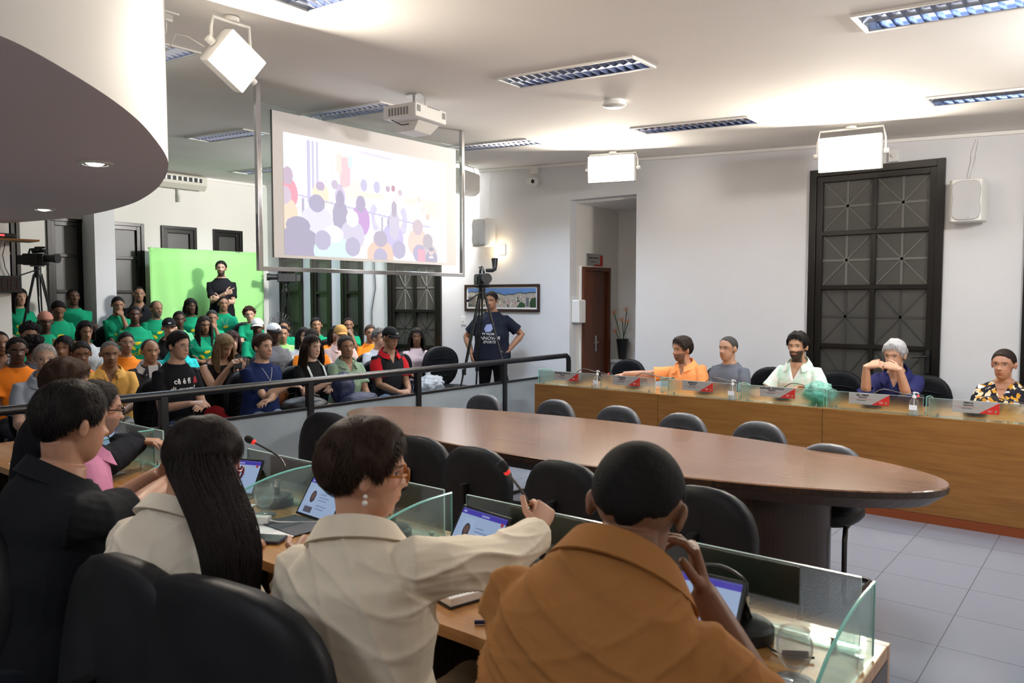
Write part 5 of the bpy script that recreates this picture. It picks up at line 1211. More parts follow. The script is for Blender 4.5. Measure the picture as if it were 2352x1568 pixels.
def loft(mb, rings, cap=True):
    n = len(rings[0]); f = []
    for i in range(len(rings)-1):
        for j in range(n): f.append((i*n+j, i*n+(j+1) % n, (i+1)*n+(j+1) % n, (i+1)*n+j))
    if cap: f.append(tuple(range(n-1, -1, -1))); f.append(tuple((len(rings)-1)*n+j for j in range(n)))
    mb.add([q for r_ in rings for q in r_], f)
def oval(c, u, v, a, b, n=24, p=2.3):
    out = []
    for j in range(n):
        t = 2*pi*j/n; ct, st_ = cos(t), sin(t); out.append(c+u*(math.copysign(abs(ct)**(2/p), ct)*a)+v*(math.copysign(abs(st_)**(2/p), st_)*b))
    return out
def folds(seed, amp, freq=9., stretch=(1,1,1)):
    rs = np.random.RandomState(seed); K = rs.randn(7, 3); K /= np.linalg.norm(K, axis=1)[:,None]; ph = rs.rand(7)*6.28; fr = freq*(1+rs.rand(7)*1.6)
    def f(co):
        q = co*np.array(stretch); s = np.zeros(len(q)); w_ = .12*np.sin(q@K[0]*freq+ph[0]) 
        for i in range(1, 7): s += (1-np.abs(np.sin((q@K[i]+w_)*fr[i]+ph[i])))**3
        return (amp*(s/2.2-.45)).astype(np.float32)
    return f
def ik(S, W, L1, L2, pole):
    d = W-S; D = d.length
    if D > (L1+L2)*.995: W = S+d*((L1+L2)*.995/D); d = W-S; D = d.length
    D = max(D, abs(L1-L2)+.02); a = (L1*L1-L2*L2+D*D)/(2*D); h = sqrt(max(L1*L1-a*a, 0)); dn = d.normalized()
    pl = Vector(pole); pl = (pl-dn*pl.dot(dn)).normalized(); return S+dn*a+pl*h, W
def hand(mb, W, fd, pn, side, curl=(.3,.35,.25), sc=1.0, spread=.05, thumb=.6):
    """palm + five separate bent fingers; fd finger direction, pn the way the palm faces"""
    fd = Vector(fd).normalized(); pn = Vector(pn); pn = (pn-fd*pn.dot(fd)).normalized(); T = fd.cross(pn)*(1 if side == 'R' else -1)
    P = lambda x, y, z: W+T*(x*sc)+fd*(y*sc)-pn*(z*sc)      # z: toward the back of the hand
    rings = [oval(P(0,-.015,0), T, pn, .027*sc, .020*sc, 14, 2.4), oval(P(.002,.02,0), T, pn, .034*sc, .017*sc, 14, 2.6), oval(P(.0,.06,.001), T, pn, .041*sc, .014*sc, 14, 3), oval(P(0,.092,.002), T, pn, .041*sc, .011*sc, 14, 3)]
    loft(mb, rings)
    cl = curl if hasattr(curl[0], '__len__') else [curl]*4
    for i, (bx_, by, L, r_) in enumerate(((.031,.088,.072,.0088),(.0105,.093,.080,.0090),(-.0105,.090,.075,.0086),(-.031,.082,.060,.0076))):
        c = cl[i]; a = 0; sp = (bx_/.031)*spread; p = P(bx_, by-.012, .001); pts = [p]; rr = [r_]
        for k, fr in enumerate((.46, .30, .24)):
            a += c[k]; dirv = (fd*cos(a)+pn*sin(a)+T*sp).normalized(); p = p+dirv*(L+.012 if k == 0 else L)*fr*sc; pts.append(p); rr.append(r_*(1, .93, .80)[k]*(1.0 if k < 2 else .9))
        pts.append(p+dirv*.003*sc); rr.append(r_*.45); mb.tube(pts, [q*sc for q in rr], 9)
    b = P(.026,.018,-.004); d1 = (T*sin(.95)+fd*cos(.95)+pn*.25).normalized(); d2 = (T*sin(.95-thumb)+fd*cos(.95-thumb)+pn*.35).normalized()
    q1 = b+d1*.040*sc; q2 = q1+d2*.032*sc; q3 = q2+d2*.026*sc; mb.tube([b-d1*.01*sc, b, q1, q2, q3, q3+d2*.003*sc], [r_*sc for r_ in (.012,.0145,.0115,.0105,.009,.004)], 10)

TOR = [(-.08,.150,.120,0), (0,.176,.130,0), (.10,.170,.120,0), (.20,.156,.112,.004), (.30,.160,.116,.008), (.40,.172,.122,.010), (.445,.177,.116,.004), (.48,.168,.106,.0), (.51,.150,.096,-.004), (.535,.126,.086,-.007), (.56,.101,.076,-.008), (.588,.080,.067,-.007), (.62,.066,.062,-.003)]
def person(label, x, y, floor, top, h, seat=.44, sit=True, q=.006, qc=.009, lean=6, side=0, twist=0, sw=1.0, bf=1.0, head=(0,0,0), hs=1.0, female=False, R_=None, L_=None,
           skin=(.42,.23,.14), brow=.02, beard=None, wide=1., jaw=1., nose=1., shirt='tee', scol=(.02,.02,.02), sleeve='short', collar=None, smat=None, pants=(.03,.035,.05), pmat=None, hair=None, hcol=(.012,.010,.010),
           glasses=None, cap=None, famp=.003, prints=(), group=None, neck=1.0, extra=None, knees=.13, fold=None, hatless_top=None, neckr=1.0, mats=None, seed=None, earr=None, name='person', vneck=None):
    if female: jaw *= .93; nose *= .86; wide *= .98
    seed = seed if seed is not None else int(abs(x*131+y*717)) % 997
    hd = R(h); root = thing(name, label, 'person', (x, y, floor), hd-pi/2, group)
    Z = Vector((0,0,1)); th = R(lean); s = 1.0
    if hair: htop = dict(afro=.045, curly=.022, buzz=.003).get(hair.get('style'), .011)
    else: htop = .002
    if hair and hair.get('th'): htop = hair['th']*hair.get('top', 1)
    if cap: htop = .016
    for _ in range(6):
        P0 = Vector((0, 0, seat+.085*s)) if sit else Vector((0, 0, .50*top))
        def spine(t):   # integrate a gently curling back
            p = P0.copy(); n = 8; tt = max(t, 0)
            for k in range(n):
                u = (k+.5)/n*tt/.6; a = th*(.35+1.15*u); b = R(side)*(.4+1.1*u); p += Vector((sin(b), sin(a), sqrt(max(1-sin(a)**2-sin(b)**2, .05))))*(tt*s/n)
            if t < 0: p += Z*t*s
            return p
        a1 = th*1.3
        nb = spine(.60); upd = Vector((sin(R(side)*1.3), sin(a1), cos(a1))).normalized()
        yaw, pit, rol = [R(k) for k in head]
        nd_ = (upd*.6+Vector((0, sin(-pit)*.5+.12, 1))*.6).normalized()
        NL = .042*neck*s; hb = nb+nd_*NL
        Mh = Matrix.Rotation(yaw, 4, 'Z') @ Matrix.Rotation(pit, 4, 'X') @ Matrix.Rotation(rol, 4, 'Y')
        hc = hb+(Mh.to_3x3() @ Vector((0, .022, .092)))*hs+Z*0.0
        ht = hc.z+(.117*hs+htop)*max(.85, cos(pit))
        err = top-ht
        s = s+err/(.72 if sit else 1.5)
        if abs(err) < .002: break
    off = Vector((hc.x, hc.y, 0))     # head sits over (x, y)
    root.location = Vector((x, y, floor))-Matrix.Rotation(hd-pi/2, 3, 'Z') @ off
    MH = Matrix.Translation(hc) @ Mh @ Matrix.Scale(hs, 4)
    tw = R(twist)
    def axes(t):
        k = min(max(t/.5, 0), 1); a = th*(.35+1.15*min(max(t, 0)/.6, 1)); u = Matrix.Rotation(tw*k, 3, 'Z') @ Vector((1, 0, 0)); 
        b = R(side)*(.4+1.1*min(max(t,0)/.6,1)); u = (u+Vector((0,0,-sin(b)))).normalized()
        f0 = Matrix.Rotation(tw*k, 3, 'Z') @ Vector((0, 1, 0)); v = (f0*cos(a)-Z*sin(a)).normalized(); return u, v
    def torso(mb, g, tmin=-.08, tmax=.62, shr=1.0):
        rings = []
        for (t, a, b, oy) in TOR:
            if t < tmin or t > tmax: continue
            if female:
                a *= .93; 
                if .12 < t < .27: a *= .92
                if .33 < t < .45: b *= 1.10
                if t <= .1: a *= 1.05
            u, v = axes(t); k = bf if t < .36 else 1+(bf-1)*.3
            if t > .55: aa, bb = a*(.5+.5*sw)*neckr, b*neckr
            else: aa, bb = a*sw*(1+(bf-1)*.45 if t < .36 else 1), b*k
            c = spine(t)+v*(oy+(bb-b)*.45)
            rings.append(oval(c, u, v, (aa+g)*shr*s**.5, (bb+g)*shr*s**.5, 28, 2.35))
        loft(mb, rings)
    us, vs = axes(.5); SJ = {}; EJ = {}; WJ = {}
    L1, L2 = .285*s**.6, .255*s**.6
    KJ = {}; AJ = {}
    arms = dict(R=R_ or {}, L=L_ or {})
    PRE = dict(lap=((.10,.34,seat+.185),(0,.95,-.25),(0,0,-1)), clasp=((.075,.34,seat+.20),(-.75,.6,-.1),(-.3,-.3,-1)), low=((.22,.12,seat+.12),(0,.7,-.7),(-1,0,0)), knee=((.14,.44,seat+.15),(0,.9,-.4),(0,0,-1)))
    bm = MB(); torso(bm, -.005, shr=.985)
    sm = MB()
    g = dict(tee=.010, polo=.011, shirt=.013, jacket=.020, tank=.008)[shirt]
    torso(sm, g, tmax=(.605 if shirt != 'tank' else .55))
    for sd in 'RL':
        sg = 1 if sd == 'R' else -1; a = arms[sd]
        shl = spine(.478)+us*(sg*(.156 if not female else .143)*sw*s**.5)+vs*(-.005)+Vector(a.get('sh', (0,0,0)))
        pre = a.get('pre', 'lap'); w_, fd, pn = None, None, None
        if pre in PRE: p_, fd, pn = PRE[pre]; w_ = Vector((p_[0]*sg, p_[1], p_[2])); fd = Vector((fd[0]*sg, fd[1], fd[2])); pn = Vector((pn[0]*sg, pn[1], pn[2]))
        elif pre == 'cross':
            w_ = spine(.30)+us*(-sg*(.10))+vs*(.21+.03*(sg > 0)+.1*(bf-1)); w_.z += .02*sg; fd = us*(-sg)+Z*.12+vs*.05; pn = -vs
        elif pre == 'chin': w_ = hc+(Mh.to_3x3() @ Vector((.035*sg, .115, -.135))); fd = Z*.8-us*(.5*sg)-vs*.35; pn = -vs+Z*.1-us*.3*sg
        elif pre == 'w':
            w_ = Vector(a['w'])-0*off
            if a.get('world'): w_ = Matrix.Rotation(-(hd-pi/2), 3, 'Z') @ (Vector(a['w'])-root.location)
        if 'fd' in a: fd = Vector(a['fd'])
        if 'pn' in a: pn = Vector(a['pn'])
        if a.get('world'):
            rot = Matrix.Rotation(-(hd-pi/2), 3, 'Z'); fd = rot @ fd; pn = rot @ pn
        pole = Vector(a.get('pole', (.55*sg, -.45, -1.0)))
        if a.get('world') and 'pole' in a: pole = Matrix.Rotation(-(hd-pi/2), 3, 'Z') @ pole
        e, w_ = ik(shl, w_, L1, L2, pole); SJ[sd], EJ[sd], WJ[sd] = shl, e, w_
        k = (.92 if female else 1)*(.7+.3*sw)*(1+.25*(bf-1))
        bm.tube([shl+us*(-.05*sg)+Z*.006, shl, shl.lerp(e,.25), shl.lerp(e,.7), e, e.lerp(w_,.25), e.lerp(w_,.65), w_, w_+(w_-e).normalized()*.012], [r_*k for r_ in (.046,.050,.048,.043,.039,.040,.034,.0265,.024)], 14)
        hand(bm, w_+Vector(fd).normalized()*.012, fd, pn, sd, a.get('curl', (.35,.4,.3)), .97*k**.4*(.95 if female else 1), a.get('spread', .05), a.get('thumb', .6))
        sl = a.get('sleeve', sleeve); go = g+.006
        if sl != 'none':
            puff = a.get('puff', 0)
            P_ = [shl+us*(-.06*sg)-Z*.0, shl+us*(.0*sg)+Z*puff*.6, shl.lerp(e,.22)+Z*puff*.2, shl.lerp(e,.5)]; r_ = [.044+go, .050+go+puff, .050+go+puff*.7, .048+go]
            if sl == 'short': P_ += [shl.lerp(e,.72)]; r_ += [.054+go]
            else:
                P_ += [shl.lerp(e,.85), e, e.lerp(w_,.3)]; r_ += [.045+go, .044+go, .041+go]
                if sl == 'long': P_ += [e.lerp(w_,.7), e.lerp(w_,.97)]; r_ += [.035+go, .031+go]
                elif sl == 'roll': P_ += [e.lerp(w_,.38)]; r_ += [.043+go]
                elif sl == 'roll2': P_ = P_[:-1]+[e.lerp(w_,.10)]; r_ = r_[:-1]+[.050+go]
            sm.tube(P_, [z_*k for z_ in r_], 16)
    # neck and head
    bm.tube([spine(.54), nb, hb+nd_*.0, hb+(Mh.to_3x3() @ Vector((0,-.012,.05)))*hs], [.066*(.8+.2*sw)*neckr, .058*(.88 if female else 1), .055*(.88 if female else 1), .052*(.9 if female else 1)], 18)
    d, f = SPH; hp = head_features(d*head_r(d, wide, jaw)[:,None], nose); hw = [MH @ Vector(p_) for p_ in hp]; bm.add(hw, [tuple(reversed(t_)) for t_ in f] if False else f)
    for sg in (1, -1):
        em = MB(); em.ball((0,0,0), (.0075,.017,.028), 14, 10); em.ball((.003*sg,-.006,.006), (.008,.012,.019), 12, 8); er = Matrix.Translation((sg*.0795*wide, -.012, -.004)) @ Matrix.Rotation(R(22)*sg, 4, 'Z') @ Matrix.Rotation(R(-12), 4, 'X')
        bm.add([MH @ er @ Vector(p_) for p_ in em.v], em.f)
    me = remesh(bm, q, 2, 'body')
    n = len(me.vertices); co = np.empty(n*3, np.float32); me.vertices.foreach_get('co', co); co = co.reshape(-1, 3)
    Mi = np.array(MH.inverted()); loc = co@Mi[:3,:3].T+Mi[:3,3]
    fa = np.linalg.norm(loc, axis=1) > .165; loc[fa] = (0,-9,0)
    at = me.attributes.new('hp', 'FLOAT_VECTOR', 'POINT'); at.data.foreach_set('vector', loc.astype(np.float32).ravel())
    if beard:
        ax, yy, zz = np.abs(loc[:,0]), loc[:,1], loc[:,2]
        low = np.clip((-.022-.9*np.clip(.05-yy, 0, .1)*0-zz-.35*np.clip(.045-ax, 0, .045))/.010, 0, 1)
        jawm = low*np.clip((yy+.005)/.02, 0, 1)
        mus = np.exp(-((zz+.042)/.0055)**2)*(ax < .028)*(yy > .05); chin = np.clip((-.070-zz)/.008, 0, 1)*np.clip((.030-ax)/.008, 0, 1)*(yy > .03); mo = ((ax/.024)**2+((zz+.0565)/.008)**2 < 1)
        sideb = np.clip((ax-.058)/.008, 0, 1)*np.clip((.012-zz)/.01, 0, 1)*np.clip((yy-.004)/.012, 0, 1)
        kind, amt = beard; b_ = dict(full=np.maximum(np.maximum(jawm, mus), sideb), goatee=np.maximum(mus, chin), must=mus)[kind]*amt; b_ = np.where(mo, b_*.15, b_)*(zz > -.135)*(yy > -.02)
    else: b_ = np.zeros(n)
    at = me.attributes.new('bd', 'FLOAT', 'POINT'); at.data.foreach_set('value', b_.astype(np.float32))
    body = mobj(me, 'body', M_skin, root, (*skin, brow))
    # shirt
    dsp = folds(seed, famp, 9) if fold is None else fold
    sme = remesh(sm, qc, 2 if qc > .006 else 9, 'shirt', dsp)
    if collar is not None or vneck:
        vd = vneck or (.44 if shirt == 'polo' else .42); u, v = axes(.5); c_ = np.array(spine(.5)); n_ = len(sme.vertices); co_ = np.empty(n_*3, np.float32); sme.vertices.foreach_get('co', co_); co_ = co_.reshape(-1, 3)-c_
        xx = np.abs(co_@np.array(u)); yy = co_@np.array(v); zz = co_[:,2]-(spine(vd).z-c_[2]); sd = np.minimum(.006+zz*.42-xx, zz)*(yy > .02)
        co_ = co_+c_-np.array(v)[None,:]*(np.clip(sd/.016, 0, 1)*.055)[:,None]; sme.vertices.foreach_set('co', co_.astype(np.float32).ravel())
    sname = {'tee':'t_shirt','polo':'polo_shirt','shirt':'shirt','jacket':'jacket','tank':'top'}[shirt]
    so = mobj(sme, sname, smat or M_cloth, root, scol)
    # collar band
    if collar is not None:
        ch = collar.get('h', .034); cc = collar.get('col', scol); u, v = axes(.6); cb = spine(.585); vv = []; A = 26; op = collar.get('open', .45)
        a_r = (.100 if shirt != 'jacket' else .108)*(.85+.15*sw)*neckr; b_r = (.090 if shirt != 'jacket' else .098)*neckr
        for k in range(A+1):
            az = -pi+op+(2*pi-2*op)*k/A - pi/2*0; ca, sa = cos(az), sin(az)   # az measured from the front? front = open side
            frt = Vector(v)*(-ca) ; 
            dirv = u*sa+v*(-ca)*-1*-1
            back = (1+ca)/2 if False else (1-(-ca))/2
            dirv = u*sin(az)-v*cos(az)          # az=0 : back of the neck
            low = .040*(1-cos(az))/2
            c0 = cb-nd_*(low*1.1)+v*(.010)
            pin = c0+u*(sin(az)*a_r*.84)-v*(cos(az)*b_r*.88)+nd_*.012
            pt = pin+nd_*ch*(.62+.28*cos(az))
            po = pin+dirv*(.034+.006*(1-cos(az)))+nd_*(-.014-.010*(1-cos(az)))
            vv += [pin-nd_*.012, pt+dirv*.004, pt+dirv*.009+nd_*.001, po+dirv*.004, po-dirv*.002-nd_*.003]
        ff = []; m5 = 5
        for k in range(A):
            for j in range(m5): ff.append((k*m5+j, (k+1)*m5+j, (k+1)*m5+(j+1) % m5, k*m5+(j+1) % m5))
        ff.append(tuple(range(m5))); ff.append(tuple(A*m5+j for j in range(m5-1, -1, -1)))
        cm = MB(); cm.add(vv, ff); o = cm.obj('collar', collar.get('mat') or smat or M_cloth, so, smooth=True, angle=50); o.color = (*cc, 1)
    # trousers, shoes
    if pants is not None:
        tm = MB(); KZ = seat+.075
        u0 = Vector((1,0,0)); kk = s**.6*(1+.3*(bf-1))
        if sit:
            loft(tm, [oval(P0+Z*(.10*s)+Vector((0,.0,0)), u0, Vector((0,1,0)), .172*sw*kk, .128*bf*kk, 24), oval(P0, u0, Vector((0,1,0)), .182*sw*kk, .14*kk, 24), oval(P0-Z*.065, u0, Vector((0,1,0)), .165*kk, .13*kk, 24)])
            for sg in (1, -1):
                hp_ = Vector((.088*sg, .0, P0.z-.01)); kn = Vector((knees*sg, .43, KZ-.01)); an = Vector((knees*sg, .40, .10)); KJ[sg] = kn
                tm.tube([hp_-Vector((0,.05,0)), hp_, hp_.lerp(kn,.5), kn, kn+Vector((0,.02,-.03)), kn.lerp(an,.35), an], [r_*kk for r_ in (.085,.095,.084,.066,.062,.060,.052)], 16)
                sh = MB(); sh.ball((0,0,0), 1, 16, 10); sh.v = [(p_[0]*.046+an.x, p_[1]*.135+an.y+.065, max(p_[2]*.06+.035, .002)) for p_ in sh.v]; o = sh.obj('shoe', M_item, root, smooth=True); o.color = (.03,.028,.028,1)
        else:
            loft(tm, [oval(P0+Z*.10, u0, Vector((0,1,0)), .165*sw, .125*bf, 24), oval(P0, u0, Vector((0,1,0)), .175*sw, .13*(.5+.5*bf), 24), oval(P0-Z*.10, u0, Vector((0,1,0)), .165*sw, .115, 24)])
            for sg in (1, -1):
                hp_ = Vector((.088*sg, 0, P0.z-.03)); kn = Vector((.11*sg, .01, P0.z*.52)); an = Vector((.13*sg, -.01, .09))
                tm.tube([hp_, hp_.lerp(kn,.5), kn, kn.lerp(an,.35), an], [.100,.086,.066,.064,.056], 16)
                sh = MB(); sh.ball((0,0,0), 1, 16, 10); sh.v = [(p_[0]*.046+an.x, p_[1]*.135+an.y+.055, max(p_[2]*.06+.035, .002)) for p_ in sh.v]; o = sh.obj('shoe', M_item, root, smooth=True); o.color = (.02,.02,.02,1)
        tme = remesh(tm, max(qc, .010), 2, 'trousers', folds(seed+5, .004, 10)); mobj(tme, 'trousers', pmat or M_cloth, root, pants)
    # hair
    if hair:
        st_ = hair.get('style', 'short'); th_ = dict(short=.012, buzz=.0035, rim=.006, afro=.045, curly=.024, slick=.007, bob=.016, long=.012, braids=.012, side=.014)[st_]; th_ = hair.get('th', th_)
        line = hair.get('line') or dict(short='short', buzz='buzz', rim='rim', afro='fem', curly='fem', slick='fem', bob='fringe' if hair.get('fringe') else 'fem', long='fem', braids='fem', side='short')[st_]
        hv, hf, hth = cap_hair(st_, th_, line, seed, wide, jaw, fwd=hair.get('fwd', .012 if st_ == 'side' else 0), rough=dict(afro=.35, curly=.7, buzz=.05, slick=.08).get(st_, .25), top=hair.get('top', 1.35 if st_ == 'side' else 1.0), freq=hair.get('freq', 55 if st_ in ('curly',) else 30))
        hm = MB(); hm.add([MH @ Vector(p_) for p_ in hv], hf)
        hq = q < .0046; lng = dict(short=.030, side=.045, buzz=.005, rim=.012, afro=.012, curly=.014, slick=.05, bob=.07, long=.07, braids=.03)[st_]; lng = hair.get('sl', lng)
        if not cap: sv, sf = strands(seed+3, hair.get('n', 5200 if hq else (1500 if q < .005 else 420)), lng, (.0011 if hq else (.0016 if q < .005 else .0028)), hair.get('lift', dict(buzz=.0025, slick=.0015, afro=.010, curly=.010, rim=.002).get(st_, .0045)), wide, jaw, th_, line, spread=hair.get('spread', dict(curly=3, afro=3, buzz=2, slick=.2).get(st_, .8)), crown=((0,-.12,.02) if st_ == 'slick' else (0,-.035,.12)), sgn=(-1 if st_ == 'slick' else 1)); hm.add([MH @ Vector(p_) for p_ in sv*(1 if st_ != 'slick' else 1)], [(f_ if st_ != 'slick' else f_) for f_ in sf])
        o = hm.obj('hair', M_hairc if st_ in ('afro','curly','buzz') else M_hair, root, smooth=True, angle=85); o.color = (*hcol, 1)
        if st_ in ('bob', 'long', 'braids'):
            Lh = hair.get('L', .16 if st_ == 'bob' else .34); az0 = hair.get('az', 1.25); ny_ = 26; na = 44; Rz = Matrix.Rotation(yaw, 3, 'Z')
            push = hair.get('back', 0.0); wd = hair.get('wd', 1.0)
            def sect(k, az, o_):
                tp_ = 1-hair.get('taper', 0)*k**.8; z = .062*hs-(Lh+.062)*k; kk_ = min(k*(Lh+.062)/.10, 1); kk_ = kk_*(2-kk_)
                ax = (.064+.036*kk_)*hs*wd*tp_+hair.get('flare', .0)*k; ay = ((.080+.030*kk_)*hs+.02*k)*tp_
                cyc = -.012-.030*max(0, k-.25)-push*k
                rr_ = 1+.05*noise.noise(Vector((sin(az)*5, cos(az)*5, z*9+seed)))
                if o_ == 0: rr_ -= .26*max(.25, 1-.6*k)+.0
                zz = z-(.020*noise.noise(Vector((az*4, seed, 2)))*k)
                w_ = Vector((sin(az)*ax*rr_, cyc-cos(az)*ay*rr_, zz))
                drop = Rz @ w_; dr_ = hair.get('drift'); 
                if dr_: kd = max(0, k-.06)/.94; ks_ = min(1, max(0, (k-.03)/.40)); drop = drop+Vector((dr_[0], dr_[1], 0))*(ks_*ks_*(3-2*ks_)+.12*k)+Vector((.012,.004,0))*sin(k*13)*k
                return hc+drop
            if st_ != 'braids':
                vv = []; 
                for o_ in (1, 0):
                    for i in range(ny_+1):
                        for j in range(na+1): vv.append(sect(i/ny_, -pi+az0*0+(-1)*0+(-(pi-az0*0)) if False else (-(pi-hair.get('gap', .95))+2*(pi-hair.get('gap', .95))*j/na), o_))
                N1 = (ny_+1)*(na+1); ff = []; w1 = na+1
                for i in range(ny_):
                    for j in range(na): a_ = i*w1+j; ff.append((a_, a_+1, a_+w1+1, a_+w1)); ff.append((N1+a_, N1+a_+w1, N1+a_+w1+1, N1+a_+1))
                for j in range(na): ff.append((j, N1+j, N1+j+1, j+1)); b_ = ny_*w1+j; ff.append((b_, b_+1, N1+b_+1, N1+b_))
                for i in range(ny_): a_ = i*w1; ff.append((a_, a_+w1, N1+a_+w1, N1+a_)); a_ = i*w1+na; ff.append((a_, N1+a_, N1+a_+w1, a_+w1))
                hm = MB(); hm.add(vv, ff); hme = remesh(hm, .008 if q > .0045 else .005, 2, 'hair_length', folds(seed+9, .0035, 55, (1,1,.12)))
                hm = MB(); hm.add([tuple(v_.co) for v_ in hme.vertices], [tuple(p_.vertices) for p_ in hme.polygons]); bpy.data.meshes.remove(hme); rs = random.Random(seed)
                for j in range(520 if q < .0046 else 90):
                    az = -(pi-hair.get('gap', .95))+2*(pi-hair.get('gap', .95))*rs.random(); k0 = rs.random()*.35; k1 = min(1.06, k0+.35+.5*rs.random()); w0 = .0016 if q < .0046 else .0035; ph_ = rs.random()*6; P_ = []
                    for kk in range(8):
                        k = k0+(k1-k0)*kk/7; p_ = sect(k, az+.03*sin(kk*.9+ph_), 1); out_ = (p_-Vector((hc.x, hc.y, p_.z))); out_.z = 0; out_.normalize(); P_.append((p_+out_*(.002+.004*rs.random()), Vector((-out_.y, out_.x, 0))*(w0*(1 if kk < 6 else .4))))
                    hm.add([x_ for p_, b_ in P_ for x_ in (p_-b_, p_+b_)], [(2*k, 2*k+1, 2*k+3, 2*k+2) for k in range(7)])
                hl_ = hm.obj('hair_length', M_hair, root, smooth=True, angle=80); hl_.color = (*hcol, 1)
            else:
                hm = MB(); rs = random.Random(seed)
                for j in range(30):
                    az = -(pi-.8)+2*(pi-.8)*j/29; pts = [sect(k/8, az, 1)*1.0 for k in range(9)]; pts = [p_+Vector((rs.uniform(-.004,.004),rs.uniform(-.004,.004),0)) for p_ in pts]; hm.tube(pts, [.0085]*7+[.007,.004], 7)
                o = hm.obj('braids', M_hairc, root, smooth=True); o.color = (*(hair.get('bcol') or hcol), 1); o['kind'] = 'stuff'
        if hair.get('bun'):
            hm = MB(); hm.ball((0,0,0), (.034,.030,.032), 20, 14); b0 = Vector((0,-.125,.02+hair.get('bz', 0))); hm.v = [tuple(MH @ (Vector(p_)+b0)) for p_ in hm.v]; o = hm.obj('hair_bun', M_hair, root, smooth=True); o.color = (*hcol, 1)
        if hair.get('tail'):
            hm = MB(); b0 = MH @ Vector((0,-.108,.0)); k = hair['tail']; hm.tube([b0, b0+Mh.to_3x3() @ Vector((.0,-.03,.0)), b0+Mh.to_3x3() @ Vector((.01,-.045,-.05)), b0+Mh.to_3x3() @ Vector((.02,-.03,-k*.6)), b0+Mh.to_3x3() @ Vector((.03,-.02,-k))], [.016,.024,.026,.02,.005], 12); o = hm.obj('ponytail', M_hair, root, smooth=True); o.color = (*hcol, 1)
    if glasses:
        gm = MB(); 
        for sg in (1, -1):
            gm.tube([MH @ Vector((sg*.032+.0215*cos(t_)*(1 if abs(cos(t_)) < .8 else .97), .096-.10*(abs(.0215*cos(t_)*sg+.032))*.3, .004+.0165*sin(t_))) for t_ in [2*pi*k/24 for k in range(24)]], glasses.get('r', .0016), 6, closed=True)
            gm.tube([MH @ Vector(p_) for p_ in ((sg*.054,.089,.010),(sg*.0765*wide+sg*.004,.075,.010),(sg*.081*wide,.0,.008),(sg*.080*wide,-.014,-.004))], glasses.get('r', .0016)*1.1, 6)
        gm.tube([MH @ Vector(p_) for p_ in ((-.011,.094,.008),(0,.098,.011),(.011,.094,.008))], glasses.get('r', .0016), 6)
        gf = gm.obj('glasses', M_item, root, smooth=True); gf.color = (*glasses.get('col', (.02,.02,.02)), 1)
    if earr:
        gm = MB()
        for sg in (1, -1): gm.ball(tuple(MH @ Vector((sg*.084*wide, -.010, -.038))), .0055, 10, 8); gm.ball(tuple(MH @ Vector((sg*.086*wide, -.011, -.052))), .004, 8, 6)
        gf = gm.obj('earring', M_item, root, smooth=True); gf.color = (*earr, 1)
    if cap:
        d_, f_ = SPHH; r_ = head_r(d_, wide, jaw); p_ = d_*r_[:,None]; zl = cap.get('z', .040)+.22*p_[:,1]*cap.get('tilt', .25)
        mk = np.clip((p_[:,2]-zl)/.006, 0, 1); rr = r_+(.011+.007*np.clip((p_[:,2]-.05)/.05, 0, 1))*mk-.012*(1-mk)
        cm = MB(); cm.add([MH @ Vector(v_) for v_ in d_*rr[:,None]], f_); co_ = cm.obj(cap.get('name', 'cap'), M_cloth, root, smooth=True, angle=60); co_.color = (*cap['col'], 1)
        if cap.get('brim', True):
            bm_ = MB(); n_ = 18; vv = []; bw = 1 if not cap.get('back') else -1
            for lay in (0, .004):
                for k in range(n_+1):
                    a_ = -1.05+2.1*k/n_; vv.append((sin(a_)*.082*wide, (cos(a_)*.094-.006)*bw, .047-.014*sin(a_)**2+lay))
                for k in range(n_+1):
                    a_ = -1.05+2.1*k/n_; vv.append((sin(a_)*.078*wide, (cos(a_)*.094+.072*max(cos(a_*1.35), 0)**.6)*bw, .041-.020*sin(a_)**2+lay-.008))
            m_ = n_+1; ff = []
            for k in range(n_): ff += [(k, k+1, m_+k+1, m_+k), (2*m_+k+1, 2*m_+k, 3*m_+k, 3*m_+k+1), (m_+k, m_+k+1, 3*m_+k+1, 3*m_+k), (k+1, k, 2*m_+k, 2*m_+k+1)]
            bm_.add([MH @ Vector(v_) for v_ in vv], ff); bo = bm_.obj('brim', M_cloth, co_, smooth=True, angle=50); bo.color = (*(cap.get('bcol') or cap['col']), 1)
        if cap.get('logo'):
            lm = MB(); lm.box(-.016,.112,.062,.016,.117,.076); lm.v = [tuple(MH @ Vector(p__)) for p__ in lm.v]; lo = lm.obj('cap_logo', M_item, co_); lo.color = (*cap['logo'], 1)
    # prints on the chest
    if prints:
        bvh = BVHTree.FromPolygons([v_.co.copy() for v_ in sme.vertices], [tuple(p_.vertices) for p_ in sme.polygons])
        cu, cv = axes(.38); upt = cu.cross(cv).normalized()
        def onchest(o, offs=.0025):
            mesh = o.data
            for v_ in mesh.vertices:
                px, pz, dz = v_.co.x, v_.co.y, v_.co.z; org = spine(.36)-cu*px+upt*pz+cv*.6; hit = bvh.ray_cast(org, -cv)
                v_.co = (hit[0]+cv*(offs+dz)) if hit[0] is not None else org-cv*.45
        def put(mesh_obj): onchest(mesh_obj); return mesh_obj
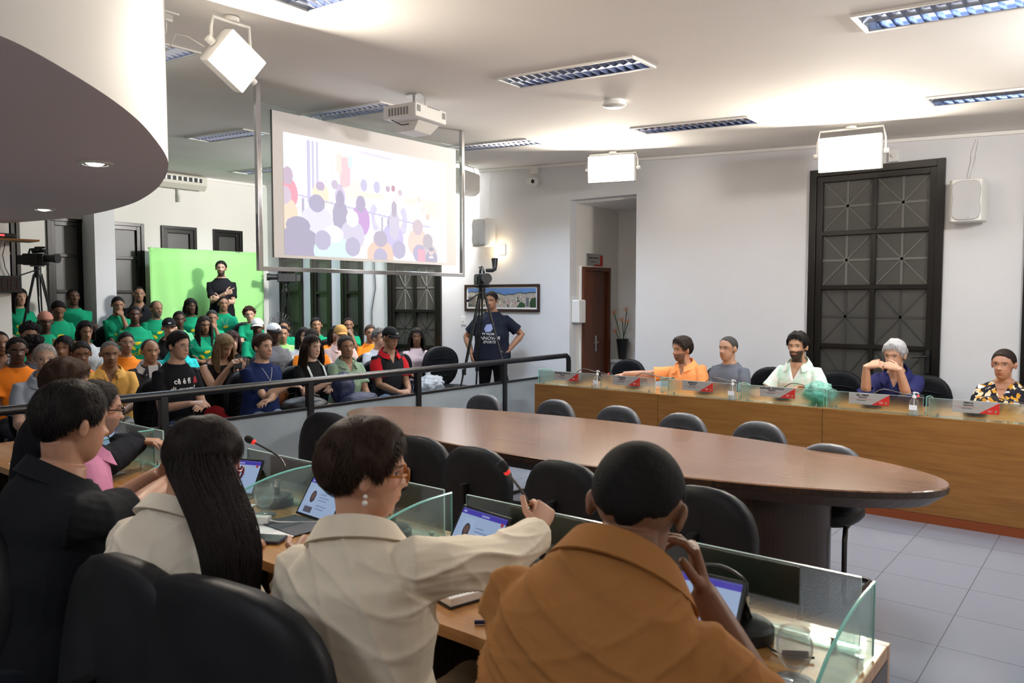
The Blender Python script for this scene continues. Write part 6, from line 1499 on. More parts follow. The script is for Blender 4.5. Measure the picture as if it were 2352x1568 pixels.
        for pr in prints:
            if pr[0] == 'text':
                _, txt, size, px, pz, colr = pr[:6]; o = text_obj(txt, size, Matrix.Translation((px, pz, 0)), M_item, 'shirt_print', so, bold=size*.02, ext=0, shear=pr[6] if len(pr) > 6 else 0)
                bmh = bmesh.new(); bmh.from_mesh(o.data); bmesh.ops.triangulate(bmh, faces=bmh.faces); bmesh.ops.subdivide_edges(bmh, edges=[e_ for e_ in bmh.edges if e_.calc_length() > size*.35], cuts=2); bmh.to_mesh(o.data); bmh.free()
                onchest(o, .003); o.color = (*colr, 1)
            elif pr[0] == 'poly':
                _, pts_, colr = pr; gm = MB(); cxx = sum(a_[0] for a_ in pts_)/len(pts_); cyy = sum(a_[1] for a_ in pts_)/len(pts_)
                dn = []; n_ = len(pts_)
                for k in range(n_):
                    a_, b_ = pts_[k], pts_[(k+1) % n_]
                    for t_ in (0, .33, .66): dn.append((a_[0]+(b_[0]-a_[0])*t_, a_[1]+(b_[1]-a_[1])*t_))
                rings = [[(cxx+(a_[0]-cxx)*k_, cyy+(a_[1]-cyy)*k_, 0) for a_ in dn] for k_ in (1, .66, .33)]; m_ = len(dn)
                vv = [q_ for r__ in rings for q_ in r__]+[(cxx, cyy, 0)]; ff = [(i*m_+j, i*m_+(j+1) % m_, (i+1)*m_+(j+1) % m_, (i+1)*m_+j) for i in range(2) for j in range(m_)]+[(2*m_+j, 2*m_+(j+1) % m_, 3*m_) for j in range(m_)]
                gm.add(vv, ff); o = gm.obj('shirt_print', M_item, so); onchest(o, .003); o.color = (*colr, 1)
    if extra: extra(dict(root=root, so=so, MH=MH, W=WJ, E=EJ, S=SJ, spine=spine, axes=axes, hc=hc, s=s))
    root['_x'] = 0; del root['_x']
    return root, dict(W=WJ, MH=MH, hc=hc, root=root)

YEL = (.75,.62,.03)
def arrowman(cx, cy, rot, sc):
    P = [(-.035,.0),(-.028,.014),(-.012,.020),(.006,.018),(.02,.024),(.034,.012),(.022,.0),(.010,-.010),(-.012,-.014),(-.030,-.010)]
    return ('poly', [(cx+sc*(a*cos(rot)-b*sin(rot)), cy+sc*(a*sin(rot)+b*cos(rot))) for a, b in P], YEL)
ACAT = (arrowman(.012,.020,0,1.2), arrowman(-.045,-.030,2.2,1.1), arrowman(.035,-.060,-2.6,1.15), ('text','ACAT',.058,0,-.115,YEL))
ACAT2 = ACAT[:3]
GRN = (.008,.27,.135); ORG = (.85,.22,.02)
DK = (.085,.043,.028); MD = (.19,.095,.056); BR = (.28,.15,.092); LT = (.50,.30,.21); FR = (.56,.36,.27)
GR = (.30,.30,.29); WHI = (.62,.61,.60)
_done = []
def aud(n, short, x, y, fl, top, h=-4, **k):
    k.setdefault('q', .0065); k.setdefault('qc', .0105); k.setdefault('group', 'people seated in the public area')
    r_, inf = person('person '+short, x, y, fl, top, h, **k)
    if k.get('sit', True):
        c = dup(oc, (r_.location.x-.02, r_.location.y, fl), R(h-90), 'black chair occupied by the '+short.split(',')[0].replace('in ', 'person in ', 1) if False else 'black padded chair of the person '+' '.join(short.split()[:10]), 'occupied chairs of the public area')
    _done.append(r_); return r_, inf
cr = dict(R_=dict(pre='cross'), L_=dict(pre='cross')); clasp = dict(R_=dict(pre='clasp'), L_=dict(pre='clasp')); chinR = dict(R_=dict(pre='chin', pole=(.3,.1,-1), curl=(.8,.9,.6))); chinL = dict(L_=dict(pre='chin', pole=(-.3,.1,-1), curl=(.8,.9,.6)))
# ------------------------------------------------------------------ the public
aud(2, 'in black polo at the rear, left of the green backdrop', -11.35,5.54,.45,1.36, -20, skin=BR, hair=dict(style='buzz'), shirt='polo', scol=(.010,.010,.012), collar=dict(), beard=('goatee',.5), head=(0,0,0), sw=1.1, bf=1.1)
aud(3, 'in green t-shirt, hand over mouth, beside the white pillar', -10.9,5.03,.32,1.35, -5, female=True, skin=BR, hair=dict(style='slick', tail=.2), scol=GRN, prints=ACAT2, head=(-10,-8,0), R_=dict(pre='cross'), **chinL)
aud(4, 'in green t-shirt with large yellow print, hair tied back', -10.0,4.82,.2,1.35, -15, female=True, skin=DK, hair=dict(style='slick'), scol=GRN, prints=ACAT, head=(-8,0,0), sw=1.08, bf=1.15)
aud(5, 'older bearded in green t-shirt before the green backdrop edge', -10.8,5.52,.32,1.29, -8, skin=BR, brow=.10, hair=dict(style='rim'), hcol=(.05,.045,.04), beard=('full',.75), scol=GRN, prints=ACAT2, head=(8,0,0))
aud(6, 'young, in black cap and black t-shirt with grey print', -9.1,4.80,.1,1.31, -15, skin=LT, hair=dict(style='buzz'), cap=dict(col=(.008,.008,.009), logo=(.7,.7,.7)), scol=(.010,.010,.011), prints=(('poly', [(-.08,-.14),(.08,-.14),(.08,.0),(-.08,.0)], (.18,.19,.18)),), beard=('must',.7), head=(-10,0,0))
aud(7, 'short haired in pale green t-shirt behind the black cap', -10.1,5.47,.2,1.27, -15, skin=DK, hair=dict(style='buzz', th=.007), scol=(.12,.42,.22), female=True, head=(-8,-3,0))
aud(8, 'in green t-shirt with dark bob and earrings, arms crossed', -10.8,6.03,.32,1.32, -15, female=True, skin=DK, hair=dict(style='bob', L=.12, gap=.85), earr=(.6,.6,.6), scol=GRN, head=(5,0,0), prints=ACAT2, **cr)
aud(9, 'in green t-shirt with long thin braids', -9.3,5.37,.1,1.32, -15, female=True, skin=MD, hair=dict(style='braids', L=.30), hcol=(.02,.014,.012), scol=GRN, prints=ACAT2, head=(0,-6,0), sw=1.05, **cr)
aud(10, 'older in green t-shirt, fist at mouth, beneath the interpreter', -10.3,6.07,.2,1.28, -15, female=True, skin=BR, hair=dict(style='slick'), hcol=(.03,.03,.03), scol=GRN, head=(-10,-4,0), R_=dict(pre='lap'), **chinL)
aud(11, 'tall thin in green t-shirt with necklace under the interpreter', -11.1,6.74,.32,1.35, -20, skin=BR, hair=dict(style='buzz', th=.006), scol=GRN, prints=(('poly',[(-.05,.15),(-.045,.15),(.003,.02),(-.002,.02)],(.5,.5,.5)),('poly',[(.05,.15),(.045,.15),(-.001,.02),(.004,.02)],(.5,.5,.5)))+ACAT2[:1], head=(-5,0,0))
aud(12, 'in green t-shirt with short reddish curls', -10.6,6.87,.32,1.20, -20, female=True, skin=LT, hair=dict(style='curly'), hcol=(.040,.018,.012), scol=GRN, head=(-12,0,8))
aud(13, 'in green t-shirt and white baseball cap', -9.1,6.01,.1,1.28, -15, skin=DK, hair=dict(style='buzz'), cap=dict(col=(.66,.66,.62)), scol=GRN, head=(-20,0,0))
aud(14, 'in grey t-shirt, glasses and black and white cap', -8.2,5.65,0,1.34, -10, skin=DK, hair=dict(style='buzz'), cap=dict(col=(.55,.55,.55), bcol=(.01,.01,.01), logo=(.02,.02,.02)), glasses=dict(), scol=(.13,.135,.15), prints=(('text','MOV SK8',.05,0,0,(.35,.35,.36)),), head=(0,-4,0), sw=1.08, beard=('full',.3))
aud(15, 'in lime t-shirt half hidden behind the black and white cap', -9.1,6.40,.1,1.17, -15, skin=BR, hair=dict(style='buzz', th=.008), scol=(.28,.58,.18), head=(-15,0,0))
aud(16, 'in green t-shirt with dark curls near the standing fan', -10.0,7.06,.2,1.12, -20, skin=BR, hair=dict(style='short'), scol=GRN, head=(-20,5,0))
def yellow_extra(d):
    c = d['spine'](.42); u, v = d['axes'](.42); gm = MB()
    for sg in (1, -1): gm.tube([c+u*(sg*.055)+v*.12+Vector((0,0,.11)), c+u*(sg*.035)+v*.15, c+u*(sg*.012)+v*.155-Vector((0,0,.06))], .0018, 5)
    for sg in (1, -1): gm.tube([c+u*(sg*.028+.022*cos(t))+v*.158+Vector((0,0,-.075+.012*sin(t))) for t in [2*pi*k/16 for k in range(16)]], .0018, 5, closed=True)
    o = gm.obj('hanging_glasses', M_item, d['root'], smooth=True); o.color = (.02,.015,.01,1)
aud(17, 'older in yellow polo with glasses hung from his neck', -7.2,3.24,0,1.26, -22, q=.006, skin=BR, brow=.06, hair=dict(style='buzz', th=.003), hcol=(.10,.10,.10), shirt='polo', collar=dict(), scol=(.80,.45,.12), head=(4,-5,0), sw=1.1, bf=1.25, pants=(.40,.40,.36), extra=yellow_extra, **clasp)
aud(18, 'in orange t-shirt with glasses and tied hair', -8.4,3.95,0,1.29, -12, female=True, skin=BR, hair=dict(style='slick'), glasses=dict(col=(.4,.3,.3), r=.0013), scol=ORG, prints=(('text','S',.05,.05,.02,(.8,.8,.8)),), head=(0,0,0))
def blazer_extra(d):
    c = d['spine'](.36); u, v = d['axes'](.36); 
    gm = MB(); M = [c+u*a+v*(.135+.02*(1-abs(b)))+Vector((0,0,b*.2)) for a, b in ((-.045,1.0),(.045,1.0),(.035,.1),(.02,-.7),(-.02,-.7),(-.035,.1))]
    gm.add([p for p in M]+[p-v*.02 for p in M], [(0,1,2,3,4,5),(11,10,9,8,7,6)]+[(i,(i+1)%6,(i+1)%6+6,i+6) for i in range(6)]); o = gm.obj('shirt_front', M_cloth, d['root'], smooth=True); o.color = (.62,.63,.68,1)
    for sg in (1, -1):
        gm = MB(); P = [c+u*(sg*.05)+v*.125+Vector((0,0,.21)), c+u*(sg*.095)+v*.135+Vector((0,0,.13)), c+u*(sg*.07)+v*.15+Vector((0,0,.05)), c+u*(sg*.018)+v*.16-Vector((0,0,.12))]; P2 = [p+v*.006 for p in P]
        gm.add(P+P2, [(0,1,2,3),(7,6,5,4),(0,4,5,1),(1,5,6,2),(2,6,7,3),(3,7,4,0)]); o = gm.obj('lapel', M_cloth, d['so'], smooth=False); o.color = (.035,.037,.045,1)
aud(19, 'balding in charcoal blazer and open white shirt', -7.5,3.76,0,1.25, -12, q=.006, skin=BR, hair=dict(style='rim'), hcol=(.03,.028,.028), shirt='jacket', sleeve='long', scol=(.045,.047,.055), collar=dict(col=(.62,.63,.68), h=.04), head=(0,0,0), extra=blazer_extra)
WT = (.75,.75,.75)
aud(20, 'with quiff and round glasses in black lettered t-shirt, front row', -6.4,3.46,0,1.36, 5, q=.0055, qc=.008, skin=LT, hair=dict(style='side'), glasses=dict(col=(.25,.2,.18), r=.0014), scol=(.010,.010,.013), prints=(('text','cê é fí',.064,-.015,.085,WT),('text','di quem?',.064,-.005,.018,WT),('poly',[(.085,.060),(.145,.060),(.128,.110),(.105,.110)],(.35,.02,.04))), pants=(.045,.07,.14), pmat=M_denim, head=(8,-2,0), lean=8, R_=dict(pre='w', w=(.05,.33,.76), fd=(-.8,.5,0), pn=(-.3,-.3,-1)), L_=dict(pre='w', w=(-.07,.35,.74), fd=(.8,.5,0), pn=(.3,-.3,-1)))
aud(21, 'in turquoise polo hidden behind the lettered black t-shirt', -7.9,4.26,0,1.31, -10, female=True, skin=LT, hair=dict(style='short', th=.014), hcol=(.16,.10,.07), shirt='polo', scol=(.03,.52,.52), collar=dict(), sw=1.15, bf=1.15, head=(0,0,0))
_, i22 = aud(22, 'blond highlighted in black top, looking down at a phone', -7.0,4.25,0,1.28, -2, q=.0055, female=True, skin=LT, hair=dict(style='long', L=.26), hcol=(.22,.15,.085), shirt='tank', sleeve='none', scol=(.012,.011,.012), pants=(.30,.015,.022), sw=1.12, bf=1.2, head=(4,-28,0), lean=10,
    R_=dict(pre='w', w=(.06,.33,.96), fd=(-.3,.5,.7), pn=(-.6,.1,-.2), curl=(.6,.5,.4)), L_=dict(pre='w', w=(-.07,.35,.94), fd=(.3,.6,.6), pn=(.3,-.2,.6), curl=(.6,.5,.4)))
rt = i22['root']; wp = rt.matrix_basis @ ((i22['W']['R']+i22['W']['L'])/2); phone((wp.x+.07, wp.y, wp.z+.06), 180, 'black phone held by the blond highlighted person in black top', Matrix.Rotation(R(55),4,'Z') @ Matrix.Rotation(R(-35),4,'X'), (.01,.01,.01))
t = thing('handbag', 'tan brown leather handbag on the lap of the person in red trousers', 'bag', (-6.72, 4.62, .56)); M_tan = mat('tan_leather', (.26,.085,.03), .4)
blob('bag_body', (0,0,.10), (.09,.15,.11), M_tan, t, .12, 4, 2); mb = MB(); mb.tube([(0,-.12,.14),(0,-.10,.28),(0,.0,.33),(0,.08,.28),(0,.11,.14)], .008, 8); mb.obj('strap', M_tan, t, smooth=True)
aud(23, 'smiling in black with dark fringe, behind the phone user', -8.1,5.02,0,1.27, -20, female=True, skin=FR, hair=dict(style='bob', fringe=1, L=.12, gap=.75), hcol=(.03,.014,.012), scol=(.012,.012,.013), head=(0,0,0))
aud(24, 'young in navy t-shirt with chain necklace, bag on lap', -6.4,4.29,0,1.31, 3, q=.0055, qc=.008, skin=LT, hair=dict(style='side', fwd=.016), hcol=(.045,.028,.02), beard=('full',.35), scol=(.012,.022,.085), prints=(('poly',[(-.04,.02),(.0,.035),(.045,.03),(.035,.012),(.01,.008),(-.03,.0)],(.12,.38,.62)),('poly',[(-.058,.165),(-.053,.165),(.003,.045),(-.002,.045)],(.45,.45,.45)),('poly',[(.058,.165),(.053,.165),(-.001,.045),(.004,.045)],(.45,.45,.45))), pants=(.30,.40,.52), pmat=M_denim, sw=1.08, bf=1.1, head=(2,2,0), R_=dict(pre='w', w=(-.10,.30,.83), fd=(-1,.3,-.1), pn=(0,-.3,-1)), L_=dict(pre='w', w=(.12,.32,.72), fd=(.9,.3,-.1), pn=(0,0,-1)))
t = thing('messenger_bag', 'black messenger bag on the lap of the young person in navy', 'bag', (-6.0, 4.45, .60)); blob('bag_body', (0,0,.06), (.16,.24,.075), mat('bag_nylon', (.008,.008,.009), .5), t, .12, 3, 7); mb = MB(); mb.tube([(.0,.0,.135),(.02,.08,.145),(.0,.16,.12)], .012, 8); mb.tube([(.10,-.1,.11),(.13,0,.10),(.11,.1,.10)], .003, 6); mb.obj('handle', M_blackp, t, smooth=True)
def straps(d):
    for sg in (1, -1):
        u, v = d['axes'](.45); gm = MB(); P = [d['spine'](.58)+u*(sg*.085)-v*.02+Vector((0,0,.02)), d['spine'](.53)+u*(sg*.095)+v*.085, d['spine'](.44)+u*(sg*.09)+v*.145, d['spine'](.32)+u*(sg*.085)+v*.150]
        gm.tube(P, .013, 8, flat=.35); o = gm.obj('strap', M_cloth, d['root'], smooth=True); o.color = (.55,.60,.60,1)
aud(25, 'young with long dark hair, black t-shirt and pale straps', -6.45,4.89,0,1.28, 2, q=.0055, qc=.008, female=True, skin=FR, hair=dict(style='long', L=.27, wd=1.12, flare=.03), hcol=(.022,.013,.010), scol=(.010,.010,.011), pants=(.44,.26,.18), pmat=M_skin2 if 'M_skin2' in globals() else None, head=(0,-4,0), extra=straps, R_=dict(pre='w', w=(.04,.32,.80), fd=(-.9,.3,0), pn=(0,0,-1)), L_=dict(pre='w', w=(-.02,.36,.76), fd=(.8,.5,0), pn=(0,0,-1)))
t = thing('backpack', 'dark blue backpack held on the lap beside the rail post', 'bag', (-6.0, 5.02, .60)); M_nb = mat('navy_nylon', (.012,.018,.06), .55); blob('bag_body', (-.10,-.04,.15), (.10,.13,.16), M_nb, t, .15, 4, 4); blob('side_pouch', (.03,.06,.05), (.11,.22,.065), M_nb, t, .12, 4, 6)
_, i26 = aud(26, 'older in sage green polo holding folded papers', -6.4,5.28,0,1.26, -10, q=.0055, qc=.008, skin=BR, brow=.05, hair=dict(style='short', th=.010), hcol=(.045,.038,.034), beard=('goatee',.35), shirt='polo', collar=dict(), scol=(.22,.31,.22), pants=(.24,.34,.50), pmat=M_denim, head=(-14,0,5), bf=1.2, R_=dict(pre='clasp'), L_=dict(pre='clasp'))
wp = i26['root'].matrix_basis @ ((i26['W']['R']+i26['W']['L'])/2); t = thing('folded_papers', 'folded white papers held by the older person in sage green', 'paper', (wp.x+.03, wp.y+.01, wp.z+.02), R(20)); mb = MB(); mb.box(-.05,-.035,0,.05,.035,.006); mb.box(-.04,-.03,.0065,.05,.04,.010); mb.obj('sheets', M_paper, t)
def redpolo(d):
    c = d['spine'](.5); u, v = d['axes'](.5); gm = MB(); gm.ball(tuple(d['W']['L']), (.030,.030,.018), 14, 8); o = gm.obj('watch', M_item, d['root'], smooth=True); o.color = (.01,.01,.01,1)
    for sg, sd in ((1,'R'),(-1,'L')):
        gm = MB(); S, E = d['S'][sd], d['E'][sd]; gm.tube([S+u*(-.02*sg)+Vector((0,0,.008)), S.lerp(E,.25), S.lerp(E,.5), S.lerp(E,.745)], [.070,.080,.076,.078], 18); o = gm.obj('red_sleeve', M_cloth, d['so'], smooth=True); o.color = (.42,.012,.018,1)
aud(27, 'in grey and black cap and red sleeved black polo', -6.4,5.90,0,1.33, -12, q=.0055, qc=.008, skin=BR, hair=dict(style='buzz'), cap=dict(col=(.012,.012,.014), bcol=(.012,.012,.014), logo=(.3,.36,.36)), glasses=dict(col=(.15,.015,.015)), shirt='polo', collar=dict(col=(.42,.012,.018)), scol=(.014,.014,.017), pants=(.17,.26,.42), pmat=M_denim, head=(5,-4,0), bf=1.15, extra=redpolo, prints=(('poly',[(-.10,.02),(-.075,.02),(-.075,-.03),(-.10,-.03)],(.5,.5,.5)),), **clasp)
aud(28, 'in pale pink t-shirt with shoulder length hair', -7.3,7.18,0,1.26, -25, q=.006, female=True, skin=MD, hair=dict(style='bob', L=.17, flare=.02), scol=(.72,.55,.58), prints=(('poly',[(.05,.0),(.07,.0),(.075,-.05),(.055,-.06)],(.05,.08,.25)),('poly',[(.085,.0),(.11,-.01),(.10,-.05),(.085,-.04)],(.6,.08,.2))), head=(-15,0,0))
aud(29, 'frowning in orange t-shirt with pulled back hair', -8.3,7.27,0,1.28, -25, female=True, skin=BR, hair=dict(style='slick', tail=.16), hcol=(.03,.02,.016), scol=ORG, head=(-10,0,0))
aud(30, 'grey haired in white t-shirt behind the red sleeved polo', -7.3,6.55,0,1.28, -20, skin=LT, hair=dict(style='short', th=.018), hcol=(.11,.10,.095), scol=(.60,.62,.68), head=(15,0,0))
aud(31, 'in tan cap and pale pink polo', -8.0,6.51,0,1.30, -20, skin=FR, hair=dict(style='buzz'), cap=dict(col=(.40,.22,.07), tilt=-.1, z=.03), shirt='polo', scol=(.66,.46,.42), collar=dict(), head=(-5,-6,0), bf=1.15, sw=1.08)
aud(32, 'young in green t-shirt before the second narrow window', -9.3,7.12,.1,1.27, -25, skin=BR, hair=dict(style='short', th=.010), scol=GRN, head=(-8,0,0))
aud(33, 'in green t-shirt, fist at mouth, before the third narrow window', -9.3,7.71,.1,1.25, -25, skin=MD, hair=dict(style='buzz', th=.006), scol=GRN, beard=('full',.4), head=(-5,-3,0), R_=dict(pre='lap'), **chinL)
t = thing('cardboard_roll', 'pale cardboard roll held upright beside the person in green', 'roll', (-8.95, 7.92, .62)); mb = MB(); mb.cyl((0,0,0), (-.04,-.02,.55), .028, 20); mb.obj('tube', mat('card', (.50,.38,.24), .7), t, smooth=True)
aud(34, 'dark haired in white top behind the girl with straps', -8.4,6.23,0,1.27, -20, female=True, skin=LT, hair=dict(style='long', L=.16), scol=(.62,.60,.60), head=(5,0,0))
aud(35, 'in orange t-shirt and black cap behind the long dark hair', -7.5,5.68,0,1.29, -20, skin=BR, hair=dict(style='buzz'), cap=dict(col=(.02,.014,.012)), scol=ORG, head=(0,0,0), sw=1.05)
aud(36, 'with dark braid in orange t-shirt behind the tan cap', -8.9,7.14,.1,1.15, -25, female=True, skin=MD, hair=dict(style='long', L=.16), scol=ORG, head=(0,-5,0))
aud(37, 'in green t-shirt with long dark hair behind the left tripod', -11.7,4.11,.45,1.33, 0, female=True, skin=LT, hair=dict(style='long', L=.34), scol=GRN, prints=ACAT, head=(0,-3,0), R_=dict(pre='lap'), **chinR) if False else aud(37, 'in green t-shirt with long dark hair behind the left tripod', -11.7,4.11,.45,1.33, 0, female=True, skin=LT, hair=dict(style='long', L=.34), scol=GRN, prints=ACAT, head=(0,-3,0))
aud(38, 'in green t-shirt looking down at a roll, by the pillar', -10.8,4.23,.32,1.27, -5, skin=MD, hair=dict(style='buzz', th=.010), scol=GRN, head=(-5,-30,0), lean=12, prints=ACAT2)
t = thing('paper_roll', 'long brown paper roll on the lap of the person looking down', 'roll', (-10.45, 4.3, .98)); mb = MB(); mb.cyl((0,-.22,0), (0,.22,.02), .022, 16); mb.obj('tube', mat('kraft', (.34,.25,.18), .8), t, smooth=True)
aud(39, 'large in green t-shirt, arms crossed against the dark window', -11.6,4.74,.45,1.32, -10, skin=DK, hair=dict(style='buzz', th=.006), scol=GRN, head=(5,5,0), sw=1.22, bf=1.45, **cr)
aud(40, 'elderly in patterned headscarf and green t-shirt', -10.0,3.77,.2,1.29, -5, female=True, skin=DK, hair=None, cap=dict(name='headscarf', col=(.48,.22,.16), brim=False, z=.03), scol=GRN, prints=ACAT2, head=(-5,-5,0))
t = thing('paper_roll', 'pale paper roll held upright by the person in headscarf', 'roll', (-9.62, 3.72, .92)); mb = MB(); mb.cyl((0,0,0), (.0,.01,.26), .034, 20); mb.obj('tube', mat('pale_card', (.62,.50,.26), .8), t, smooth=True)
aud(41, 'with dark curly hair in green, left of the headscarf', -9.2,3.31,.1,1.29, -5, female=True, skin=MD, hair=dict(style='curly'), scol=GRN, head=(-8,-12,0))
aud(42, 'with smooth dark hair, earrings and pale top', -9.2,3.88,.1,1.29, -10, female=True, skin=BR, hair=dict(style='bob', L=.10, gap=1.1), earr=(.5,.4,.2), scol=(.40,.41,.42), head=(0,-8,0))
aud(43, 'in orange t-shirt with glasses, second row at far left', -7.8,2.70,0,1.30, -5, skin=DK, hair=dict(style='buzz', th=.012), glasses=dict(), scol=ORG, head=(-5,-3,0), sw=1.1)
aud(44, 'with dark curly hair turned away behind the white haired person', -8.6,3.14,.1,1.18, 60, skin=MD, hair=dict(style='curly', th=.03), scol=(.05,.05,.06), head=(20,0,0))
aud(45, 'white haired in pale blue shirt, front row at left', -6.5,2.44,0,1.30, -15, q=.0055, skin=FR, brow=.25, hair=dict(style='short', th=.004), hcol=(.42,.40,.38), shirt='shirt', sleeve='short', collar=dict(h=.045), scol=(.40,.46,.56), head=(-4,-4,0), sw=1.1, bf=1.15, beard=('must',.3))
aud(46, 'with dark hair looking right, in pale top', -8.2,3.25,0,1.28, -10, female=True, skin=BR, hair=dict(style='long', L=.16), scol=(.42,.42,.42), head=(-30,-5,0))
aud(47, 'with glasses and tied curls in orange, hand at mouth', -7.5,3.12,0,1.26, -5, q=.006, female=True, skin=MD, hair=dict(style='slick', bun=1), glasses=dict(), earr=(.7,.7,.7), scol=ORG, head=(-12,-8,0), R_=dict(pre='lap'), **chinL)
aud(48, 'in grey shirt cut by the left edge of the photo', -8.45,2.78,0,1.33, -5, skin=MD, hair=dict(style='buzz'), shirt='shirt', scol=(.25,.25,.27), collar=dict(), sleeve='short')

# the interpreter standing before the green backdrop
person('person standing before the green backdrop in black t-shirt, signing with both hands', -11.35,6.86,.45,1.79, -30, sit=False, q=.0055, qc=.009, skin=LT, hair=dict(style='short', th=.014), beard=('full',.95), brow=.012, scol=(.010,.010,.012), pants=(.05,.07,.11), pmat=M_denim, lean=1, head=(-5,0,0), sw=1.05,
       R_=dict(pre='w', w=(-.05,.28,1.26), fd=(-.9,.2,.35), pn=(0,-1,0), curl=((.1,.1,.05),(1.3,1.2,.8),(1.3,1.2,.8),(1.3,1.2,.8)), pole=(.6,-.2,-1)), L_=dict(pre='w', w=(.04,.27,1.16), fd=(.7,.2,.3), pn=(0,-1,.2), curl=(1.1,1.1,.8), pole=(-.6,-.2,-1)))
# cameraman
def camman(d):
    gm = MB(); c = d['spine'](.07); gm.ball(tuple(c+Vector((-.14,.16,0))), (.05,.03,.045), 14, 8); o = gm.obj('belt_pouch', M_item, d['root'], smooth=True); o.color = (.01,.01,.01,1)
person('person behind the tripod in navy t-shirt with white lettering, hand on hip', -6.56,7.81,0,1.735, -62, sit=False, q=.0055, qc=.009, skin=(.36,.18,.11), hair=dict(style='short', th=.010), glasses=dict(), scol=(.012,.015,.028), pants=(.006,.006,.007), sw=1.12, bf=1.45, lean=2, head=(-8,-6,0), extra=camman,
       prints=(('poly',[(-.07,.02),(-.045,.075),(.06,.085),(.05,.03),(.02,-.015),(-.05,-.02)],(.30,.36,.62)),('text','TV VIÇOSA',.038,0,-.045,WT),('text','INNOVAR',.062,0,-.10,WT,.25),('text','SPORTS',.048,0,-.15,WT,.25)),
       L_=dict(pre='w', w=(-.24,.05,.98), fd=(.4,.2,-.8), pn=(1,.2,0), curl=(1.0,1.1,.8), pole=(-1,-.5,-.1)), R_=dict(pre='w', w=(.26,.10,.92), fd=(-.2,.2,-1), pn=(-1,0,0), curl=(.6,.6,.4), pole=(1,-.5,-.1)))
# councillors behind the far desk
def cz(n, label, x, y, top, h, **k): return person(label, x, y, 0, top, h, q=.0048, qc=.007, seat=.47, **k)
cz(1, 'person in orange polo with dark beard, leaning on one arm', -3.44,6.98,1.275,-95, skin=(.42,.22,.14), brow=.03, hair=dict(style='side', th=.018, fwd=.006), hcol=(.025,.018,.015), beard=('full',.8), shirt='polo', collar=dict(), scol=(.90,.36,.13), head=(-22,-4,0), side=6, sw=1.12, bf=1.15, prints=(('poly',[(-.095,.0),(-.085,.022),(-.07,.0),(-.078,-.012)],WT),),
   R_=dict(pre='w', world=True, w=(-4.02,6.78,.88), fd=(-.8,-.5,-.2), pn=(0,0,-1), pole=(-.2,1,-.5)), L_=dict(pre='w', w=(-.10,.30,.72), fd=(0,1,-.1), pn=(0,0,-1)))
cz(2, 'person in grey t-shirt with short greying hair', -3.00,7.05,1.285,-92, skin=(.42,.24,.16), brow=.04, hair=dict(style='buzz', th=.004), hcol=(.055,.055,.055), scol=(.115,.13,.165), head=(-12,0,0), sw=1.05, bf=1.1, twist=-10, prints=(('text','~',.05,-.07,.02,(.45,.47,.5)),), R_=dict(pre='lap'), L_=dict(pre='lap'))
M_tie = add_noise_color(mat('pale_green_print', (.6,.8,.7), .8, spec=.15), (.70,.73,.71), (.50,.72,.60), scale=14, lo=.45, hi=.6, dist=1)
cz(3, 'person with black beard in pale green patterned short sleeved shirt', -2.33,7.0,1.35,-97, skin=(.46,.26,.16), hair=dict(style='side', th=.022, fwd=.004), beard=('full',1.0), brow=.012, shirt='shirt', sleeve='short', collar=dict(h=.045, open=.7), smat=M_tie, scol=(.6,.75,.68), head=(4,0,0), sw=1.05,
   L_=dict(pre='w', world=True, w=(-2.13,6.72,.90), fd=(-.75,-.5,-.05), pn=(0,-.3,-1), curl=(.4,.4,.3)), R_=dict(pre='w', world=True, w=(-2.60,6.72,.82), fd=(.5,-.7,0), pn=(0,0,-1)))
cz(4, 'grey haired person in navy shirt, hands folded at the mouth', -1.54,7.02,1.30,-92, skin=(.44,.25,.165), brow=.12, hair=dict(style='side', th=.018, fwd=.0), hcol=(.36,.36,.37), shirt='shirt', sleeve='roll2', collar=dict(h=.045), scol=(.018,.020,.085), head=(-8,-8,0), lean=14, sw=1.05,
   R_=dict(pre='w', world=True, w=(-1.70,6.80,1.085), fd=(.8,.10,.22), pn=(.1,.6,-.6), curl=(.5,.6,.4), pole=(-.12,-.35,-1)), L_=dict(pre='w', world=True, w=(-1.45,6.79,1.075), fd=(-.8,.05,.28), pn=(-.1,.6,-.6), curl=(.5,.6,.4), pole=(.12,-.35,-1)))
def floral():
    m = mat('floral_print', (.3,.2,.1), .8, spec=.15); tc = nd(m, 'ShaderNodeTexCoord'); nz = nd(m, 'ShaderNodeTexNoise'); nz.inputs['Scale'].default_value = 14; lk(m, tc.outputs['Object'], nz.inputs[0])
    mx = nd(m, 'ShaderNodeMix'); mx.data_type = 'VECTOR'; mx.inputs[0].default_value = .08; lk(m, tc.outputs['Object'], mx.inputs[4]); lk(m, nz.outputs['Color'], mx.inputs[5])
    v = nd(m, 'ShaderNodeTexVoronoi'); v.inputs['Scale'].default_value = 34; lk(m, mx.outputs[1], v.inputs[0]); sp = nd(m, 'ShaderNodeSeparateColor'); lk(m, v.outputs['Color'], sp.inputs[0])
    r_ = nd(m, 'ShaderNodeValToRGB'); r_.color_ramp.interpolation = 'CONSTANT'; e = r_.color_ramp.elements; e[0].position = 0; e[0].color = (.012,.012,.018,1); e[1].position = .36; e[1].color = (.50,.25,.03,1)
    for p, c in ((.58,(.62,.55,.38,1)),(.78,(.58,.60,.66,1)),(.88,(.02,.02,.03,1))): x = e.new(p); x.color = c
    lk(m, sp.outputs[0], r_.inputs[0]); lk(m, r_.outputs[0], bsdf(m).inputs['Base Color']); return m
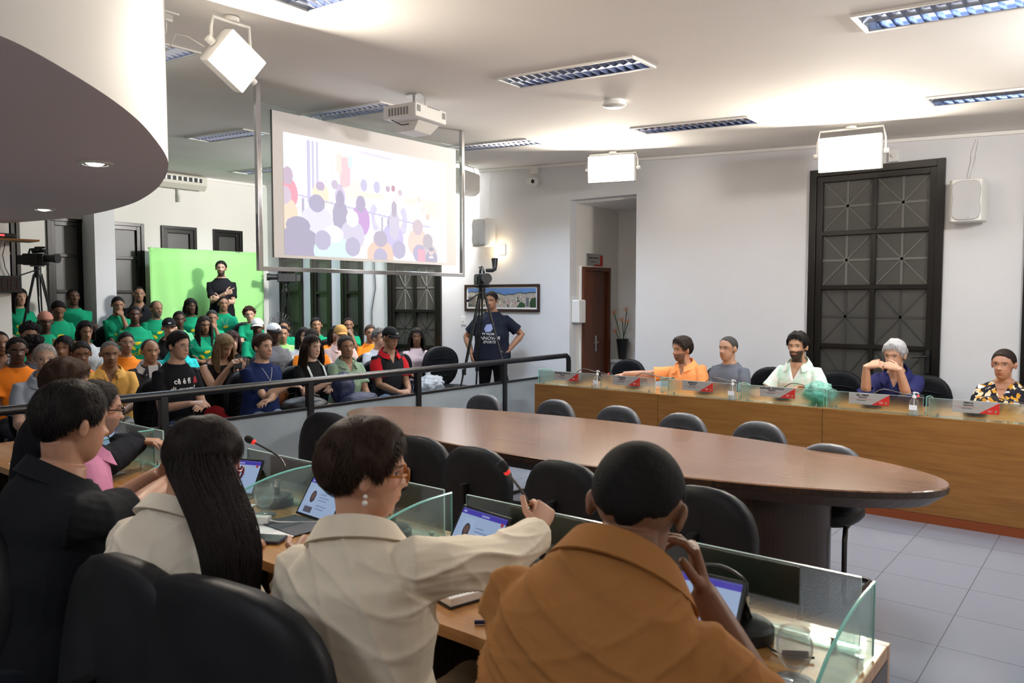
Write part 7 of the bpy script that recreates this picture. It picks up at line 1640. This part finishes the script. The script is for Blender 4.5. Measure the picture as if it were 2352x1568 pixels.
cz(5, 'person in yellow and black flowered blouse with hair pulled back', -.765,6.98,1.265,-98, female=True, skin=(.38,.20,.13), hair=dict(style='slick', tail=.10), hcol=(.02,.013,.010), shirt='shirt', sleeve='short', smat=floral(), scol=(.5,.4,.2), collar=dict(h=.02, open=1.0, mat=None) if False else None, head=(-2,-2,0), sw=1.12, bf=1.15, prints=(), R_=dict(pre='lap'), L_=dict(pre='lap'), neckr=1.1, vneck=.42)
# ------------------------------------------------------------------ councillors at the near desk, seen from behind
def drape(seed, amp, dirs):
    """long soft tension folds running along given directions (local space)"""
    rs = np.random.RandomState(seed)
    def f(co):
        s = np.zeros(len(co))
        for (k, fr, a, c, r_) in dirs:
            k = np.array(k, float); k /= np.linalg.norm(k); ph = co@k*fr; w_ = .6*np.sin(co@np.array((3.1,-2.3,4.7))*2.2+seed)
            env = np.exp(-(np.linalg.norm(co-np.array(c), axis=1)/r_)**2); s += a*env*((1-np.abs(np.sin(ph+w_+.5*np.sin(co@np.array((5.,7.,-3.))*1.7))))**3.0-.25)
        return (amp*s).astype(np.float32)+folds(seed, .0022, 12)(co)
    return f
HQ = dict(q=.0042, qc=.0052)
# man in orange brown polo
CAR = (.33,.145,.045)
fo = drape(3, .017, [((.45,-.1,1),52,1.0,(-.05,-.1,.95),.34),((-.35,0,1),46,.6,(.2,-.05,1.0),.25),((.3,0,1),60,.7,(-.12,.0,.75),.25)])
person('broad person in orange brown polo seen from behind, hand at the forehead', -.72,1.285,0,1.365, 104, seat=.47, skin=(.20,.095,.055), hair=dict(style='buzz', line='short', th=.0065, freq=160, sl=.003, n=60, lift=.0015), hcol=(.012,.011,.011), shirt='polo', scol=CAR, collar=dict(col=CAR, h=.040), sw=1.06, bf=1.18, side=6, lean=20, head=(2,-26,4), hs=1.01, wide=1.05, fold=fo, pants=(.02,.025,.04), neckr=1.15, neck=.05, **HQ,
       R_=dict(pre='w', world=True, w=(-.675,1.485,1.04), fd=(-.22,-.12,1), pn=(-.75,-.5,.1), curl=((.5,.5,.3),(.6,.6,.3),(.7,.7,.4),(.8,.8,.5)), pole=(.5,.6,-1)), L_=dict(pre='w', world=True, w=(-1.02,1.62,.80), fd=(.8,.5,-.1), pn=(0,0,-1), pole=(-1,-.3,-.6)))
# woman with short hair in cream blazer, reaching for the microphone
CRM = (.70,.62,.50)
fo = drape(7, .014, [((.2,0,1),34,1.0,(.25,.15,1.02),.26),((1,.3,.5),30,.6,(0,-.1,.8),.35),((.5,0,1),40,.7,(-.15,0,.9),.25),((.1,.2,1),70,.7,(.15,.3,1.02),.2)])
def f5x(d):
    gm = MB(); Mh = d['MH']
    for z, r_ in ((-.040,.0055),(-.056,.0070)): gm.ball(tuple(Mh @ Vector((.085,-.010,z))), r_, 12, 8)
    o = gm.obj('earring', M_item, d['root'], smooth=True); o.color = (.75,.72,.68,1)
person('person with short dark hair in cream blazer, arm stretched to the microphone', -1.487,1.29,0,1.355, 112, side=-6, seat=.47, female=True, skin=(.52,.29,.20), hair=dict(style='short', th=.026, top=1.0, line='short', freq=22, rough=.3, sl=.055, lift=.004, n=7000, spread=.6, fwd=.006), hcol=(.030,.017,.012), shirt='jacket', sleeve='long', scol=CRM, collar=dict(col=CRM, h=.040, open=.9), sw=1.12, bf=1.12, lean=8, head=(-58,-6,0), fold=fo, glasses=dict(col=(.40,.13,.02), r=.0032), pants=(.36,.31,.24), neck=1.15, **HQ, extra=f5x,
       R_=dict(pre='w', world=True, w=(-1.335,1.795,.965), fd=(-.15,.55,.5), pn=(-.8,.4,-.1), curl=((.9,.9,.5),(1.0,1.1,.7),(1.1,1.1,.7),(1.1,1.1,.7)), puff=.007, pole=(.9,-.1,-.6)), L_=dict(pre='w', world=True, w=(-1.86,1.52,.80), fd=(.2,.9,0), pn=(0,0,-1), puff=.004))
# long haired woman
fo = drape(11, .013, [((.3,0,1),36,1.0,(.15,0,.95),.3),((1,.2,.6),28,.7,(0,-.1,.85),.35)])
person('person with very long dark hair and beige blazer writing at the near desk', -2.02,1.16,0,1.31, 106, seat=.455, female=True, skin=(.42,.23,.15), hair=dict(style='long', L=.52, th=.014, wd=1.10, back=.02, gap=.75, drift=(.245,-.13), taper=.68, lift=.0012, spread=.25, sl=.09), hcol=(.014,.010,.010), shirt='jacket', sleeve='roll', scol=(.62,.56,.47), collar=dict(h=.03, open=.9), sw=1.02, bf=1.08, lean=14, head=(-36,-22,0), fold=fo, glasses=dict(col=(.22,.01,.015), r=.003), pants=(.05,.05,.06), **HQ,
       R_=dict(pre='w', world=True, w=(-1.80,1.30,.92), fd=(-.35,.8,.25), pn=(-.6,.0,-1), curl=(.8,.8,.6), pole=(.7,-.5,-1)), L_=dict(pre='w', world=True, w=(-2.45,1.50,.80), fd=(.3,.9,0), pn=(0,0,-1)))
# man in black polo
person('large person in black polo in profile at the near desk', -2.52,1.02,0,1.40, 86, seat=.47, skin=(.36,.19,.125), hair=dict(style='short', th=.013), hcol=(.012,.010,.010), shirt='polo', scol=(.008,.009,.012), collar=dict(h=.040), sw=1.30, bf=1.40, lean=10, head=(8,-8,0), hs=1.05, wide=1.06, pants=(.01,.012,.018), neckr=1.15, **HQ,
       R_=dict(pre='w', world=True, w=(-2.62,1.36,1.00), fd=(.1,.8,.45), pn=(-.9,0,.2), curl=(.4,.4,.3), pole=(.9,-.3,-.8)), L_=dict(pre='w', world=True, w=(-2.74,1.38,1.0), fd=(.4,.9,.2), pn=(.9,0,.2), curl=(.4,.4,.3)))
# man in pink shirt
person('person in pink rolled sleeve shirt and black glasses holding a phone', -3.44,1.49,0,1.30, 78, seat=.46, skin=(.44,.24,.17), brow=.06, hair=dict(style='short', th=.012), hcol=(.02,.016,.014), beard=('full',.6), shirt='shirt', sleeve='roll2', scol=(.46,.18,.30), collar=dict(h=.04), sw=1.08, lean=12, head=(-4,-8,0), glasses=dict(col=(.012,.012,.012), r=.0026), q=.0048, qc=.007,
       R_=dict(pre='w', world=True, w=(-2.97,1.50,.96), fd=(.3,.8,.35), pn=(-.5,.2,.8), curl=(.6,.6,.4), pole=(.9,-.4,-.6)), L_=dict(pre='lap'))
phone((-2.93,1.59,1.0), -20, 'phone with a lit purple screen held by the person in pink', Matrix.Rotation(R(35),4,'X'), (.02,.02,.03))
# man in dark suit, farthest on the left
person('person in dark suit with tousled brown hair at the far left', -3.97,1.58,0,1.355, 72, seat=.46, skin=(.44,.25,.17), hair=dict(style='side', th=.020), hcol=(.035,.020,.014), shirt='jacket', sleeve='long', scol=(.010,.011,.016), collar=dict(col=(.012,.013,.018)), sw=1.14, bf=1.1, lean=10, head=(-20,-16,0), q=.0048, qc=.007,
       R_=dict(pre='w', world=True, w=(-3.95,1.90,.92), fd=(.8,.55,.0), pn=(0,0,-1), curl=(.4,.4,.3), pole=(.6,-.4,-.6)), L_=dict(pre='lap'))
big_chair((-1.64,1.15,0), R(10), 'large black chair back at the bottom, under the cream blazer wearer', 1.0).scale = (1.42,1.12,1.07)
big_chair((-1.94,1.10,0), R(5), 'black chair back behind the person with very long hair', 1.0)
big_chair((-2.64,.98,0), R(4), 'black chair at the left bottom edge behind the black polo', 1.0)
